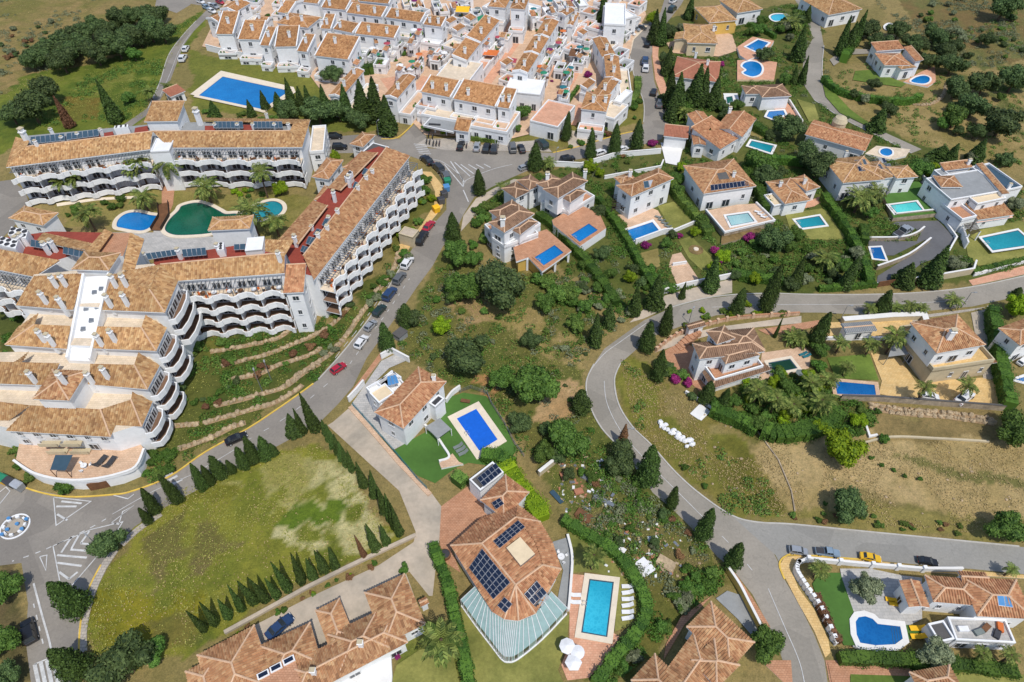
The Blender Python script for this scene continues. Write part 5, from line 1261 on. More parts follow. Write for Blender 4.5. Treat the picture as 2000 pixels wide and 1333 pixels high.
# hip villa with ten panels
h = House('villa', 'broad tiled villa with ten dark solar panels above two arches and a pale pool', (1372,405), 'villa', tile='tile')
h.block('hip', (1374,379),(1477,364),(1344,323),5.8, pitch=.3, n=1, tile='tile')
h.panels([(1388,374),(1463,364),(1460,353),(1387,362)],10,1, 'solar'); h.chim([(1432,346)],1.0)
mb = MB(); q = [h.hit(*c)[0] + Vector((0,0,.14)) for c in ((1404,352),(1425,350),(1418,337),(1400,340))]; mb.hull8([x - Vector((0,0,.3)) for x in q], q); mb.build('roof_hatch', M['dgrey'], h.root)
slab('pool_terrace', [(1378,412),(1415,456),(1512,433),(1476,398),(1440,400)], 'terra2', 0,1.6, 'stone')
wall('terrace_wall', [(1378,412),(1415,456),(1512,433),(1476,398)], 'low white parapet round the stone terrace with the pale pool', .5, z0=1.6)
pool('pale nearly white pool on the raised stone terrace', [(1418,422),(1428,442),(1474,433),(1461,416)], 'ppale', 1.6, 'wcoping', .6)
for i in range(3): lounger(1478 + i * 6,414 + i * 5,150, ORD[i] + ' pale sun lounger from the top on the stone terrace by the pale pool', 'wfab', 'loungers by the pale pool', .95,1.6)
slab('stone_terrace', [(1410,460),(1415,458),(1485,442),(1488,455),(1408,478)], 'gardensoil', 0,.6, 'stone')
# low L villa with green pool
h = House('villa', 'low L shaped villa with rough tiled roof beside the small teal pool and round lawn', (1535,408), 'villa', tile='tile')
h.block('hip', (1533,399),(1583,391),(1506,354),4.2, pitch=.25); h.block('hip', (1575,374),(1602,366),(1560,345),4.4, pitch=.25); h.chim([(1570,360),(1523,365)],1.0)
h.block('flat', (1512,402),(1532,398),(1505,378),3.4, par=.3, top='cream', win=False)
sheet('terrace', [(1522,412),(1545,413),(1590,404),(1605,395),(1600,385),(1575,395),(1530,405)], 'salmon'); sheet('lawn', [(1533,418),(1605,408),(1640,425),(1668,455),(1640,470),(1580,468),(1545,455)], 'lawn')
pool('small teal pool in the lawn of the low L shaped villa', [(1553,430),(1566,446),(1613,440),(1600,422)], 'pteal', 0, 'wcoping', .6)
# villa with three panel groups
h = House('villa', 'tiled villa with three groups of roof panels above the turquoise pool', (1645,378), 'villa', tile='tile5')
h.block('hip', (1646,358),(1728,351),(1634,310),6.0, pitch=.28, n=1); h.block('pyr', (1751,349),(1793,346),(1737,326),6.2, pitch=.35, n=2); h.block('hip', (1700,352),(1750,346),(1690,318),5.8, pitch=.24, win=False)
h.panels([(1672,326),(1683,324),(1679,313),(1668,314)],2,1); h.panels([(1687,323),(1699,322),(1694,311),(1683,312)],2,1); h.panels([(1677,336),(1690,335),(1685,325),(1674,326)],2,1); h.panels([(1707,321),(1732,319),(1727,309),(1703,311)],4,1); h.panels([(1718,332),(1743,330),(1738,320),(1713,322)],4,1)
h.chim([(1650,306)],1.0)
slab('lawn_terrace', [(1727,385),(1745,426),(1838,416),(1843,406),(1792,352),(1745,372)], 'turf', 0,1.2, 'stone'); slab('pool_deck', [(1730,399),(1746,420),(1808,413),(1793,391)], 'wcoping', 1.2,.1, 'white')
pool('turquoise pool with pale shallow end on the raised lawn of the three panel villa', [(1738,401),(1752,417),(1803,411),(1789,394)], 'pturq', 1.3, 'wcoping', .4)
wall('boundary_wall', [(1793,350),(1845,408)], 'tall white wall running down beside the turquoise pool', 2.0, z0=0.6); wall('retaining_wall', [(1745,427),(1838,417)], 'stone faced retaining wall below the turquoise pool', 1.6, mat='stone')
sheet('driveway', [(1742,438),(1750,434),(1832,432),(1867,469),(1851,497),(1800,515),(1752,553),(1712,553),(1714,540),(1770,505),(1815,474),(1805,470),(1745,500),(1700,500),(1695,472),(1790,472),(1800,452)], 'drivegrey')
wall('ramp_wall', [(1710,528),(1770,505),(1814,473)], 'white topped stone wall curving along the dark driveway ramp', 1.4, mat='stone', smooth=True); wall('ramp_wall', [(1692,471),(1755,470),(1785,462),(1802,450)], 'pale stone wall curving below the pickup truck parking', 1.2, mat='stone', smooth=True); wall('boundary_wall', [(1840,432),(1866,468),(1850,496)], 'white low wall round the outer bend of the dark driveway', .9)
pool('dark blue small pool beside the driveway ramp', [(1700,484),(1706,505),(1730,508),(1720,483)], 'pdeep', 0, 'wcoping', .5)
wall('road_wall', [(1600,566),(1712,559)], 'white wall and hedge along the upper side of the road below the teal pool', .9); wall('road_wall', [(1765,556),(1838,546),(1895,536),(1900,520)], 'beige wall along the road beside the brown gate', 1.9, mat='beige'); wall('road_wall', [(1900,540),(2010,512)], 'white garden wall above the road at the right edge', 1.0)
g = thing('gate', 'brown sliding gate closing the dark driveway', 'gate', P(1713,561)); mb = MB(); mb.strip(PL([(1713,561),(1748,556)]),.12,0,1.7); mb.build('gate_panel', M['wood'], g)
# modern large villa on the right
h = House('villa', 'large white modern villa with flat grey roof, glazed deck and pink awnings', (1860,420), 'villa', tile='tile')
h.block('flat', (1858,390),(1962,372),(1825,345),6.6, par=.25, top='grey', n=2); h.block('hip', (1838,366),(1880,366),(1826,344),7.0, z0=3, pitch=.3, win=False)
h.block('shed', (1958,380),(1906,320),(1966,376),6.9, z0=4, pitch=.15, win=False, ov=0); h.block('shed', (1846,334),(1900,327),(1842,322),6.5, z0=4, pitch=.2, win=False)
h.block('flat', (1962,372),(1998,364),(1922,320),6.4, par=.5, top='collector', n=2); h.block('flat', (1850,352),(1824,332),(1860,344),6.2, par=.2, top='grey', win=False)
h.block('flat', (1880,428),(1909,421),(1856,393),4.4, par=.7, top='terra'); h.block('shed', (1911,430),(1980,420),(1890,399),3.6, pitch=.14, n=1); h.block('flat', (1910,398),(1966,386),(1900,372),6.3, par=.3, top='cream')
h.chim([(1968,370),(1890,322)],1.0)
for i, (a, b) in enumerate((((1908,436),(1940,431)),((1941,431),(1978,425)))):
    A = thing('awning', ('left' if i == 0 else 'right') + ' pale pink awning of the modern villa', 'awning', P(*a, 2.6), 'awnings of the modern villa'); u = P(*a, 2.4), P(*b, 2.4), P(b[0] - 2, b[1] - 9,3.2), P(a[0] - 2, a[1] - 9,3.2); mb = MB(); mb.hull8([x - Vector((0,0,.08)) for x in u], list(u)); mb.build('cover', M['pinkfab'], A)
    mb = MB(); mb.tube(u[0], u[1],.06, n=5); mb.build('front_bar', M['alu'], A)
p = thing('pergola', 'dark slatted pergola at the corner of the modern villa terrace', 'pergola', P(1890,465)); q = PL([(1893,458),(1915,452),(1906,434),(1882,439)],3.0)
for x in q: mb = MB(); mb.box((x.x, x.y, 0),.25,.25,3); mb.build('post', M['white'], p)
for k in range(9): a, b = q[0].lerp(q[3], k / 8), q[1].lerp(q[2], k / 8); mb = MB(); mb.tube(a, b, .1, n=4); mb.build('slat', M['dwood'], p)
sheet('lawn', [(1884,470),(1915,450),(1990,432),(2020,440),(2020,510),(1910,520),(1890,500)], 'lawn')
pool('large dark teal pool with white edge at the right border of the photo', [(1917,465),(1939,490),(2020,478),(1988,450)], 'pteal', .8, 'wcoping', .6)
wall('boundary_wall', [(1843,418),(1875,460),(1884,486)], 'pale blue grey wall between dark driveway and modern villa', 2.0)
# brown hipped villa with green pool
h = House('villa', 'brown hipped villa with little tower, white rail terrace and murky green pool', (1392,766), 'villa', tile='tile3')
sheet('courtyard', [(1285,694),(1330,668),(1400,700),(1394,775),(1370,768)], 'terra'); sheet('terrace', [(1488,690),(1570,678),(1584,690),(1580,720),(1500,745),(1480,745)], 'terra2'); sheet('driveway', [(1278,690),(1320,658),(1400,640),(1565,618),(1565,632),(1480,640),(1400,652),(1330,672)], 'concrete')
sheet('terrace', [(1480,645),(1600,626),(1595,640),(1500,655)], 'terra')
h.block('hip', (1366,702),(1494,687),(1348,672),7.4, pitch=.36, n=2); h.block('hip', (1417,712),(1484,694),(1405,690),7.0, pitch=.36, z0=3, n=1); h.block('hip', (1430,690),(1494,684),(1425,645),7.4, pitch=.36, win=False, z0=3); h.block('pyr', (1400,673),(1436,661),(1385,646),9.2, pitch=.45, z0=3, n=3)
h.block('flat', (1396,742),(1492,714),(1366,702),4.2, par=.8, top='terra', n=1)
rp(h, [(1390,760,2.9),(1507,722,2.9),(1492,708,4.0),(1397,739,4.0)],[(1372,728,2.9),(1390,760,2.9),(1397,739,4.0),(1384,716,4.0)], ridges=[((1390,760,2.9),(1397,739,4.0))])
pool('murky green rectangular pool beside the brown hipped villa', [(1500,709),(1508,730),(1558,720),(1543,701)], 'pdgreen', 0, 'coping', .7)
lounger(1566,693,200, 'upper blue sun lounger by the murky green pool', 'tealfab', 'blue loungers by the murky pool', .95); lounger(1573,697,200, 'lower blue sun lounger by the murky green pool', 'tealfab', 'blue loungers by the murky pool', .95)
parasol(1563,728,9, 'grey parasol beside the murky green pool', 'grefab')
g = thing('gatehouse', 'small tiled gatehouse with steps at the bend of the winding road', 'gatehouse', P(1352,654)); hh_ = House('gatehouse', 'small tiled gatehouse on white posts above the stairs to the brown villa', (1352,654), 'gatehouse', tile='tile3'); bpy.data.objects.remove(g)
hh_.block('gable', (1346,645),(1379,636),(1340,634),3.0, pitch=.3, n=1)
wall('roadside_wall', [(1282,686),(1320,658),(1370,640),(1440,624),(1560,616)], 'terracotta topped pillar wall between the road bend and the brown villa', .9, mat='terra2', top='terra', pillars=7, smooth=True)
st = thing('staircase', 'terracotta stairs with white rail leading down beside the brown villa', 'stairs', P(1335,676))
for k in range(8): p = P(1321 + k * 5.5,684 - k * 4.2,0); mb = MB(); mb.box(p, 1.0,1.9,.18 * (k + 1),.5); mb.build('step', M['terra'], st)
# white stone based villa with yellow patio
h = House('villa', 'tall villa on a stone base with ochre balcony terrace above the yellow patio', (1812,745), 'villa', tile='tile', wallm='white')
sheet('patio', [(1700,690),(1757,700),(1790,750),(1808,745),(1930,738),(1945,745),(1955,797),(1760,780),(1716,770),(1722,745)], 'ypave'); sheet('terrace', [(1606,632),(1782,622),(1780,658),(1608,662)], 'ypave'); sheet('driveway', [(1896,612),(1928,604),(1950,745),(1920,740)], 'concrete')
h.block('flat', (1824,720),(1944,702),(1762,636),5.0, par=.9, top='ypave', wallm='beige', n=1); h.block('hip', (1829,691),(1925,674),(1780,630),8.6, z0=4, pitch=.33, n=1); h.chim([(1852,662)],1.5)
mb = MB(); h_ = [P(1820,722,3.8), P(1946,703,3.8), P(1944,700,4.6), P(1822,716,4.6)]; rp(h, [(1818,728,3.4),(1948,708,3.4),(1944,703,4.1),(1822,720,4.1)], tile='tile2' if False else None)
c = thing('carport', 'grey sheet carport roof beside the stone based villa', 'carport', P(1752,700)); q = PL([(1735,697),(1775,692),(1764,671),(1742,676)],2.8); mb = MB(); mb.prism(q, 2.7,2.82); mb.build('roof', M['grey'], c)
for x in q: mb = MB(); mb.tube((x.x, x.y, 0),(x.x, x.y, 2.7),.08); mb.build('post', M['metal'], c)
pool('blue pool with pink coping left of the yellow patio', [(1630,745),(1635,770),(1711,772),(1708,752)], 'pdeep', 0, 'terra2', .8)
sheet('lawn', [(1615,700),(1698,692),(1716,744),(1632,740)], 'lawn3'); wall('retaining_wall', [(1640,782),(1720,784),(1800,790),(1958,802)], 'long dark capped stone retaining wall below the yellow patio', 1.6, mat='stone', top='dgrey'); wall('boundary_wall', [(1925,606),(1944,680),(1956,800)], 'white boundary wall down the right side of the yellow patio', 1.2)
wall('terrace_wall', [(1606,664),(1690,664),(1760,664)], 'white railing wall below the prefab hut terrace', .8)
wall('retaining_wall', [(1643,632),(1740,624),(1800,622),(1806,640)], 'beige flat wall between the road and the prefab hut', 1.4, mat='beige', w=1.2)
h = House('prefab_hut', 'white prefab hut with grey sheet roof on the yellow terrace', (1680,662), 'hut'); h.block('gable', (1653,651),(1713,646),(1649,632),3.2, pitch=.12, n=1, tile='tile3', win=True)
for o in h.root.children:
    if o.name.startswith('roof'): o.data.materials[0] = M['grey']
h = House('house', 'white house with tiled roof cut off by the right edge of the photo', (1990,690), 'house', tile='tile'); h.block('hip', (1992,676),(2060,650),(1976,632),6.5, n=2)
pool('sliver of blue pool at the right edge of the photo', [(1983,742),(2000,746),(2020,742),(2010,734)], 'pblue')
# white villa with blue covered pool
h = House('villa', 'white villa with small roof terrace and blue solar panel above the covered pool', (793,860), 'villa', tile='tile2')
sheet('driveway', [(686,792),(745,706),(770,694),(795,705),(760,720),(735,745),(728,780),(795,866),(768,880)], 'greypave'); sheet('lawn', [(768,882),(800,862),(850,835),(868,780),(905,768),(950,775),(985,830),(1010,880),(985,915),(915,905),(890,915),(850,945),(815,930)], 'turf')
h.block('flat', (721,767),(752,748),(735,790),6.6, par=.3, top='cream', n=2); h.block('flat', (748,795),(803,762),(735,745),6.0, par=.9, top='white', n=2); h.block('flat', (735,748),(765,723),(750,765),6.0, par=.9, top='cream')
h.block('hip', (788,838),(872,746),(747,790),6.4, pitch=.3, n=2); h.block('flat', (850,795),(868,778),(840,785),5.0, par=.2, top='dmetal', win=False); h.chim([(848,744)],1.0)
h.panels([(758,756),(780,750),(773,732),(756,736)],3,1, 'bluecol', z=7.0)
pool('rectangular pool under a bright blue cover on artificial grass', [(892,818),(936,881),(972,859),(930,799)], 'pcover', 0, 'coping', 1.35)
c = thing('carport', 'grey flat pergola roof beside the artificial lawn', 'pergola', P(855,845)); q = PL([(831,834),(855,857),(881,838),(859,817)],2.4); mb = MB(); mb.prism(q, 2.3,2.45); mb.build('roof', M['grey'], c)
for x in q: mb = MB(); mb.tube((x.x, x.y, 0),(x.x, x.y, 2.3),.08); mb.build('post', M['white'], c)
b = thing('garden_bench', 'brown timber bench on the artificial lawn above the covered pool', 'bench', P(909,784)); p = P(909,783,.5); mb = MB(); mb.box((p.x, p.y, .4),1.9,.8,.12,-.2); mb.build('seat', M['wood'], b)
for s in (-.8,.8): mb = MB(); mb.box((p.x + s, p.y - s * .2,0),.12,.7,.4,-.2); mb.build('leg', M['dwood'], b)
for i in range(3): lounger(892 + i * 5,874 + i * 6.5,210, ORD[i] + ' grey sun lounger from the top beside the covered pool', 'grefab', 'grey loungers by the covered pool', 1.05)
wall('terrace_wall', [(830,834),(850,852),(866,875),(878,897),(858,905)], 'thin curved white wall across the artificial lawn', .8, smooth=True); wall('garden_wall', [(745,702),(766,690),(800,708)], 'white wall at the street above the covered pool villa', 1.6); wall('garden_wall', [(682,786),(697,770),(712,752)], 'white gate wall by the street at the covered pool villa', 1.6)
slab('terrace', [(858,905),(884,886),(896,902),(905,906),(862,915)], 'terra2', 0,.6, 'white')
wall('garden_wall', [(872,788),(884,772),(899,761)], 'curved white wall at the top of the artificial lawn', 1.3, smooth=True); fence('glass_fence', [(899,768),(920,760),(952,772),(960,792),(985,830),(1005,870),(1024,895)], 'green grey mesh fence round the artificial lawn', 1.2, 'metal', 0,2.5,3)
fence('driveway_fence', [(690,794),(730,838),(770,884),(815,938),(835,958)], 'long dark green fence between concrete drive and artificial lawn', 1.3, 'tealfab', 0,2.5,3)
sheet('driveway', [(640,832),(650,826),(680,800),(698,802),(760,880),(840,960),(862,990),(858,1060),(850,1120),(845,1165),(838,1165),(800,1118),(712,1155),(640,1190),(480,1262),(440,1270),(420,1262),(600,1170),(740,1105),(808,1060),(812,1040),(780,960),(720,905),(660,850)], 'concrete')
wall('verge_wall', [(684,796),(720,836),(780,905),(840,968)], 'low terracotta edged wall along the concrete drive', .35,.9, mat='terra2', top='terra2', cap=False)
wall('retaining_wall', [(812,1048),(760,1072),(680,1110),(600,1150),(500,1205),(440,1238)], 'pale low wall between the cypress row and the concrete drive', .6,.5, mat='concrete', top='concrete')
# house with the glass conservatory
h = House('villa', 'terracotta villa with dark solar arrays on every slope and curved glass conservatory', (985,1225), 'villa', tile='tile2'); E, Rz = 4.3,6.6
body(h, [(886,1066),(962,1188),(1012,1205),(1044,1194),(1088,1112),(1052,1024),(1005,990),(945,1035)], E, 'terra')
rp(h, [(880,1066, E),(961,1195, E),(1007,1143, Rz),(941,1062, Rz)],[(961,1195, E),(985,1210, E),(1007,1143, Rz)],[(985,1210, E),(1013,1213, E),(1007,1143, Rz)],[(1013,1213, E),(1046,1199, E),(1007,1143, Rz)],[(1046,1199, E),(1096,1112, E),(1060,1104, Rz),(1007,1143, Rz)],
   [(1096,1112, E),(1080,1062, E),(1045,1060, Rz),(1060,1104, Rz)],[(1080,1062, E),(1056,1020, E),(1007,1011, Rz),(1045,1060, Rz)],[(1010,985, E),(940,1012, E),(881,1065, E),(941,1062, Rz),(1007,1011, Rz)],[(1056,1020, E),(1010,985, E),(1007,1011, Rz)],[(941,1062, Rz),(1007,1143, Rz),(1060,1104, Rz),(1045,1060, Rz),(1007,1011, Rz)],
   ridges=[((941,1062, Rz),(1007,1011, Rz)),((1007,1143, Rz),(1060,1104, Rz)),((941,1062, Rz),(1007,1143, Rz)),((880,1066, E),(941,1062, Rz)),((1096,1112, E),(1060,1104, Rz)),((1007,1143, Rz),(985,1210, E)),((1007,1143, Rz),(1013,1213, E)),((1007,1143, Rz),(1046,1199, E)),((1056,1020, E),(1007,1011, Rz))])
h.block('hip', (985,1014),(1034,962),(940,975),4.6, pitch=.3, n=1); h.block('flat', (938,958),(984,922),(918,935),4.6, par=.25, top='dgrey', win=False)
h.panels([(945,952),(981,923),(968,905),(931,935)],5,2, z=4.75); h.panels([(985,985),(969,996),(960,983),(976,973)],2,2, z=5.4)
h.panels([(966,1062),(1020,1024),(1012,1017),(962,1058)],6,3, z=Rz + .3) if False else h.panels([(976,1072),(1026,1030),(1012,1017),(963,1058)],6,3, z=Rz + .3)
h.panels([(966,1172),(999,1139),(944,1072),(918,1110)],5,7, lift=.45); h.panels([(1022,1161),(1047,1134),(1075,1171),(1050,1193)],4,3, lift=.35); h.panels([(972,1183),(986,1166),(1002,1180),(988,1198)],2,2, lift=.3)
mb = MB(); q = PL([(989,1070),(1017,1105),(1045,1082),(1016,1049)], Rz + .7); mb.prism(q, Rz - .1, Rz + .7,0, top=1); mb.build('roof_lantern', [M['metal'], M['cream']], h.root)
out_ = smooth_line(PL([(900,1172),(930,1214),(964,1258),(980,1278),(992,1283),(1012,1277),(1060,1238),(1108,1188)],2.6),4); inn = smooth_line(PL([(928,1146),(945,1172),(962,1194),(984,1208),(1000,1212),(1016,1212),(1046,1198),(1076,1156)],3.6),4)
sheet('conservatory_floor', [(905,1172),(965,1256),(990,1280),(1012,1273),(1100,1188),(1046,1195),(985,1208),(940,1160)], 'terra2')
G = thing('conservatory', 'curved glass roofed conservatory round the corner of the solar villa', 'conservatory', P(985,1280))
n_ = len(out_) - 1
for k in range(n_):
    mb = MB(); mb.add([out_[k], out_[k + 1], inn[k + 1], inn[k]]); mb.add([inn[k] - Vector((0,0,.05)), inn[k + 1] - Vector((0,0,.05)), out_[k + 1] - Vector((0,0,.05)), out_[k] - Vector((0,0,.05))]); mb.build('roof_pane', M['conserv'], G)
    a, b = out_[k], out_[k + 1]; mb = MB(); mb.add([(a.x, a.y, .5),(b.x, b.y, .5), b, a]); mb.build('wall_pane', M['glass'] if k % 2 else M['conserv'], G)
for k in range(n_ + 1): mb = MB(); mb.tube(out_[k] + Vector((0,0,.04)), inn[k] + Vector((0,0,.04)),.07, n=4); mb.tube((out_[k].x, out_[k].y, 0), out_[k],.07, n=4); mb.build('rafter', M['frame'], G)
mb = MB(); mb.strip(out_, .3,0,.5); mb.build('plinth', M['white'], G)
sheet('terrace', [(1078,1060),(1110,1050),(1117,1100),(1112,1190),(1085,1190),(1100,1115)], 'grey'); sheet('terrace', [(1112,1122),(1150,1125),(1140,1200),(1210,1245),(1180,1295),(1150,1325),(1108,1330),(1096,1300),(1112,1260)], 'salmon'); sheet('courtyard', [(862,990),(915,950),(938,965),(985,1015),(940,1030),(880,1070),(900,1120),(870,1100),(858,1060)], 'terra')
sheet('lawn', [(1105,1030),(1140,1030),(1200,1080),(1240,1130),(1255,1180),(1240,1220),(1200,1235),(1208,1130),(1150,1118),(1118,1120),(1112,1060)], 'lawn'); sheet('lawn', [(900,1170),(985,1295),(1112,1200),(1108,1250),(1090,1310),(1105,1345),(930,1345),(900,1230)], 'lawn'); sheet('lawn', [(775,1300),(820,1270),(880,1260),(900,1345),(760,1345)], 'lawn')
wall('terrace_wall', [(1108,1048),(1117,1090),(1114,1150),(1110,1195)], 'white curved rail wall of the terrace beside the cyan pool', .8, smooth=True)
pool('cyan rectangular pool with round corner steps beside a row of white loungers', [(1151,1131),(1135,1236),(1186,1245),(1199,1137)], 'pcyan', 0, 'coping', .9)
for i in range(6): lounger(1222,1146 + i * 12.5,180 + 8 * (i % 2), ORD[i] + ' white sun lounger from the top in the row right of the cyan pool', 'wfab', 'white loungers right of the cyan pool', 1.0)
for i in range(2): lounger(1127,1163 + i * 14,0,('upper' if i == 0 else 'lower') + ' white sun lounger left of the cyan pool', 'wfab', 'white loungers left of the cyan pool', 1.0)
parasol(1108,1262,16, 'white octagonal parasol by the hedge below the cyan pool', n=8); parasol(1128,1274,14, 'rounder white parasol nearest the paved path below the cyan pool', n=14); parasol(1120,1294,17, 'lowest white parasol below the cyan pool', n=6)
table(1096,1087,7, 'white round table on the grey terrace of the solar villa', chairs=4)
t_ = thing('hot_tub', 'round dark covered hot tub on the terracotta court of the solar villa', 'hot tub', P(869,1082)); c = P(869,1082,.9); r_ = 11 * mpp(c); mb = MB(); mb.lathe((c.x, c.y, 0),[(r_, 0),(r_, .85),(r_ * .86,.9)],20); mb.build('tub_wall', M['wood'], t_); mb = MB(); mb.lathe((c.x, c.y, 0),[(r_ * .86,.9),(r_ * .8,.96),(0,1.0)],20); mb.build('cover', M['dmetal'], t_)
g = House('gatehouse', 'tiny tiled gate canopy between drive and solar villa', (822,1185), 'gatehouse', tile='tile2'); g.block('gable', (822,1186),(838,1178),(817,1173),2.6, pitch=.3, win=False)
# long low villa bottom left
sheet('driveway', [(600,1172),(790,1112),(830,1222),(760,1262),(560,1332),(430,1332),(430,1268)], 'concrete')
h = House('villa', 'long low villa with many ridged clay roofs beside the dark blue car', (600,1290), 'villa', tile='tile')
for A, B, C, z, k in (((712,1158),(790,1121),(760,1255),4.4, 'hip'),((575,1372),(797,1255),(540,1310),4.2, 'hip'),((616,1193),(663,1169),(650,1270),4.0, 'hip'),((385,1280),(497,1221),(440,1400),4.3, 'hip'),((362,1312),(425,1280),(420,1420),4.1, 'hip'),((505,1262),(606,1216),(560,1330),4.1, 'hip'),((640,1240),(735,1195),(690,1300),4.3, 'hip')): h.block(k, A, B, C, z, pitch=.3, n=1)
h.chim([(706,1262),(614,1316)],1.0)
slab('roof_terrace', [(505,1322),(575,1290),(600,1345),(520,1345)], 'terra', 3.0,1.8, 'white')
for i in range(3): p = P(514 + i * 25,1318 - i * 14,5); mb = MB(); mb.box((p.x, p.y, 4.6),1.7,.9,.5,.5); mb.build('skylight', M['white'], h.root); mb = MB(); mb.box((p.x, p.y, 5.1),1.3,.6,.06,.5); mb.build('skylight_glass', M['solar'], h.root)
slab('round_terrace', [(650,1335),(700,1300),(745,1285),(764,1285),(766,1320),(764,1345),(640,1345)], 'wcoping', 0,.8, 'white', smooth=False)
# big roof bottom centre right
h = House('villa', 'big brown tiled villa roof at the bottom edge beside the sloping road', (1400,1315), 'villa', tile='tile')
for A, B, C, z in (((1426,1309),(1474,1255),(1345,1220),4.6),((1232,1329),(1279,1277),(1330,1380),4.2),((1345,1400),(1420,1290),(1285,1330),4.4),((1400,1345),(1445,1300),(1350,1290),5.0)): h.block('hip', A, B, C, z, pitch=.3, n=1)
sheet('courtyard', [(1398,1170),(1420,1155),(1450,1165),(1482,1235),(1470,1245),(1440,1210)], 'grey'); wall('roadside_wall', [(1418,1117),(1440,1150),(1458,1185),(1482,1232)], 'ochre and white wall with garage doors along the sloping road', 1.8, mat='yellowwall', smooth=True)
sheet('courtyard', [(1296,1290),(1300,1260),(1330,1205),(1390,1165),(1336,1222)], 'terra')
# villa bottom right
h = House('villa', 'tiled villa with pale blue solar panel on its hip roof beside the kidney pool', (1775,1195), 'villa', tile='tile2')
sheet('terrace', [(1640,1112),(1700,1112),(1760,1125),(1800,1130),(1800,1210),(1770,1225),(1768,1262),(1680,1272),(1665,1265)], 'greypave'); sheet('lawn', [(1586,1142),(1600,1120),(1640,1120),(1668,1200),(1672,1262),(1648,1262),(1600,1180)], 'turf'); sheet('lawn', [(1765,1222),(1795,1222),(1800,1248),(1772,1250)], 'turf')
h.block('hip', (1823,1176),(1915,1184),(1808,1124),4.6, pitch=.3, n=1); h.block('hip', (1908,1204),(2020,1210),(1928,1130),4.8, pitch=.3, n=1); h.block('gable', (1775,1186),(1816,1187),(1765,1134),4.0, pitch=.3, n=1)
h.block('gable', (1880,1140),(1935,1143),(1878,1116),4.9, pitch=.3, win=False); h.panels([(1949,1184),(1978,1188),(1974,1164),(1946,1162)],2,1, 'bluecol')
h.block('flat', (1835,1255),(1866,1248),(1825,1215),3.0, par=.3, top='dgrey', win=False); h.block('flat', (1868,1250),(1985,1256),(1866,1205),3.2, par=.4, top='greypave', n=1); tp = h.top
for i, (u, v, m_) in enumerate(((.2,.5, 'wfab'),(.45,.4, 'grefab'),(.6,.6, 'wood'),(.75,.35, 'dmetal'),(.85,.65, 'ofab'))): p = tp[0].lerp(tp[1], u).lerp(tp[3].lerp(tp[2], u), v); mb = MB(); mb.box(p, 1.5,.8,.5,.3 * i); mb.build('terrace_seat', M[m_], h.root)
pool('kidney shaped deep blue pool with steps on grey stone paving', [(1671,1215),(1677,1206),(1690,1204),(1704,1209),(1714,1219),(1758,1224),(1763,1248),(1748,1259),(1710,1261),(1680,1256),(1673,1240)], 'pdeep', 0, 'wcoping', .9, False, steps=((1740,1223),(1745,1259),(1760,1226)), ladder=False)
wall('garden_wall', [(1556,1104),(1575,1096),(1700,1108),(1800,1116),(1875,1116)], 'white pillared garden wall along the wide grey road', 1.2, pillars=4); wall('garden_wall', [(1556,1104),(1552,1120),(1570,1150),(1600,1195),(1630,1262)], 'white pillared garden wall down the side street beside artificial lawn', 1.2, pillars=4, smooth=True)
for i, (x, y) in enumerate(((1738,1172),(1745,1180))): lounger(x, y, 170,('upper' if i == 0 else 'lower') + ' yellow sun lounger by the white gable of the bottom right villa', 'yfab', 'yellow loungers by the gable', 1.1)
for i, (x, y) in enumerate(((1786,1228),(1788,1244))): lounger(x, y, 180,('upper' if i == 0 else 'lower') + ' yellow sun lounger on the grass strip by the kidney pool', 'yfab', 'yellow loungers on the grass strip', 1.2)
h = House('house', 'tiled roof corner of a house cut off by the bottom edge below the kidney pool', (1820,1340), 'house', tile='tile'); h.block('hip', (1800,1360),(1880,1345),(1782,1312),4.0, n=1)
sheet('driveway', [(1616,1296),(1700,1298),(1780,1305),(1778,1322),(1660,1318),(1655,1340),(1625,1340)], 'terra'); sheet('lawn', [(1660,1318),(1780,1322),(1790,1345),(1660,1345)], 'lawn3'); sheet('lawn', [(1780,1302),(2010,1320),(2010,1345),(1880,1345)], 'lawn')
# ---- upper right villas
h = House('villa', 'long tiled villa with arched veranda at the top right beside the cypress pair', (1320,92), 'villa', tile='tile5'); h.block('hip', (1342,84),(1402,86),(1345,47),4.8, pitch=.26, wallm='cream'); h.block('gable', (1316,78),(1350,82),(1325,64),4.2, pitch=.26, wallm='cream'); h.chim([(1393,62)])
sheet('terrace', [(1300,85),(1315,105),(1405,112),(1440,100),(1430,70),(1410,60)], 'terra2')
h = House('villa', 'smooth terracotta hip roofed villa behind tall firs', (1320,165), 'villa', tile='tile4'); h.block('hip', (1313,150),(1402,161),(1322,111),4.6, pitch=.3); h.chim([(1358,112),(1381,128)],1.1)
h = House('villa', 'ochre walled villa with yellow terrace at the top right corner', (1440,60), 'villa', tile='tile5', wallm='yellowwall'); h.block('hip', (1385,45),(1440,40),(1392,12),5.0); h.block('flat', (1392,52),(1438,48),(1385,30),3.2, par=.6, top='ypave'); h.block('hip', (1440,26),(1490,18),(1450,-5),5.0, wallm='white')
h = House('villa', 'white edged villa with several tile roof strips and one red roof end', (1400,300), 'villa', tile='tile2')
h.block('gable', (1396,252),(1450,268),(1414,214),5.6, pitch=.3); h.block('shed', (1407,292),(1447,268),(1390,238),4.6, pitch=.2); h.block('gable', (1354,283),(1379,284),(1358,252),4.4, pitch=.25); h.block('gable', (1362,250),(1396,246),(1382,218),5.2, pitch=.25); h.block('flat', (1430,262),(1448,264),(1446,238),5.6, par=.15, top='redterr', win=False); h.chim([(1424,222)],1.2)
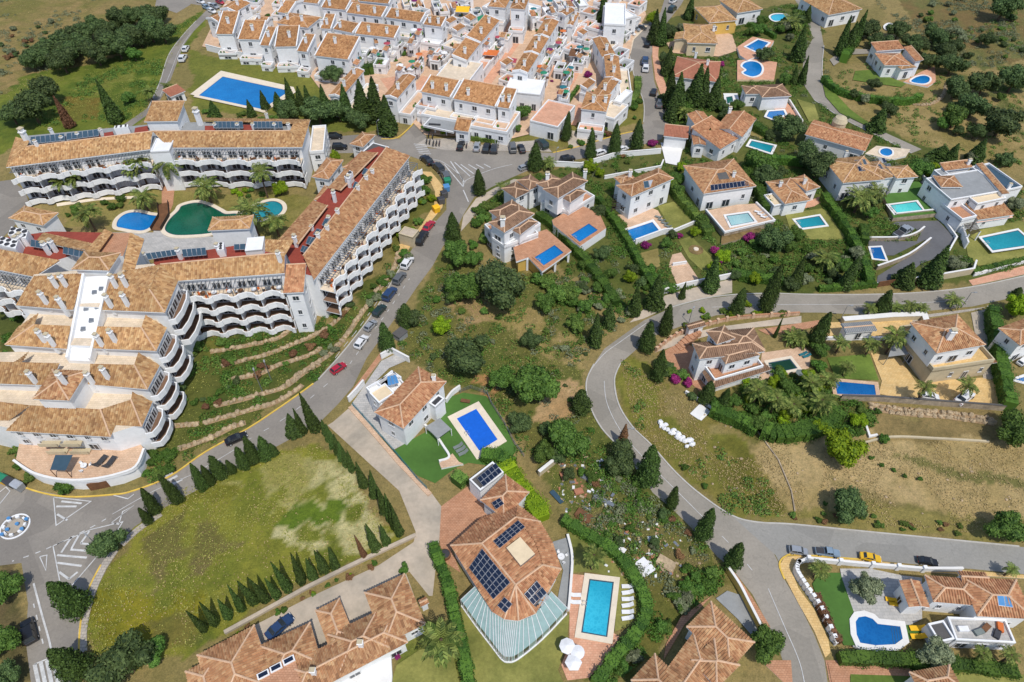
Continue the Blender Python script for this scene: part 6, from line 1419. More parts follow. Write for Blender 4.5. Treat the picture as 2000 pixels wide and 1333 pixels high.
h = House('garage', 'white garage with red tiled strip roof at the end of the side street', (1320,300), 'garage', tile='tile4'); h.block('shed', (1296,266),(1344,271),(1299,248),4.0, pitch=.15, win=False); sheet('forecourt', [(1290,280),(1335,285),(1325,325),(1300,320)], 'wcoping')
h = House('villa', 'brown tiled villa with salmon terrace and blue wedge pool', (1500,205), 'villa', tile='tile3'); h.block('hip', (1488,191),(1546,188),(1484,167),4.6, pitch=.24); h.block('hip', (1456,184),(1490,184),(1460,168),4.4, pitch=.24)
sheet('terrace', [(1500,202),(1535,200),(1570,240),(1540,245)], 'salmon'); pool('small blue wedge pool under the salmon terrace', [(1497,228),(1502,218),(1530,216),(1534,224),(1510,233)], 'pblue'); wall('garden_wall', [(1540,200),(1566,242)], 'white wall along the salmon terrace of the wedge pool villa', 1.0)
h = House('villa', 'long brown tiled villa with round stone turret beside the road', (1600,285), 'villa', tile='tile2'); h.block('gable', (1572,263),(1690,296),(1588,234),4.6, pitch=.24); c = P(1626,275); mb = MB(); mb.lathe(c, [(2.0,0),(2.0,6.4),(2.2,6.4),(1.6,7.6),(0,8.2)],14); mb.build('turret', M['beige'], h.root)
slab('pool_terrace', [(1690,300),(1712,285),(1778,292),(1770,305),(1740,312)], 'creampave', 0,.5, 'white'); pool('round blue pool on the pale terrace beside the turret villa', [(1719,298),(1722,292),(1732,290),(1741,294),(1742,301),(1734,305),(1724,303)], 'pblue', .5, 'wcoping', .5, True)
h = House('villa', 'white villa with bent tiled roof band round a courtyard among dark trees', (1730,125), 'villa', tile='tile2'); h.block('shed', (1766,96),(1712,100),(1764,84),5.6, pitch=.2); h.block('shed', (1788,120),(1764,92),(1796,113),5.6, pitch=.2, win=False); h.block('hip', (1727,128),(1778,128),(1712,105),4.6, pitch=.26); h.block('hip', (1760,136),(1790,132),(1746,112),4.0, pitch=.2, tile='tile5')
sheet('lawn', [(1670,140),(1700,138),(1770,165),(1760,172),(1665,158)], 'lawn3'); slab('pool_terrace', [(1765,160),(1800,140),(1826,130),(1828,160),(1812,170)], 'salmon', 0,.4, 'white'); pool('bright blue bean pool on the point of the terrace among dark trees', [(1780,160),(1788,152),(1804,148),(1815,152),(1814,160),(1802,164)], 'pblue', .4, 'wcoping', .6, True)
sheet('driveway', [(1620,118),(1650,96),(1700,98),(1706,106),(1660,108),(1628,130)], 'asphalt2'); sheet('verge', [(1605,160),(1618,170),(1660,215),(1700,245),(1690,246),(1640,222),(1612,190)], 'lawn3')
h = House('villa', 'tiled villa at the very top beside the upper bend of the road', (1640,35), 'villa', tile='tile5'); h.block('hip', (1618,30),(1684,18),(1600,-10),5.0)
pool('oval pool beside trellis terrace at the very top right', [(1505,33),(1515,28),(1535,29),(1542,36),(1530,40),(1512,41)], 'pcyan', 0, 'wcoping', .7, True); slab('pool_terrace', [(1440,92),(1470,72),(1512,80),(1500,100),(1460,118),(1445,108)], 'salmon', 0,1.2, 'white'); pool('blue square pool on the white walled salmon deck', [(1457,92),(1481,103),(1501,84),(1481,78)], 'pblue', 1.2, 'wcoping', .7)
slab('pool_terrace', [(1440,118),(1480,116),(1518,122),(1512,156),(1440,156)], 'salmon', 0,.6, 'cream'); pool('round blue pool with a step notch on the salmon terrace', [(1450,130),(1455,123),(1468,120),(1482,124),(1488,134),(1484,145),(1470,150),(1456,146),(1452,142),(1458,137)], 'pblue', .6, 'wcoping', .7, True)
sheet('pool_terrace', [(1412,184),(1440,184),(1445,205),(1420,206)], 'wcoping'); pool('small green pool beside the dark firs', [(1418,190),(1430,188),(1433,201),(1420,203)], 'pgreen'); pool('teal pool with white rim beside the white edged villa', [(1462,285),(1468,275),(1512,285),(1505,299)], 'pteal', 0, 'wcoping', .7); pool('half hidden pool under trees beside the road at the top right', [(1730,52),(1738,47),(1748,52),(1742,58),(1733,58)], 'pcyan', 0, 'wcoping', .9, True)
sheet('lawn', [(1458,240),(1500,252),(1490,275),(1455,262)], 'lawn2'); sheet('lawn', [(1556,195),(1590,205),(1600,235),(1580,240)], 'lawn')
# ------------------------------------------------------------------ white village at the top
sheet('paving', [(395,92),(425,30),(470,-40),(1240,-40),(1262,30),(1235,80),(1228,120),(1228,195),(1200,225),(1110,245),(1000,272),(830,265),(800,235),(760,240),(640,195),(606,150)], 'terra2', smooth=False)
TRY = [0]
LANES = ([(742,155),(770,152),(862,70),(870,78),(795,160),(790,200),(770,195)],[(985,44),(1032,50),(1020,80),(960,165),(930,175),(950,150),(1000,75),(975,62)],[(1040,178),(1060,178),(1108,85),(1098,82)],[(1080,215),(1096,215),(1150,108),(1138,106)],[(890,150),(1000,185),(1100,235),(1090,240),(960,190),(880,162)],[(1110,245),(1125,247),(1140,205),(1128,205)],[(800,180),(825,150),(850,155),(815,210)])
for q in LANES: sheet('lane', q, 'salmon')
def vill(name, label, blocks, tile='tilev', chims=(), group='white village houses', wallm='white'):
    A = blocks[0][1]; h = House('village_house', label, A, 'house', group, tile=tile, wallm=wallm)
    for b in blocks: kw = b[5] if len(b) > 5 else {}; h.block(b[0], b[1], b[2], b[3], b[4], **kw)
    if chims: h.chim(chims, 1.25)
    return h
def terr(h, A, B, z, zt, d=3.4, top='creampave'):
    a, b = P(*A, z), P(*B, z); t = (b - a).normalized(); n = Vector((t.y, -t.x, 0)); n = n if n.y < 0 else -n; q = [a + n * d, b + n * d, b, a]
    if area2(q) < 0: q = [q[1], q[0], q[3], q[2]]
    h.block('flat', A, B, A, zt, par=.8, top=top, n=1, rect=[Vector((p.x, p.y, zt)) for p in q])
    for k in range(3):
        p = q[0].lerp(q[1], random.uniform(.15,.85)).lerp(q[3],.3); p.z = zt - .8; mb = MB()
        if k: mb.lathe(p, [(.3,0),(.42,.5),(.25,1.0),(0,1.2)],7); mb.build('pot_plant', M['hedge'], h.root)
        else: mb.box(p, 1.4,.7,.5, math.atan2(t.y, t.x)); mb.build('terrace_bench', M[random.choice(['wood', 'wfab', 'rfab', 'grefab', 'tealfab'])], h.root)
def balc(h, A, B, z, out=1.6):
    a, b = P(*A, z), P(*B, z); t = (b - a).normalized(); n = Vector((t.y, -t.x, 0)); n = n if n.y < 0 else -n
    mb = MB(); q = [a, b, b + n * out, a + n * out]; mb.prism(q, z - .2, z, 0); mb.strip([a, a + n * out, b + n * out, b],.18, z, z + 1.1); mb.build('balcony', M['white'], h.root)
    c = a.lerp(b, .5); c.z = z + .05; c = c + n * -.35; mb = MB(); w = (b - a).length * .7; mb.box(c + n * .4, w, .1,2.2, math.atan2(t.y, t.x)); mb.build('opening', M['glass'], h.root)
R1 = [('leftmost pool side house with a bushy hedge by its porch', (421,67),(456,67),(424,40)),('second pool side house from the left above the garden wall', (464,77),(508,78),(476,54)),('narrow pool side house third from the left', (507,89),(527,90),(512,66)),('wide pool side house fourth from the left with two balconies', (536,92),(580,91),(538,67)),('narrow pool side house fifth from the left with blue shaded balcony', (579,100),(601,102),(585,78)),('broad pool side house at the right end of the row by the round hedge', (614,109),(681,117),(617,79))]
for i, (l, A, B, C) in enumerate(R1):
    h = vill('h', l, [('shed', A, B, C, 7.6, {'pitch': .26, 'n': 2, 'party': True, 'ov': .3})], chims=[((A[0] + B[0]) / 2 + 8, C[1] + 6)]); balc(h, (A[0] + 4, A[1] + 1),(lerp(A[0], B[0],.6), lerp(A[1], B[1],.6)),4.3); terr(h, A, B, 7.6,2.2,3.0, 'terra2')
wall('garden_wall', [(405,99),(455,112),(530,122),(605,147)], 'long white garden wall between the big pool lawn and the village', 2.2)
VH = [('curved end house with tiled roof at the upper left corner of the village', 'gable', (425,44),(459,29),(412,32),7),('tiled house beside the upper car park at the village corner', 'gable', (460,24),(490,6),(447,8),7),('tiny tiled house in the shrubby court behind the pool row', 'gable', (497,40),(522,43),(499,30),5),('long tiled house with two dark balconies behind the pool row', 'hip', (540,46),(601,55),(543,22),8),('tiled house running away uphill behind the two balcony house', 'gableX', (541,24),(564,27),(545,-6),8),
      ('left end house of the middle balcony row with a grey gable', 'shed', (625,56),(647,57),(618,38),7.5),('middle house of the balcony row with white parapets', 'shed', (650,57),(689,65),(653,44),7.5),('long right house of the balcony row with a grey awning', 'shed', (693,66),(771,75),(695,51),7.5),
      ('left house of the uppermost long row beside a white gable wall', 'shed', (627,15),(676,20),(628,3),8),('middle house of the uppermost long row with purple doors below', 'shed', (676,25),(746,34),(677,12),8),('third house of the uppermost long row with green blinds', 'shed', (752,34),(822,44),(753,22),8),('right house of the uppermost long row next to stairs', 'shed', (826,48),(863,53),(828,36),8),
      ('lower part of the diagonal tiled house left of the wide salmon lane', 'shed', (911,120),(938,85),(884,114),9),('upper part of the diagonal tiled house left of the wide salmon lane', 'shed', (939,84),(976,40),(912,78),9),
      ('lower third of the diagonal tiled house right of the wide salmon lane', 'gable', (1030,144),(1052,108),(1000,140),8.5),('middle third of the diagonal tiled house right of the wide salmon lane', 'gable', (1053,107),(1072,75),(1022,104),8.5),('upper third of the diagonal tiled house right of the wide salmon lane', 'gable', (1073,74),(1092,42),(1044,70),8.5),
      ('tiled house above the garden with a blue shuttered gable front', 'hip', (1134,213),(1184,219),(1150,180),7.5),('tiled house with white gable above the green verge by the street', 'gable', (1182,196),(1210,158),(1158,182),7.5),('tiled house curving along the street in the middle of the right block', 'gable', (1214,160),(1208,110),(1184,158),7.5),('tiled house with a white gable below the small plaza', 'gable', (1205,112),(1184,74),(1176,112),7),
      ('left house of the front building with an orange terrace', 'shed', (821,179),(880,191),(829,156),8.5),('long middle house of the front building with terrace furniture', 'shed', (884,193),(968,209),(887,165),8.5),('right end house of the front building with tall chimney', 'shed', (970,209),(996,213),(977,183),8.5),
      ('tiled house with twin chimneys above the dark firs', 'gable', (775,194),(813,150),(752,185),8),('long tiled house half hidden behind the dark firs', 'gable', (667,191),(712,138),(645,184),7),('tiled house with red roof at the top centre', 'hip', (953,13),(987,16),(958,-8),8),('tall tiled house with a huge blank white wall at the top centre', 'hip', (996,17),(1025,19),(1002,-8),11),
      ('small tiled house left of the upper stairs', 'gable', (1104,32),(1125,20),(1096,22),7),('narrow tiled house in the upper jumble of the village', 'gable', (1118,52),(1132,26),(1108,48),6),('tiled house at the left end of the very top row', 'gable', (580,3),(622,8),(584,-14),8),('tiled house at the right of the very top row', 'gable', (700,2),(760,8),(704,-14),9)]
for i, (l, k, A, B, C, z) in enumerate(VH):
    rr = random.Random(i); ch = [(lerp(A[0], B[0],.35) + (C[0] - A[0]) * .45, lerp(A[1], B[1],.35) + (C[1] - A[1]) * .45)] + ([(lerp(A[0], B[0],.8) + (C[0] - A[0]) * .5, lerp(A[1], B[1],.8) + (C[1] - A[1]) * .5)] if i % 2 else [])
    h = vill('h', l, [(k, A, B, C, z, {'pitch': .26, 'n': 2 if z > 6 else 1, 'party': k != 'hip', 'ov': .3})], tile='tilev', chims=ch)
    if k == 'shed' and z < 9 and A[1] < 80: balc(h, (A[0] + 4, A[1] + 1),(lerp(A[0], B[0],.5), lerp(A[1], B[1],.5)), z - 3.6); balc(h, (lerp(A[0], B[0],.56), lerp(A[1], B[1],.56)),(lerp(A[0], B[0],.95), lerp(A[1], B[1],.95)), z - 3.6)
    terr(h, A, B, z, z * rr.uniform(.34,.5), rr.uniform(2.6,4.2), rr.choice(['creampave', 'terra2', 'salmon', 'white']))
# front terraces and hotel entrance below the front building
h = House('village_building', 'white front building base with terraces and arched ground floor facing the junction', (924,262), 'building'); h.block('flat', (918,245),(990,258),(940,205),4.6, par=.8, top='terra2', n=1); h.block('flat', (822,222),(920,240),(835,190),4.4, par=.8, top='creampave', n=1); h.block('flat', (812,205),(850,212),(822,180),4.8, par=.7, top='terra', win=False)
h = House('canopy_building', 'grey flat canopy beside the gabled entrance at the junction', (860,255), 'building'); h.block('flat', (826,245),(886,258),(838,224),3.6, z0=3.0, par=.1, top='grey', win=False)
p = P(849,244,3.62); mb = MB(); mb.box(p, 3.6,.5,.3,-.12); mb.build('sign_board', M['dmetal'], h.root)
for x, y in ((830,258),(850,263),(872,268)): p = P(x, y); mb = MB(); mb.box(p + Vector((0,.8,0)),.3,.3,3.0); mb.build('post', M['white'], h.root)
h = House('entrance_pavilion', 'small white gabled entrance pavilion with tiled roof at the junction', (902,272), 'pavilion', tile='tilev'); h.block('gableX', (886,254),(915,258),(902,230),4.4, pitch=.5, n=1)
furn = random.Random(3)
# flat roofed terrace houses filling the lanes
ZN = [((690,62),(760,100), 'balcony terraces below the middle row', 5,(0,)),((700,130),(850,62), 'white terraces right of the round hedge', 16,(1,)),((785,150),(880,95), 'terraces along the left salmon stairs', 10,(1,)),((945,112),(990,70), 'courtyards left of the wide salmon lane', 4,(1,)),((1050,165),(1105,75), 'courtyards along the first narrow lane', 11,(1,)),((1085,195),(1140,100), 'courtyards along the second narrow lane', 11,(1,)),((1040,30),(1130,10), 'top jumble of the village', 8,(0,)),((760,18),(930,30), 'white upper row by the yellow awning', 9,(0,))]
names = ['salmon deck', 'cream deck', 'grey deck', 'pale tile deck', 'terracotta deck', 'white deck']; tops = ['salmon', 'creampave', 'grey', 'terra2', 'terra', 'white']; fabs = [('wfab', 'white'),('ofab', 'orange'),('rfab', 'dusky red'),('gfab', 'green'),('grefab', 'grey'),('tealfab', 'teal'),('pfab', 'purple')]
rr = random.Random(11)
for a, b, nm, n, _ in ZN:
    for k, (x, y) in enumerate(sorted((lerp(a[0], b[0],(k + .5) / n) + rr.uniform(-13,13), lerp(a[1], b[1],(k + .5) / n) + rr.uniform(-9,9)) for k in range(n))):
        w = rr.uniform(14,22); ang = rr.choice((.9,1.0,-.15)) if _ == (1,) else .12
        z = rr.uniform(2.6,5.2); ti = rr.randrange(6); dx, dy = w * math.cos(ang),-w * math.sin(ang) * .8
        h = House('terrace_house', '%s white flat house from the left in the %s' % (ORD[k], nm),(x, y), 'house', nm); h.block('flat', (x, y),(x + dx, y + dy),(x - dy * .55 - 5, y - abs(dx) * .45 - 7), z, par=rr.choice((.8,.9,.3)), top=tops[ti]); tp = h.top
        if k % 3 == 0:
            tl = 'tile' if k % 2 else 'tile2'; h.tile = M[tl]; h.block('shed', (x + 1, y - 3),(x + dx * .6, y + dy * .6 - 3),(x - 3, y - 10), z + 1.8, pitch=.25, z0=z - .8, win=False)
        c = tp[0].lerp(tp[2],.5)
        if k % 2 == 0:
            f, fn = fabs[rr.randrange(7)]; pr = thing('parasol', '%s parasol on %s house of the %s' % (fn, ORD[k], nm), 'parasol', c, 'parasols on village terraces'); mb = MB(); mb.lathe(c, [(1.25,2.3),(0,2.8)],8); mb.build('canopy', M[f], pr); mb = MB(); mb.tube(c, c + Vector((0,0,2.4)),.04); mb.build('pole', M['alu'], pr)
        for _k in range(3):
            q = c + Vector((rr.uniform(-1.4,1.4), rr.uniform(-1.4,1.4),0)); f, fn = fabs[rr.randrange(7)]; mb = MB()
            if _k == 0: mb.lathe(q, [(.3,0),(.42,.5),(.2,1.1),(0,1.3)],7); mb.build('pot_plant', M['shrub'], h.root)
            else: mb.box(q, rr.uniform(.6,1.6),.6,.5, rr.uniform(0,3)); mb.build('terrace_bench', M[rr.choice(['wood', 'wfab', 'grefab', 'dwood'])], h.root)
LN = [PL(q) for q in LANES]
VP = PL([(430,45),(470,-35),(1235,-35),(1255,35),(1230,80),(1225,130),(1240,185),(1225,225),(1110,240),(1000,200),(830,150),(770,150),(700,130),(640,130),(560,60),(480,45)])
cand = []
while len(cand) < 100:
    x, y = rr.uniform(430,1245), rr.uniform(-30,235); c = P(x, y)
    if not in_poly(c, VP): continue
    al = .98 if x > 720 + y * .3 else -.14; u = Vector((math.cos(al), math.sin(al),0)); v = Vector((-u.y, u.x, 0)); w, d = rr.uniform(4.0,7.5), rr.uniform(4.0,6.5)
    q = [c - u * w / 2 - v * d / 2, c + u * w / 2 - v * d / 2, c + u * w / 2 + v * d / 2, c - u * w / 2 + v * d / 2]; tst = q + [c] + [q[i].lerp(q[(i + 1) % 4],.5) for i in range(4)]
    if any(in_poly(p, L) for p in tst for L in LN) or any(in_poly(p, R) for p in [q[0].lerp(c, .3), q[1].lerp(c, .3), q[2].lerp(c, .3), q[3].lerp(c, .3), c] for R in FOOT if abs(R[0].x - c.x) < 30 and abs(R[0].y - c.y) < 30):
        cand.append(None); cand.pop() if len(cand) % 7 else None; TRY[0] += 1
        if TRY[0] > 2500: break
        continue
    FOOT.append(q); cand.append((x, y, q))
cand = sorted([c for c in cand if c], key=lambda c: c[0])
zn = {}
for i, (x, y, q) in enumerate(cand):
    zone = ('left', 'inner left', 'inner right', 'right')[min(3, int(i * 4 / len(cand)))]; k = zn.get(zone, 0); zn[zone] = k + 1; z = rr.uniform(2.0,4.4)
    h = House('courtyard_house', '%s small white court house from the left in the %s quarter of the village' % (ORD[max(0, min(k, 29))], zone),(x, y), 'house', 'small court houses in the %s quarter' % zone)
    h.block('flat', 0,0,0, z, par=rr.choice((.9,.8,.5)), top=rr.choice(tops), rect=[Vector((p.x, p.y, z)) for p in q], n=1); tp = h.top; c = tp[0].lerp(tp[2],.5)
    if i % 3 == 1:
        e = [Vector((p.x, p.y, z + 1.6)) for p in (q[0].lerp(q[3],.55), q[1].lerp(q[2],.55), q[2], q[3])]; h.tile = M['tilev']; h.block('shed', 0,0,0, z + 1.6, z0=z - 1, pitch=.25, rect=e, win=False, party=True, ov=.2)
    for _k in range(3):
        p = c + Vector((rr.uniform(-1.5,1.5), rr.uniform(-1.8,0),0)); mb = MB()
        if _k: mb.box(p, rr.uniform(.5,1.5),.6, rr.uniform(.4,.9), rr.uniform(0,3)); mb.build('terrace_bench', M[rr.choice(['wood', 'wfab', 'grefab', 'dwood', 'rfab', 'tealfab'])], h.root)
        else: mb.lathe(p, [(.3,0),(.45,.5),(.25,1.1),(0,1.3)],7); mb.build('pot_plant', M['hedge'], h.root)
def awning(label, A, B, C, z, mat):
    r_ = thing('awning', label, 'awning', P(*A, z)); q = [P(*A, z - .5), P(*B, z - .5), P(B[0] + C[0] - A[0], B[1] + C[1] - A[1], z), P(*C, z)]; mb = MB(); mb.hull8([x - Vector((0,0,.07)) for x in q], q); mb.build('cover', M[mat], r_); mb = MB(); mb.tube(q[0], q[1],.06, n=5); mb.build('front_bar', M['alu'], r_)
    for p in q[:2]: mb = MB(); mb.tube((p.x, p.y, .2), p, .05, n=5); mb.build('post', M['alu'], r_)
awning('large yellow awning over a terrace at the top of the village', (889,24),(915,25),(892,12),6, 'yfab'); awning('orange canopy over the courtyard left of the wide salmon lane', (942,108),(969,110),(949,97),4.5, 'ofab'); awning('white sail awning at the lower end of the wide salmon lane', (917,140),(935,146),(922,127),5, 'wfab'); awning('dusky red awning right of the wide salmon lane', (994,122),(1007,124),(997,113),4.5, 'rfab'); awning('teal awning beside the diagonal tiled house', (933,42),(945,38),(932,33),6, 'gfab'); awning('purple awning by the lower end of the narrow lanes', (1088,231),(1102,233),(1090,224),4, 'pfab'); awning('brown sunshade over a dark courtyard in the second lane', (1110,110),(1128,112),(1115,95),5, 'wood')
h = House('apartment_house', 'white block with arched doorway behind the small plaza at the top', (1200,55), 'apartment block'); h.block('flat', (1180,46),(1222,48),(1180,5),9, par=.6, top='white', n=2); h.block('flat', (1222,36),(1244,30),(1222,0),7, par=.6, top='white')
h = House('village_building', 'long blank white wall building below the diagonal roof and plaza lane', (870,160), 'building'); h.block('flat', (850,150),(915,160),(872,112),7, par=.3, top='creampave', n=1)
h = House('village_building', 'white building with sloping red banister wall above the green verge', (1060,250), 'building'); h.block('flat', (1035,235),(1090,248),(1030,185),5, par=.4, top='salmon', n=1); h.block('flat', (985,178),(1055,185),(990,150),6, par=.3, top='white', n=1)
h = House('village_building', 'white stair side building with lower terraces on the street slope', (1205,235), 'building'); h.block('flat', (1200,232),(1228,205),(1190,200),4.5, par=.6, top='creampave', n=1); h.block('flat', (1212,200),(1236,178),(1205,190),5.5, par=.6, top='white', n=1)
h = House('pool_house', 'small salmon roofed pool house beside the street and big pool', (345,195), 'pool house', tile='tile4'); h.block('shed', (333,190),(362,178),(328,178),3.2, pitch=.2, n=1)
sheet('terrace', [(372,186),(432,140),(574,172),(578,182),(515,222)], 'coping'); pool('huge blue communal pool in the lawn above the apartments', [(388,187),(435,150),(566,178),(512,214)], 'pblue', 0, 'coping', 1.2)
h = House('utility_shed', 'flat grey roofed shed with timber pergola on the yellow pavement by the street', (795,470), 'shed'); h.block('flat', (778,456),(806,464),(784,440),3.4, par=.1, top='concrete', win=False, wallm='beige')
# ------------------------------------------------------------------ vegetation
def plural_group(s): return s
def row(items, what, where, fn, **kw):
    """items sorted from the left of the photo; each gets its place in the row"""
    items = sorted(items, key=lambda i: i[0])
    for i, it in enumerate(items): fn(*it, '%s %s from the left %s' % (ORD[min(i, 29)], what, where), group='%s %s' % (what + 's', where), **kw)
row([(430,937,886,30),(455,927,900,18),(478,919,874,28),(497,909,857,28),(521,901,854,28),(536,893,865,20),(396,962,905,28),(412,951,914,20)], 'cypress', 'in the row between meadow and main street', cypress, fat=True)
row([(575,856,806,28),(592,851,802,20),(616,846,768,25)], 'cypress', 'in the trio by the drive gate', cypress)
row([(636,852,822,16),(644,866,830,17),(652,879,842,17),(661,891,853,18),(669,902,864,18),(678,913,875,18),(687,925,886,18),(711,957,908,25),(731,977,925,24),(753,1008,955,20),(764,1022,972,18),(772,1036,984,20),(781,1050,988,20)], 'slim cypress', 'along the concrete drive', cypress)
row([(399,1236,1196,20),(420,1225,1182,22),(446,1212,1172,20),(472,1198,1152,21),(497,1183,1135,21),(520,1180,1122,21),(541,1172,1125,22),(563,1160,1103,22),(589,1145,1090,22),(612,1136,1092,20),(634,1122,1078,20),(655,1115,1067,21),(735,1080,1022,20),(755,1068,1018,20)], 'slim cypress', 'along the low wall below the meadow', cypress)
row([(302,1008,954,30),(347,988,925,30),(291,1026,992,18)], 'cypress', 'leaning over the street near the zebra crossing', cypress, fat=True)
cypress(712,1092,1046,14, 'dead brown slim cypress near the right end of the meadow row', dead=True)
for a in ((150,1206,1138,62, 'fat dark cypress on the kerb below the roundabout'),(152,1328,1268,56, 'fat cypress by the lower zebra crossing in the corner'),(1372,1057,1001,34, 'cypress beside the junction of the grey side road'),(1430,1114,1063,34, 'pointed cypress at the top of the ochre roadside wall'),(1266,952,882,46, 'big dark cypress on the inner verge of the road bend'),(1311,998,954,30, 'small cypress below the big dark one on the inner verge'),(1135,808,757,36, 'round topped cypress at the left kerb of the bend'),
          (793,640,598,32, 'short cypress by the upper right kerb of the main street'),(757,690,632,40, 'wide cypress beside the grey bin shed at the street'),(885,478,418,36, 'tall cypress right of the main street below the junction'),(937,384,332,23, 'slim cypress at the point of the painted junction'),(1045,336,278,32, 'dark cypress on the traffic corner in front of the parked cars'),(1105,278,220,22, 'tall cypress beside the sloping white village wall'),(1152,314,260,27, 'left cypress of the pair on the yellow kerb'),(1200,307,246,27, 'right cypress of the pair on the yellow kerb'),(1243,293,230,25, 'cypress at the inside corner of the upper street')): cypress(*a, fat=True)
row([(1162,680,608,28),(1190,642,588,24),(1238,620,562,24),(1278,606,535,32),(1331,586,548,13),(1387,573,512,32),(1552,567,510,32),(1650,569,500,30),(1765,563,515,38),(1815,566,488,48)], 'cypress', 'along the upper edge of the winding road', cypress)
row([(1262,692,622,40),(1298,658,597,32),(1284,748,690,30),(1437,621,570,33),(1495,614,530,32),(1592,679,605,34),(1722,615,560,34),(1985,583,563,18),(1380,790,752,28),(1407,805,758,28)], 'cypress', 'along the lower edge of the winding road', cypress, fat=True)
cypress(1513,662,622,9, 'thin pencil cypress on the terracotta terrace'); cypress(1216,878,834,26, 'rusty dead cypress top behind the round tree at the bend', dead=True)
cypress(226,243,160,30, 'tall leaning cypress behind the north apartment wing'); cypress(136,252,192,24, 'dead reddish cypress behind the north apartment wing', dead=True)
row([(419,232,193,22),(492,230,198,16),(518,216,174,20),(545,218,180,22),(573,222,165,26),(590,226,170,24),(608,235,172,28),(640,240,172,30),(677,238,166,34),(708,238,150,34),(733,240,160,38),(757,266,188,38)], 'dark conifer', 'in the belt between pool and apartments', cypress)
row([(1178,46,-14,24),(1276,90,26,26),(1290,92,20,24),(1345,40,-4,22),(1300,150,88,24),(1575,46,12,20),(1558,122,50,28),(1566,168,112,20),(1549,166,126,18),(1640,112,30,24),(1655,108,34,24),(1668,92,28,24)], 'tall cypress', 'among the streets at the top right', cypress)
row([(1308,215,140,30),(1322,228,152,32),(1355,210,122,36),(1372,212,135,30),(1392,216,150,34),(1310,240,180,26)], 'dark fir', 'in front of the smooth terracotta roof', cypress)
row([(1350,292,258,14),(1380,292,255,16),(1398,290,258,18)], 'small cypress', 'before the white edged villa', cypress)
row([(1712,260,214,34),(1854,322,278,24),(1904,320,272,32),(1968,325,298,18),(1838,318,285,40)], 'cypress', 'by the dry slope at the right', cypress)
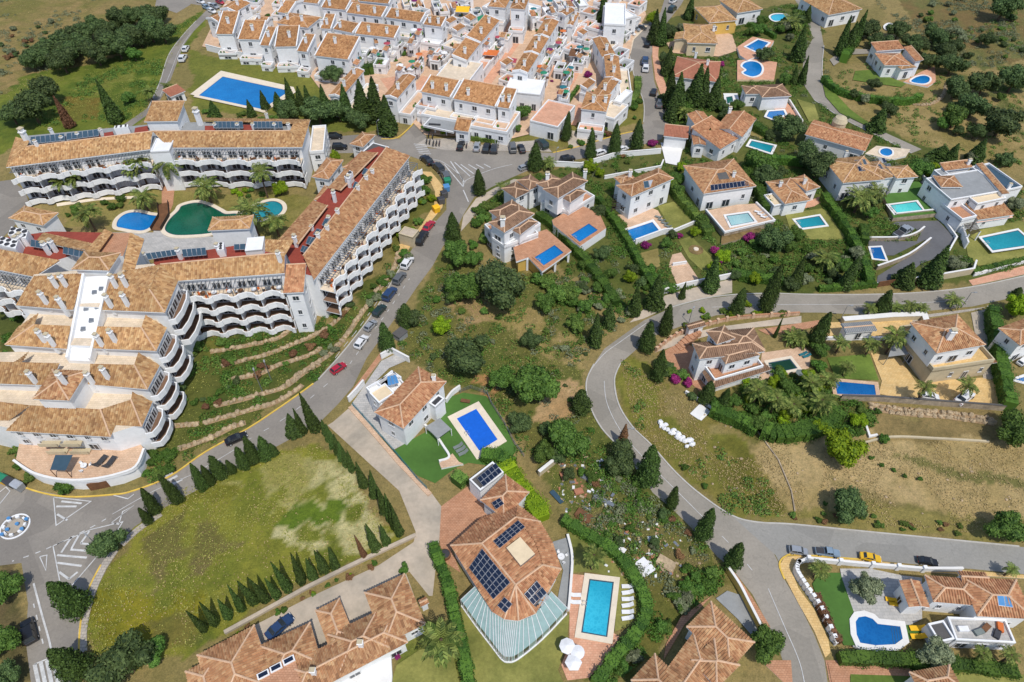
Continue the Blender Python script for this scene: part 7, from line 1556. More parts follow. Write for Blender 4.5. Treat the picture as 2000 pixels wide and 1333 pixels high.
# broadleaf trees
for a in ((975,556,46, 'largest dark round tree on the wild plot', 'oak'),(906,556,32, 'yellow green round tree left of the largest dark tree', 'broad'),(893,492,28, 'green tree at the foot of the tall street cypress', 'broad'),(925,505,18, 'small tree against the lower belvedere villa', 'broad'),(914,690,44, 'big dark tree above the covered pool', 'oak'),(1046,752,44, 'wide green tree by the bare orange soil', 'broad'),(982,738,26, 'smaller green tree left of the wide green one', 'broad'),(1037,662,20, 'single dark tree in the dry middle of the wild plot', 'oak'),(880,583,13, 'tiny dark tree beside the yellow green one', 'oak'),(865,636,20, 'bright small tree on the street slope', 'bright'),(1108,856,40, 'spreading tree inside the bend of the road', 'broad'),(1063,882,24, 'tree below the spreading one near the junk yard', 'broad'),(1015,826,22, 'grey green tree right of the covered pool', 'oak'),(1213,896,32, 'round tree on the inner bend beside the cypress', 'oak'),(1070,838,16, 'little tree right of the covered pool lawn', 'oak'),
          (1640,868,42, 'huge bright green tree on the dry slope', 'bright'),(1985,835,34, 'shady tree at the right edge below the yellow patio', 'broad'),(1968,1030,36, 'bushy tree over the grey road at the right edge', 'broad'),(1660,988,34, 'loose grey green tree on the terrace above the grey road', 'oak'),(1690,1150,30, 'silvery olive tree on the grey patio', 'olive'),(1500,1258,36, 'feathery tree leaning over the sloping road at the bottom', 'broad'),(1828,1275,30, 'brownish tree below the kidney pool', 'olive'),(240,1292,52, 'large dark tree at the bottom of the meadow', 'oak'),(300,1270,26, 'right lobe tree beside the large dark meadow tree', 'broad'),(4,1150,34, 'upper shady pine at the lower left edge', 'broad'),(-4,1258,36, 'middle shady pine at the lower left edge', 'broad'),(4,1325,32, 'lowest shady pine at the lower left edge', 'oak'),(208,1060,30, 'spiky dark tree at the roundabout corner of the meadow', 'oak'),
          (1512,465,30, 'dense dark tree between pale pool and stone path', 'oak'),(1600,322,32, 'dark tree above the low L shaped villa', 'oak'),(1640,240,5, 'small tree on the road verge at the right', 'broad'),(1485,318,28, 'green tree right of the ten panel villa', 'broad'),(1500,395,14, 'little tree by the stairs of the pale pool', 'broad'),(1540,248,26, 'left tree of the dark pair below the wedge pool', 'oak'),(1580,300,26, 'right tree of the dark pair below the wedge pool', 'oak'),(1500,345,24, 'tree between the ten panel villa and L villa', 'oak'),(1405,262,12, 'tree hidden behind the white edged villa', 'broad'),(1738,212,15, 'round tree alone on the dry slope', 'oak'),(1670,184,10, 'tiny olive on the dry slope', 'oak'),(1870,170,24, 'upper left tree of the slope cluster', 'oak'),(1925,160,28, 'upper right tree of the slope cluster', 'oak'),(1868,225,26, 'left tree of the slope cluster', 'broad'),(1905,205,26, 'middle tree of the slope cluster', 'oak'),(1960,235,34, 'large tree at the right edge of the slope', 'oak'),(1908,255,18, 'small low tree of the slope cluster', 'oak'),(1985,150,30, 'dark tree at the far right edge of the hill', 'oak'),(1930,75,16, 'lone dark bush tree on the brown hill', 'oak'),(1965,10,30, 'dark tree in the top right corner', 'oak'),(1800,330,22, 'left garden tree above the dark driveway villa', 'broad'),(1830,335,20, 'right garden tree above the dark driveway villa', 'bright'),
          (60,208,36, 'big dark tree left of the dead cypress', 'oak'),(20,220,24, 'dark tree at the left edge above the apartments', 'oak'),(260,104,15, 'round bright bush tree in the green meadow', 'broad'),(250,190,14, 'small tree near the kerb behind the apartments', 'broad'),(85,175,28, 'taller dark tree behind the big left one', 'oak'),(1018,218,18, 'leafy street tree at the front building corner', 'broad'),(1010,250,9, 'shrubby tree on the verge below the street tree', 'shrub' if False else 'broad'),(648,145,18, 'round dark tree at the end of the pool lawn', 'oak'),(700,232,22, 'bushy conifer in the belt by the black cars', 'oak'),(620,215,28, 'shady tree in the middle of the conifer belt', 'oak'),(560,215,22, 'shady tree at the left of the conifer belt', 'oak'),(660,212,26, 'tall shady tree in the conifer belt', 'oak'),(1275,35,14, 'light green plane tree at the top street corner', 'bright'),(1990,600,26, 'leafy hedge tree beside the right boundary wall', 'bright'),(546,368,15, 'bright round tree beside the north wing garden', 'bright'),(655,305,12, 'bright bush tree beside the parking behind the north wing', 'bright')): broad(*a)
r_ = random.Random(4)
GR = [(70 + r_.uniform(-6,6) + 22 * k, lerp(118,60, k / 11) + r_.uniform(-14,14), r_.uniform(20,28)) for k in range(12)] + [(90 + 24 * k, lerp(84,20, k / 9) + r_.uniform(-8,8), r_.uniform(18,26)) for k in range(10)] + [(60 + 26 * k, 118 - 7 * k, 20) for k in range(4)]
row([(x, y, q) for x, y, q in GR], 'dark tree', 'in the grove above the green meadow', broad, m='oak')
G2 = [(1690 + k * 22,60 + (k % 3) * 16 + r_.uniform(-6,6), r_.uniform(15,21)) for k in range(9)] + [(1845,100,22),(1862,125,22),(1835,75,20),(1700,55,18),(1790,85,18),(1820,118,18)]
row(G2, 'dark tree', 'in the grove round the bent roof villa', broad, m='oak')
# palms
for x, y, t, q, l in ((165,384,345,20, 'palm before the left half of the north wing'),(138,390,356,18, 'leftmost palm before the north wing'),(290,366,316,24, 'palm left of the stair tower of the north wing'),(276,372,330,18, 'lower palm left of the stair tower'),(345,368,318,28, 'bushy palm right of the stair tower'),(414,398,364,27, 'palm between north wing and round green pool'),(523,386,336,22, 'tall palm before the right half of the north wing'),(188,452,414,26, 'palm in the left lagoon lawn'),(290,412,384,24, 'palm above the blue lagoon pool'),(505,460,412,34, 'largest palm by the small teal lagoon'),(545,462,430,24, 'palm leaning right of the largest lagoon palm'),(870,1290,1250,42, 'very large palm beside the hedge at the bottom'),(1155,1112,1085,23, 'single palm in the lawn above the cyan pool'),(1470,790,762,26, 'left palm of the grove below the murky pool'),(1505,806,778,24, 'second palm of the grove below the murky pool'),(1540,812,790,24, 'third palm of the grove below the murky pool'),(1590,812,782,28, 'right palm of the grove below the murky pool'),(1575,770,748,22, 'palm at the corner of the murky pool lawn'),(1610,760,740,20, 'palm left of the pink edged pool'),(1646,735,718,16, 'small palm on the lawn above the pink edged pool'),(1788,786,757,18, 'left palm of the pair on the yellow patio'),(1868,783,752,20, 'right palm of the pair on the yellow patio'),(1730,690,655,24, 'palm beside the grey carport'),(1632,690,668,18, 'left palm below the prefab hut'),(1690,694,672,18, 'right palm below the prefab hut'),(1692,616,602,14, 'leftmost palm of the roadside row'),(1745,612,600,14, 'second palm of the roadside row'),(1770,613,598,16, 'third palm of the roadside row'),(1796,612,602,13, 'fourth palm of the roadside row'),(1855,600,586,18, 'rightmost palm of the roadside row'),(1545,668,658,22, 'left fan palm on the terrace of the brown villa'),(1560,672,662,20, 'right fan palm on the terrace of the brown villa'),(1668,415,385,30, 'big palm left of the turquoise pool'),(1700,398,372,20, 'palm by the stairs left of the turquoise pool'),(1605,525,505,24, 'palm in the garden above the road wall'),(1540,60,44,24, 'palm by the oval pool at the top'),(1335,235,218,18, 'palm by the street in front of the firs'),(1640,32,12,10, 'thin palm before the topmost villa'),(333,186,168,12, 'palm beside the salmon pool house'),(300,200,178,14, 'palm by the kerb near the pool house'),(985,390,368,18, 'palm by the low annexes'),(1070,330,318,16, 'palm by the white wall at the bend'),(1590,1128,1112,20, 'palm in the corner of the white pillared wall'),(1960,1125,1112,14, 'roadside palm at the right behind the wall'),(1900,1290,1276,16, 'left palm in the hedge at the bottom right'),(1950,1296,1280,18, 'right palm in the hedge at the bottom right'),(1215,85,76,9, 'small palm on the plaza')): palm(x, y, t, q, l, near=q >= 18)
# hedges
for pts, l, hh_, w_, m in (([(1052,415),(1085,440),(1130,490),(1175,545),(1205,590)], 'long loose hedge running down right of the belvedere villas', 2.2,2.6, 'hedge'),([(1168,385),(1195,420),(1225,465),(1255,520),(1285,570)], 'straight clipped hedge left of the blue collector villa', 2.2,2.0, 'hedge'),([(1310,350),(1330,385),(1365,425),(1385,455)], 'yellow green hedge between blue collector and ten panel villas', 2.4,2.6, 'shrub'),([(1455,320),(1475,350),(1490,385),(1500,405)], 'dark hedge right of the ten panel villa', 3.2,2.6, 'hedge'),([(1430,218),(1465,238),(1500,258)], 'hedge behind the red roof end', 2.5,3.0, 'hedge'),([(1480,308),(1540,310),(1590,318)], 'hedge below the teal white rim pool', 2.5,2.2, 'hedge'),
     ([(1610,380),(1640,420),(1665,460),(1690,510),(1700,550)], 'tall curving hedge between round lawn and dark driveway', 2.6,2.2, 'hedge'),([(1610,150),(1640,175),(1700,190),(1770,195),(1800,185)], 'clipped hedge under the lawn of the bent roof villa', 2.4,2.2, 'hedge'),([(1650,110),(1665,80),(1680,50)], 'thick hedge beside the upper road', 3.5,3.0, 'hedge'),([(1460,45),(1490,55),(1515,70)], 'clipped hedge above the square pool', 1.8,2.0, 'hedge'),([(1940,600),(1950,660),(1965,740),(1975,790)], 'overgrown hedge right of the boundary wall', 3.4,2.8, 'hedge'),
     ([(846,1062),(855,1090),(868,1120),(880,1160),(890,1210),(905,1270),(918,1345)], 'tall winding hedge left of the solar villa', 2.6,2.0, 'hedge'),([(1100,1012),(1140,1038),(1190,1068),(1230,1110),(1258,1160),(1262,1200),(1240,1240),(1200,1285),(1165,1335)], 'long curved hedge round the cyan pool garden', 2.0,2.2, 'hedge'),([(985,905),(1010,940),(1040,975),(1060,1010)], 'bright leafy hedge right of the flat garage roof', 2.6,3.6, 'bright'),([(890,940),(905,925)], 'leafy bush by the garage of the solar villa', 2.6,3.5, 'shrub'),([(940,885),(975,890),(1000,905)], 'palmy hedge between covered pool and garage roof', 2.6,3.0, 'hedge'),
     ([(1640,1285),(1720,1285),(1800,1290),(1900,1300),(1990,1310)], 'long hedge below the kidney pool villa', 1.8,2.4, 'hedge'),([(1594,1160),(1612,1200),(1640,1255)], 'purple leaved hedge inside the pillared wall', 1.6,1.2, 'rust'),([(1600,562),(1660,558),(1712,552)], 'hedge on the road wall below the round lawn', 1.6,1.6, 'hedge'),([(1900,530),(2005,505)], 'clipped hedge behind the white road wall', 1.5,1.6, 'hedge'),([(1430,530),(1470,540),(1530,545)], 'clipped garden hedge above the road right of the beige gate', 2.0,2.6, 'hedge'),([(692,118),(712,108),(742,112),(735,128),(705,132)], 'round clipped hedge in the middle of the white village', 3.4,3.6, 'hedge'),
     ([(1185,240),(1240,190),(1246,150)], 'green shrub border between street and village slope', 1.0,2.5, 'shrub'),([(920,268),(985,275)], 'clipped golden hedge in front of the front building', 1.4,1.6, 'shrub'),([(1095,215),(1110,195),(1130,168)], 'narrow garden hedge beside the second lane', 1.6,1.4, 'hedge'),([(1690,470),(1688,440)], 'clipped block hedge by the stairs of the turquoise pool', 2.4,2.6, 'hedge'),([(1640,800),(1600,830),(1530,845),(1490,835)], 'ragged green hedge behind the palm grove', 2.4,4.0, 'hedge'),([(1390,795),(1440,815),(1480,838)], 'dark conifer hedge along the white wall above the sacks', 2.6,3.0, 'hedge')): hedge(pts, l, hh_, w_, m)
for x, y, q, l in ((1262,480,12, 'purple bougainvillea under the bright blue pool'),(1395,488,13, 'upper purple bougainvillea beside the round flower bed'),(1408,508,12, 'lower purple bougainvillea beside the round flower bed'),(1465,462,16, 'wide purple bougainvillea below the pale pool terrace'),(1328,460,8, 'small purple bougainvillea by the white lawn corner'),(1320,742,15, 'left purple bougainvillea below the brown villa court'),(1345,748,13, 'right purple bougainvillea below the brown villa court'),(1147,146,11, 'purple bougainvillea in a village garden'),(1275,281,10, 'purple bougainvillea at the top street corner'),(1408,125,9, 'purple bougainvillea beside the smooth terracotta roof'),(775,1283,8, 'purple flowering shrub by the long low villa')): bush(x, y, q, l, 'bougain')
def scatter(poly, n, lo, hi, what, where, ms, seed):
    r = random.Random(seed); W = [Vector((x, y, 0)) for x, y in poly]; xs_, ys_ = [p[0] for p in poly],[p[1] for p in poly]; out = []
    while len(out) < n:
        x, y = r.uniform(min(xs_), max(xs_)), r.uniform(min(ys_), max(ys_))
        if in_poly(Vector((x, y, 0)), W): out.append((x, y, r.uniform(lo, hi), r.choice(ms)))
    out.sort()
    for i, (x, y, q, m) in enumerate(out): bush(x, y, q, '%s %s from the left %s' % (ORD[i % 30], what, where), m, group='%ss %s' % (what, where))
scatter(WILD[:9],30,5,11, 'shrub', 'on the wild plot', ['shrub', 'olive', 'shrub', 'hedge', 'oak'],1)
scatter([(1130,900),(1230,930),(1390,1080),(1330,1150),(1240,1100),(1120,990)],26,5,12, 'shrub', 'in the junk yard', ['shrub', 'olive', 'hedge', 'rust'],2)
scatter([(1100,545),(1180,540),(1245,610),(1190,640),(1130,600)],22,6,14, 'shrub', 'on the rocky garden bank', ['shrub', 'olive', 'hedge'],3)
scatter([(1040,545),(1090,540),(1160,610),(1150,650),(1090,620)],14,14,24, 'bush', 'in the thicket left of the winding road', ['shrub', 'hedge', 'broad'],4)
scatter([(360,700),(400,670),(470,655),(600,640),(690,590),(660,640),(560,720),(420,800),(340,830)],30,6,13, 'shrub', 'on the terraced garden', ['shrub', 'hedge', 'rust', 'oak'],5)
scatter([(700,590),(790,490),(800,500),(740,590),(640,700),(600,730)],24,6,12, 'shrub', 'above the street terrace wall', ['shrub', 'hedge', 'hedge', 'olive'],6)
scatter([(335,700),(375,670),(385,740),(350,800)],10,12,20, 'bush', 'right of the stepped block', ['hedge', 'oak', 'shrub'],7)
scatter([(-5,600),(50,620),(35,700),(-5,740)],8,12,20, 'bush', 'left of the stepped block', ['hedge', 'shrub'],8)
scatter([(1240,500),(1290,520),(1330,560),(1270,570),(1230,540)],14,8,16, 'bush', 'round the lower garden steps', ['hedge', 'shrub', 'oak'],9)
scatter([(1420,480),(1500,470),(1540,520),(1520,550),(1430,540)],20,8,16, 'bush', 'in the garden below the pale pool', ['hedge', 'shrub', 'olive', 'hedge'],10)
scatter([(1560,480),(1660,480),(1690,540),(1640,560),(1570,540)],20,8,16, 'bush', 'in the garden below the round lawn', ['hedge', 'shrub', 'olive', 'oak'],11)
scatter([(1640,795),(1720,800),(1700,860),(1690,870)],8,6,12, 'bush', 'below the pink edged pool', ['hedge', 'shrub'],12)
scatter([(1530,1012),(1700,1030),(1950,1050),(1900,1030),(1720,1005),(1560,990)],26,5,9, 'shrub', 'on the terrace edge above the grey road', ['shrub', 'rust', 'hedge'],13)
scatter([(1440,720),(1480,750),(1600,700),(1620,820),(1480,850)],20,12,20, 'bush', 'in the palm garden', ['hedge', 'shrub', 'broad', 'bright'],14)
scatter([(1720,0),(2000,-10),(2000,120),(1880,140),(1800,40)],30,5,12, 'scrub bush', 'on the brown hill', ['oak', 'olive', 'shrub'],15)
scatter([(1290,190),(1420,170),(1440,250),(1320,260)],12,8,14, 'bush', 'among the firs', ['oak', 'hedge'],16)
scatter([(800,350),(830,345),(845,395),(800,460),(770,490)],18,8,14, 'bush', 'between east wing and yellow pavement', ['hedge', 'shrub', 'bright'],17)
scatter([(0,60),(100,40),(130,20),(30,130),(0,140)],20,4,8, 'vine bush', 'in the rows at the left edge', ['olive', 'rust', 'oak'],18)
scatter([(370,210),(500,222),(600,228),(600,236),(420,236)],14,6,10, 'bush', 'on the verge behind the north wing', ['shrub', 'hedge'],19)
scatter([(450,372),(500,368),(520,382),(460,385)],6,5,9, 'clipped bush', 'in the north wing bed', ['hedge', 'bright'],20)
scatter([(150,385),(260,378),(270,400),(120,430)],8,6,12, 'bush', 'in the left lagoon garden', ['hedge', 'shrub'],21)
scatter([(1110,290),(1240,245),(1255,185),(1225,215),(1120,255)],18,5,9, 'bush', 'on the verge below the village', ['shrub', 'hedge', 'rust'],22)
scatter([(930,400),(970,395),(960,470),(920,480)],12,8,16, 'bush', 'left of the belvedere villas', ['hedge', 'shrub'],23)
scatter([(1135,310),(1290,290),(1200,340),(1140,350)],12,4,8, 'bush', 'in the white walled strip garden', ['shrub', 'rust', 'olive'],24)
scatter([(1330,610),(1450,590),(1560,608),(1470,618),(1340,636)],14,6,10, 'clipped round bush', 'along the pillar wall', ['bright', 'shrub'],25)
scatter([(1255,1250),(1330,1190),(1300,1150),(1400,1110),(1385,1160),(1290,1235),(1190,1340),(1165,1340)],26,10,18, 'bush', 'in the bank beside the big brown roof', ['hedge', 'shrub', 'olive', 'broad'],26)
scatter([(420,1262),(520,1200),(600,1160),(740,1095),(745,1100),(600,1168),(425,1268)],18,5,8, 'flowering bush', 'in the bed along the low drive wall', ['bright', 'hedge', 'shrub', 'rust'],27)
scatter([(265,905),(300,880),(350,880),(330,920),(290,945)],10,9,15, 'bush', 'at the right end of the curved terrace wall', ['hedge', 'hedge', 'shrub'],28)
scatter([(15,850),(45,870),(75,945),(30,920)],9,8,13, 'bush', 'at the left end of the curved terrace wall', ['hedge', 'shrub'],29)
scatter([(1280,690),(1310,700),(1390,790),(1370,800),(1300,740)],12,9,15, 'bush', 'along the court of the brown villa', ['hedge', 'shrub', 'oak'],30)
scatter([(700,40),(860,60),(850,150),(760,160),(690,110)],12,4,7, 'potted bush', 'among the white terraces', ['hedge', 'shrub'],31)
scatter([(1040,60),(1140,60),(1110,230),(1040,190)],22,3.5,6, 'potted bush', 'in the village lanes', ['hedge', 'shrub', 'bougain'],32)
scatter([(470,30),(520,20),(530,50),(480,55)],10,4,7, 'bush', 'in the court behind the pool row', ['hedge', 'shrub'],33)
bush(1338,912,10, 'upper small round bush on the dry verge with its own shadow', 'hedge'); bush(1376,949,8, 'lower small round bush on the dry verge', 'hedge'); bush(128,952,20, 'bushy green shrub in the kerbed island by the garage door', 'hedge'); bush(834,250,11, 'left clipped tree before the grey canopy', 'hedge'); bush(868,256,11, 'right clipped tree before the grey canopy', 'bright'); bush(790,1112,12, 'clipped round shrub at the corner of the long low villa', 'hedge'); bush(1725,858,12, 'dark round bush under the stone retaining wall', 'hedge')
for i, (x, y) in enumerate(((1702,895),(1722,908),(1745,918),(1768,930),(1797,935),(1612,985))): bush(x, y, 6, ORD[i] + ' sapling from the top left in the dry field row', 'hedge', group='saplings in the dry field')
# terrace walls of rough stone
for i, (p, s) in enumerate((([(400,656),(434,650),(467,645)],1.25),([(411,688),(447,682),(490,674),(535,664),(562,648),(575,626)],.9),([(434,715),(501,698),(535,688),(580,670),(625,650),(659,625),(690,590)],1.0),([(452,742),(512,729),(544,713),(602,695),(627,680)],.9),([(562,749),(602,720),(647,690),(679,652),(710,607),(737,570),(769,524),(780,490)],1.1),([(400,827),(434,817),(490,801),(535,788),(575,765),(591,752)],1.0),([(400,861),(422,851),(454,835),(480,826)],1.1),([(422,793),(467,783),(512,770),(557,756),(591,731),(625,711)],1.0),([(333,833),(389,828)],.9),([(351,878),(400,860)],.9),([(1700,798),(1760,808),(1850,815),(1940,828)],1.1),([(1700,790),(1760,800),(1850,807),(1940,820)],1.0),([(1785,205),(1815,205),(1840,190),(1848,165)],.9))):
    L_ = smooth_line(PL(p),4); o_ = offset_line(L_, .9) + offset_line(L_, -1.1)[::-1]; mb = MB(); ribbon(mb, L_, 1.2,.03 + .004 * i); tag(mb.build('terrace_path', M['soil']), kind='structure'); EXCL.append(o_)
    rock_wall(p, ('%s rough stone wall from the top in the terraced apartment garden' % ORD[i]) if i < 10 else ('lower boulder wall under the yellow patio', 'upper boulder wall under the yellow patio', 'boulder row round the bean pool garden')[i - 10], s)
wall('low_wall', [(1683,815),(1697,855),(1712,852)], 'small white L shaped wall on the dry slope', .5); wall('low_wall', [(1338,768),(1400,805),(1450,836)], 'low white wall above the white sacks', .7); wall('low_wall', [(1682,868),(1740,855),(1830,858),(1930,864)], 'low pale wall crossing the dry field', .4,.4, mat='beige', smooth=True, cap=False); wall('garden_wall', [(1080,325),(1135,328),(1200,308),(1290,300)], 'white wall along the street above the strip garden', 1.6); wall('garden_wall', [(1180,350),(1290,330),(1295,318)], 'second white wall of the strip garden', 1.0)
wall('broken_wall', [(1052,930),(1092,898)], 'ruined beige wall at the edge of the junk yard', 1.5,.5, mat='beige')
wall('boundary_wall', [(1478,842),(1520,900),(1545,960),(1552,1000)], 'thin broken kerb wall down the dry slope', .3,.2, mat='stone', cap=False)
# ------------------------------------------------------------------ cars
CL = [('suv', 'black', (63,1257),(52,1212), 'black car parked under the pines at the lower left'),('sedan', 'blue', (523,1246),(571,1204), 'dark blue saloon on the drive of the long low villa'),('sedan', 'black', (441,866),(482,848), 'black saloon driving below the terraced garden'),('hatch', 'red', (648,729),(674,711), 'red hatchback parked alone above the drive gate'),('hatch', 'white', (697,681),(715,657), 'white hatchback lowest in the street row'),('hatch', 'silver', (715,646),(733,627), 'silver hatchback second from below in the street row'),('hatch', 'dark green', (732,618),(751,597), 'dark green car third from below in the street row'),('suv', 'blue', (752,588),(771,564), 'dark blue car fourth from below in the street row'),('suv', 'grey', (772,556),(789,534), 'grey car fifth from below in the street row'),('hatch', 'white', (788,526),(803,504), 'white car topmost in the street row'),('suv', 'black', (816,479),(831,454), 'black car behind the red coupe on the street'),('sedan', 'red', (829,453),(846,433), 'red coupe in front of the black car'),
      ('hatch', 'grey', (876,356),(866,336), 'grey car next to the green bins'),('suv', 'dark grey', (864,337),(848,321), 'grey car in the middle of the kerb trio'),('sedan', 'black', (843,322),(824,306), 'black car first of the kerb trio by the crossing'),('sedan', 'black', (897,294),(903,277), 'black car nearest the motorbikes in the front bay'),('sedan', 'silver', (930,296),(933,279), 'silver car in the front bay'),('suv', 'black', (948,299),(953,282), 'black car right of the silver one in the front bay'),('hatch', 'dark grey', (964,300),(967,283), 'dark car fourth from the left in the front bay'),('van', 'grey', (1003,299),(999,282), 'light grey van in the front bay'),('sedan', 'black', (1022,299),(1015,283), 'black car right of the van in the front bay'),('suv', 'dark green', (1067,291),(1049,275), 'dark green car slanting at the right end of the front bay'),('hatch', 'silver', (1014,331),(1034,324), 'silver car half hidden by the corner cypress'),('suv', 'black', (1095,315),(1122,309), 'black car behind the white wall by the palm'),('suv', 'white', (1162,303),(1184,296), 'white car between the yellow kerb cypresses'),('hatch', 'white', (1208,294),(1226,288), 'white car at the upper street corner'),
      ('hatch', 'white', (1260,141),(1262,128), 'white car on the upper street'),('suv', 'blue', (1259,128),(1260,114), 'dark blue car above the white one on the upper street'),('hatch', 'black', (1275,187),(1279,175), 'black car below the white one on the upper street'),('sedan', 'grey', (1287,211),(1291,195), 'grey car lower on the upper street'),('suv', 'burgundy', (1266,282),(1285,277), 'burgundy car at the garage corner'),('sedan', 'light blue', (1186,75),(1208,71), 'pale blue car on the plaza'),('sedan', 'gold', (1198,54),(1218,57), 'gold car on the plaza by the arch'),('suv', 'silver', (1232,56),(1250,60), 'silver car on the upper street bend'),('hatch', 'white', (1226,65),(1241,68), 'small white car on the upper street bend'),('suv', 'dark grey', (1246,53),(1262,57), 'dark car behind the silver one at the bend'),('hatch', 'black', (1262,92),(1270,82), 'black car in the cypress shadow'),('suv', 'dark green', (1308,24),(1318,15), 'dark green car at the very top street'),('hatch', 'white', (1310,6),(1320,0), 'white car at the very top street'),
      ('hatch', 'white', (406,9),(418,12), 'white car in the upper left car park middle'),('hatch', 'light blue', (398,13),(409,18), 'pale blue car in the upper left car park'),('hatch', 'silver', (414,11),(426,16), 'silver car in the upper left car park'),('hatch', 'white', (409,20),(420,25), 'lowest white car in the upper left car park'),('hatch', 'red', (424,3),(436,7), 'red car in the upper left car park'),('hatch', 'white', (386,2),(398,6), 'white car at the left of the upper car park'),('hatch', 'white', (360,101),(366,91), 'upper white car by the pool lawn wall'),('hatch', 'white', (354,121),(361,109), 'lower white car by the pool lawn wall'),('suv', 'black', (641,268),(668,267), 'black car on the lawn edge behind the north wing'),('suv', 'black', (649,289),(678,288), 'black car below the other behind the north wing'),('hatch', 'dark grey', (624,288),(645,287), 'dark car half hidden by the north wing stair'),
      ('pickup', 'silver', (1749,463),(1778,446), 'silver pickup parked on the driveway ramp'),('suv', 'silver', (1542,1074),(1577,1079), 'silver car leftmost on the wide grey road'),('pickup', 'light blue', (1593,1076),(1640,1082), 'pale pickup with dark bed on the wide grey road'),('sedan', 'yellow', (1680,1085),(1721,1093), 'yellow sports car on the wide grey road'),('sedan', 'black', (1793,1093),(1832,1100), 'black saloon rightmost on the wide grey road'),('hatch', 'white', (1800,772),(1834,777), 'white car between the patio palms'),('sedan', 'white', (1869,788),(1897,767), 'white convertible on the yellow patio'),('hatch', 'white', (1990,712),(2006,700), 'white car at the right edge')]
for c in CL: car(*c[:4], c[4], z=.3 if 1740 < c[2][0] < 1900 and c[2][1] < 800 else .06)
MC = ['black', 'black', 'dark grey', 'black', 'black', 'burgundy', 'black', 'burgundy']
for i, (x, y) in enumerate(((834,280),(840,281),(846,270),(847,284),(853,284),(859,284),(838,268),(912,288))): moto((x - 1, y + 5),(x + 1, y - 5), MC[i],('lone motorbike between the front bay cars' if i == 7 else '%s motorbike in the cluster on the salmon corner' % ORD[i]), 'motorbikes on the corner')
for a, b, w, m, l, t in (((868,361),(880,359),13, 'gfab', 'gfab', 'green bin topmost in the kerb row'),((867,374),(878,372),13, 'bluecol', 'bluecol', 'blue bin under the green one'),((862,387),(874,384),13, 'dgrey', 'dmetal', 'upper dark bin in the kerb row'),((856,399),(868,396),13, 'dgrey', 'dmetal', 'lower dark bin in the kerb row'),((847,416),(858,412),13, 'yfab', 'yfab', 'yellow bin lowest in the kerb row'),((0,937),(18,945),16, 'yfab', 'gfab', 'yellow bin with green lid at the left edge'),((18,945),(32,952),15, 'dgrey', 'dmetal', 'dark bin beside the yellow one at the left edge'),((33,951),(48,959),15, 'grey', 'alu', 'pale grey bin beside the dark one at the left edge')): container(a, b, w, 1.7, m, l, t, group='kerbside bins')
for i, (x, y, t, a) in enumerate(((1640,628,598,0),(1877,602,572,0),(1085,322,292,1),(514,768,728,2),(531,745,712,2),(740,268,238,1),(198,1075,1050,2.5),(1345,632,606,1),(1222,860,838,0))): lamp_post(x, y, t, ('street lamp by the prefab hut wall', 'street lamp by the yellow patio villa wall', 'street lamp at the palm by the white bend wall', 'lower lamp post in the terraced garden', 'upper lamp post in the terraced garden', 'lamp post on the yellow kerb under the firs', 'lamp post at the roundabout meadow corner', 'lamp post at the gatehouse bend', 'lamp post at the inner bend')[i], ang=a)
bs = thing('bin_shed', 'small grey bin shed beside the wide street cypress', 'shed', P(784,664)); p = P(783,660); mb = MB(); mb.box(p, 2.4,2.0,1.6,.9); mb.build('wall', M['grey'], bs); mb = MB(); mb.box(p + Vector((0,0,1.6)),2.7,2.3,.14,.9); mb.build('roof', M['dgrey'], bs)
# ------------------------------------------------------------------ sacks, sheets and junk
r_ = random.Random(8)
for k in range(30):
    t = k / 29; x, y = lerp(1294,1346, t) + r_.uniform(-8,8), lerp(829,868, t) + r_.uniform(-6,6); p = P(x, y); s_ = r_.uniform(.55,1.1)
    o = bpy.data.objects.new('sack', ROCK[k % 5]); COL.objects.link(o); o.location = p + Vector((0,0,.35 * s_)); o.scale = (s_ * 1.3, s_, s_ * .9); o.rotation_euler = (0,0, r_.uniform(0,6)); o.material_slots[0].link = 'OBJECT'; o.material_slots[0].material = M['wfab']
    tag(o, '%s bulging white sack from the left in the heap on the dry verge' % ORD[min(k, 29)], 'sack', 'white sacks heaped on the verge')
def sheetpile(x, y, w, d, rz, n, mat, label, name='sheet_pile', cat='pile'):
    c = P(x, y); root = thing(name, label, cat, c); r = random.Random(int(x))
    for k in range(n): mb = MB(); mb.box(c + Vector((r.uniform(-.1,.1) * w, r.uniform(-.1,.1) * d, .05 + .14 * k)), w * r.uniform(.85,1), d * r.uniform(.8,1),.1, rz + r.uniform(-.06,.06)); mb.build('board', M[mat], root)
sheetpile(1369,807,3.6,2.6,.75,2, 'wcoping', 'pale corrugated sheet lying on the dry verge below the white wall'); sheetpile(1276,1054,2.0,1.2,.1,2, 'wfab', 'small white board pile at the upper right of the junk yard'); sheetpile(1254,1103,2.2,1.5,.6,3, 'wfab', 'upper white board pile in the lower junk yard'); sheetpile(1265,1116,2.4,1.4,.6,3, 'wfab', 'lower white board pile in the lower junk yard'); sheetpile(1298,1104,3.0,1.8,-.6,5, 'rock', 'pile of pale slabs right of the white boards'); sheetpile(1104,932,1.6,1.4,.3,5, 'brick', 'orange brick pile under the ruined wall'); sheetpile(1130,962,1.6,1.1,.3,4, 'brick', 'lower orange brick pile in the junk yard'); sheetpile(1088,972,3.2,.9,-.9,3, 'collector', 'pale blue panel pile beside the bright hedge'); sheetpile(1150,935,2.8,1.5,-.5,3, 'metal', 'grey metal sheet pile at the top of the junk yard'); sheetpile(1180,980,4.0,.8,-.5,4, 'metal', 'long grey scaffold pile in the junk yard')
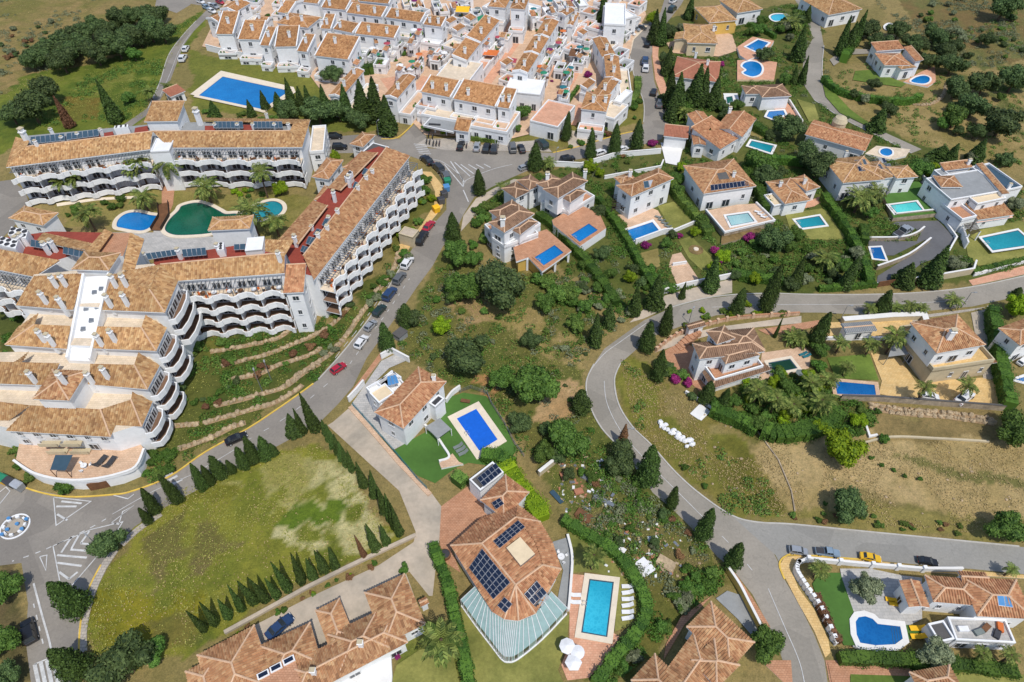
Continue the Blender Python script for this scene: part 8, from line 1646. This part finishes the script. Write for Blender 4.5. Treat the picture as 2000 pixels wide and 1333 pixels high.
sheetpile(1208,1072,2.2,1.0,-.7,3, 'wfab', 'white door pile beside the curved hedge'); sheetpile(1142,1010,3.0,2.0,-.6,3, 'wood', 'timber frame pile at the corner of the curved hedge')
mb = MB(); r_ = random.Random(5)
for k in range(240):
    b = r_.random() < .5; x, y = (r_.uniform(1090,1200), r_.uniform(895,1000)) if b else (r_.uniform(1170,1330), r_.uniform(1020,1130))
    s_ = r_.uniform(.12,.5); mb.box(P(x, y), s_ * r_.uniform(.6,2.4), s_, s_ * r_.uniform(.2,.8), r_.uniform(0,3), r_.randrange(4))
tag(mb.build('rubble', [M['rock'], M['wfab'], M['brick'], M['metal']]), 'scattered rubble and scrap over the junk yard', 'rubble', kind='stuff')
mb = MB()
for poly, n in (([(1120,545),(1190,540),(1245,610),(1190,640)],60),([(1290,770),(1450,840),(1520,980),(1400,960)],40),([(1480,870),(1990,880),(1990,1020),(1560,1000)],40),(WILD, 50),([(1700,180),(1900,280),(2000,400),(1980,140)],50)):
    W = [Vector((x, y, 0)) for x, y in poly]
    for k in range(n):
        x, y = r_.uniform(min(p[0] for p in poly), max(p[0] for p in poly)), r_.uniform(min(p[1] for p in poly), max(p[1] for p in poly))
        if not in_poly(Vector((x, y, 0)), W): continue
        s_ = r_.uniform(.12,.35); v, f = ico_core(P(x, y, .05),(s_ * r_.uniform(.8,1.4), s_, s_ * .6),5,3)
        for q in f: mb.add([v[i] for i in q])
tag(mb.build('loose_stones', M['rock']), 'loose stones over the dry slopes', 'stones', kind='stuff')
def tufts(name, polys, mat, label, seed, size=.13):
    r = np.random.RandomState(seed); P_, N_ = [],[]
    for poly, n in polys:
        W = PL(poly); a, b = np.array([[p.x, p.y] for p in W]).min(0), np.array([[p.x, p.y] for p in W]).max(0)
        q = r.uniform(a, b, (n * 2,2)); m = poly_mask(q[:, 0], q[:, 1], W); cl = fbm(q[:, 0], q[:, 1],5, seed) > .44; q = q[m & cl][:n]
        P_ += [(x, y, .12 + r.uniform(0,.12)) for x, y in q]; N_ += [(0,0,1)] * len(q)
    me = leaves(name, P_, N_, size, M[mat], seed, None, .5); o = bpy.data.objects.new(name, me); COL.objects.link(o); tag(o, label, 'grass', kind='stuff')
tufts('meadow_grass', [(MEADOW, 11000),([(60,250),(180,140),(330,60),(390,30),(330,120),(280,230)],9000),(WILD, 14000),(TERR, 9000)], 'tuft', 'rough green meadow grass', 3)
tufts('dry_grass', [([(1210,700),(1320,760),(1500,890),(1540,1010),(1430,1005),(1240,840)],8000),([(1480,870),(2000,860),(2000,1060),(1560,1010)],7000),([(1620,180),(2000,0),(2000,420),(1800,280)],14000),([(0,0),(180,0),(180,140),(0,240)],6000),(MEADOW, 3000),(WILD, 8000)], 'tuft2', 'dry straw coloured grass', 9)

# ------------------------------------------------------------------ undergrowth and garden trees that fill the plots
BB = [(np.array([[p.x, p.y] for p in w]).min(0), np.array([[p.x, p.y] for p in w]).max(0), w) for w in EXCL + FOOT]
def free(x, y, pad=0.0):
    ok = np.ones(len(x), bool)
    for a, b, w in BB:
        m = (x > a[0] - pad) & (x < b[0] + pad) & (y > a[1] - pad) & (y < b[1] + pad)
        if m.any():
            i = np.where(m)[0]
            for dx, dy in ((0,0),) if not pad else ((0,0),(pad, 0),(-pad, 0),(0, pad),(0,-pad)):
                ok[i] &= ~poly_mask(x[i] + dx, y[i] + dy, w)
    return ok
def spots(poly, n, seed, pad=0.0, clump=None):
    r = np.random.RandomState(seed); W = PL(poly); q = np.array([[p.x, p.y] for p in W]); a, b = q.min(0), q.max(0); z = r.uniform(a, b, (n * 6,2)); x, y = z[:, 0], z[:, 1]
    m = poly_mask(x, y, W)
    if clump: m &= fbm(x, y, 11, seed) > clump
    x, y = x[m], y[m]; m = free(x, y, pad); return np.stack([x[m], y[m]],1)[:n]
def thicket(name, polys, mat, label, seed, lo=.4, hi=1.3, clump=.46, per=46, size=.2):
    r = np.random.RandomState(seed); P_, N_ = [],[]
    for poly, n in polys:
        for x, y in spots(poly, n, seed, .5, clump):
            q = r.uniform(lo, hi); sx, sy = r.uniform(.8,1.3,2); k = int(per * q * q) + 10
            d = r.normal(0,1,(k, 3)); d /= np.linalg.norm(d, axis=1)[:, None]; d[:, 2] = abs(d[:, 2]); rr_ = q * r.uniform(.75,1.1, k)[:, None]
            for v, e in zip(d, d * rr_): P_.append((x + e[0] * sx, y + e[1] * sy, e[2] * .75 + .05)); N_.append((v[0], v[1], v[2] + .4))
    o = bpy.data.objects.new(name, leaves(name, P_, N_, size, M[mat], seed, None, .5)); COL.objects.link(o); tag(o, label, 'undergrowth', kind='stuff')
GARD = [(1290,60),(1600,0),(1625,200),(1800,300),(2010,400),(2010,520),(1700,560),(1430,545),(1300,575),(1230,630),(1060,540),(930,430),(945,375),(1100,330),(1300,290),(1310,200)]
PALMG = [(1430,710),(1490,745),(1600,690),(1720,770),(1700,850),(1480,850),(1390,795)]
JUNK = [(1060,900),(1130,890),(1230,930),(1395,1085),(1340,1160),(1280,1190),(1230,1100),(1110,1000)]
BANK = [(1240,1270),(1300,1180),(1330,1150),(1410,1110),(1400,1150),(1300,1240),(1170,1340)]
thicket('undergrowth', [(WILD, 90),(GARD, 1300),(TERR, 330),(PALMG, 260),(JUNK, 50),(BANK, 140),([(0,590),(50,620),(40,850),(-20,850)],120)], 'hedge', 'dark green undergrowth over the plots and banks', 41)
thicket('undergrowth', [(WILD, 140),(GARD, 950),(TERR, 260),(PALMG, 200),(JUNK, 50),(BANK, 100),([(1205,700),(1280,750),(1330,850),(1500,930),(1530,1005),(1430,1005),(1240,840)],45),([(1620,150),(1990,20),(2010,400),(1800,290)],260),([(60,250),(180,140),(330,60),(390,30),(330,120),(280,230)],260)], 'shrub', 'mid green undergrowth over the plots and banks', 52)
thicket('undergrowth', [(WILD, 120),(GARD, 260),(JUNK, 60),([(1700,0),(2000,-40),(2010,130),(1880,130)],420),([(0,0),(200,0),(180,130),(0,230)],160)], 'olive', 'grey green scrub over the dry plots', 63)
def autotrees(poly, n, lo, hi, what, where, ms, seed, pad=1.6):
    r = random.Random(seed); out = []
    for x, y in spots(poly, n * 3, seed, pad):
        if len(out) >= n: break
        if all((x - a) ** 2 + (y - b) ** 2 > 12 for a, b, _ in out): out.append((x, y, r.uniform(lo, hi)))
    def px(x, y): d = y * CP + CH * SP; return 1000 + FPX * x / d, 666.5 - FPX * (y * SP - CH * CP) / d
    o = sorted((px(x, y) + (q,) for x, y, q in out), key=lambda k: k[0])
    for i, (u, v, q) in enumerate(o): broad(u, v - q * .6, q, '%s %s from the left %s' % (ORD[i % 30], what, where), ms[r.randrange(len(ms))], group='%ss %s' % (what, where))
autotrees([(1290,60),(1600,0),(1625,200),(1690,260),(1480,330),(1320,290)],28,8,15, 'garden tree', 'among the top right villas', ['broad', 'oak', 'oak', 'broad', 'olive'],71)
autotrees([(930,420),(1100,330),(1480,330),(1500,570),(1300,575),(1230,630),(1060,540)],28,9,16, 'garden tree', 'between belvedere and pale pool villas', ['broad', 'oak', 'broad', 'bright'],72)
autotrees([(1480,330),(1690,260),(1800,300),(2010,400),(2010,520),(1700,560),(1500,570)],28,9,17, 'garden tree', 'round the turquoise pool villas', ['broad', 'oak', 'oak', 'olive', 'broad'],73)
autotrees(WILD[:13],7,10,22, 'scrub tree', 'on the wild plot', ['broad', 'oak', 'broad'],74)
autotrees(PALMG, 12,11,20, 'garden tree', 'in the palm garden', ['broad', 'oak', 'broad', 'bright'],75)
autotrees(JUNK, 7,9,18, 'scrub tree', 'in the junk yard', ['broad', 'oak', 'olive'],76)
autotrees([(1620,150),(1990,20),(2010,400),(1800,290)],10,9,16, 'hill tree', 'on the right slope', ['oak', 'broad', 'olive'],77)
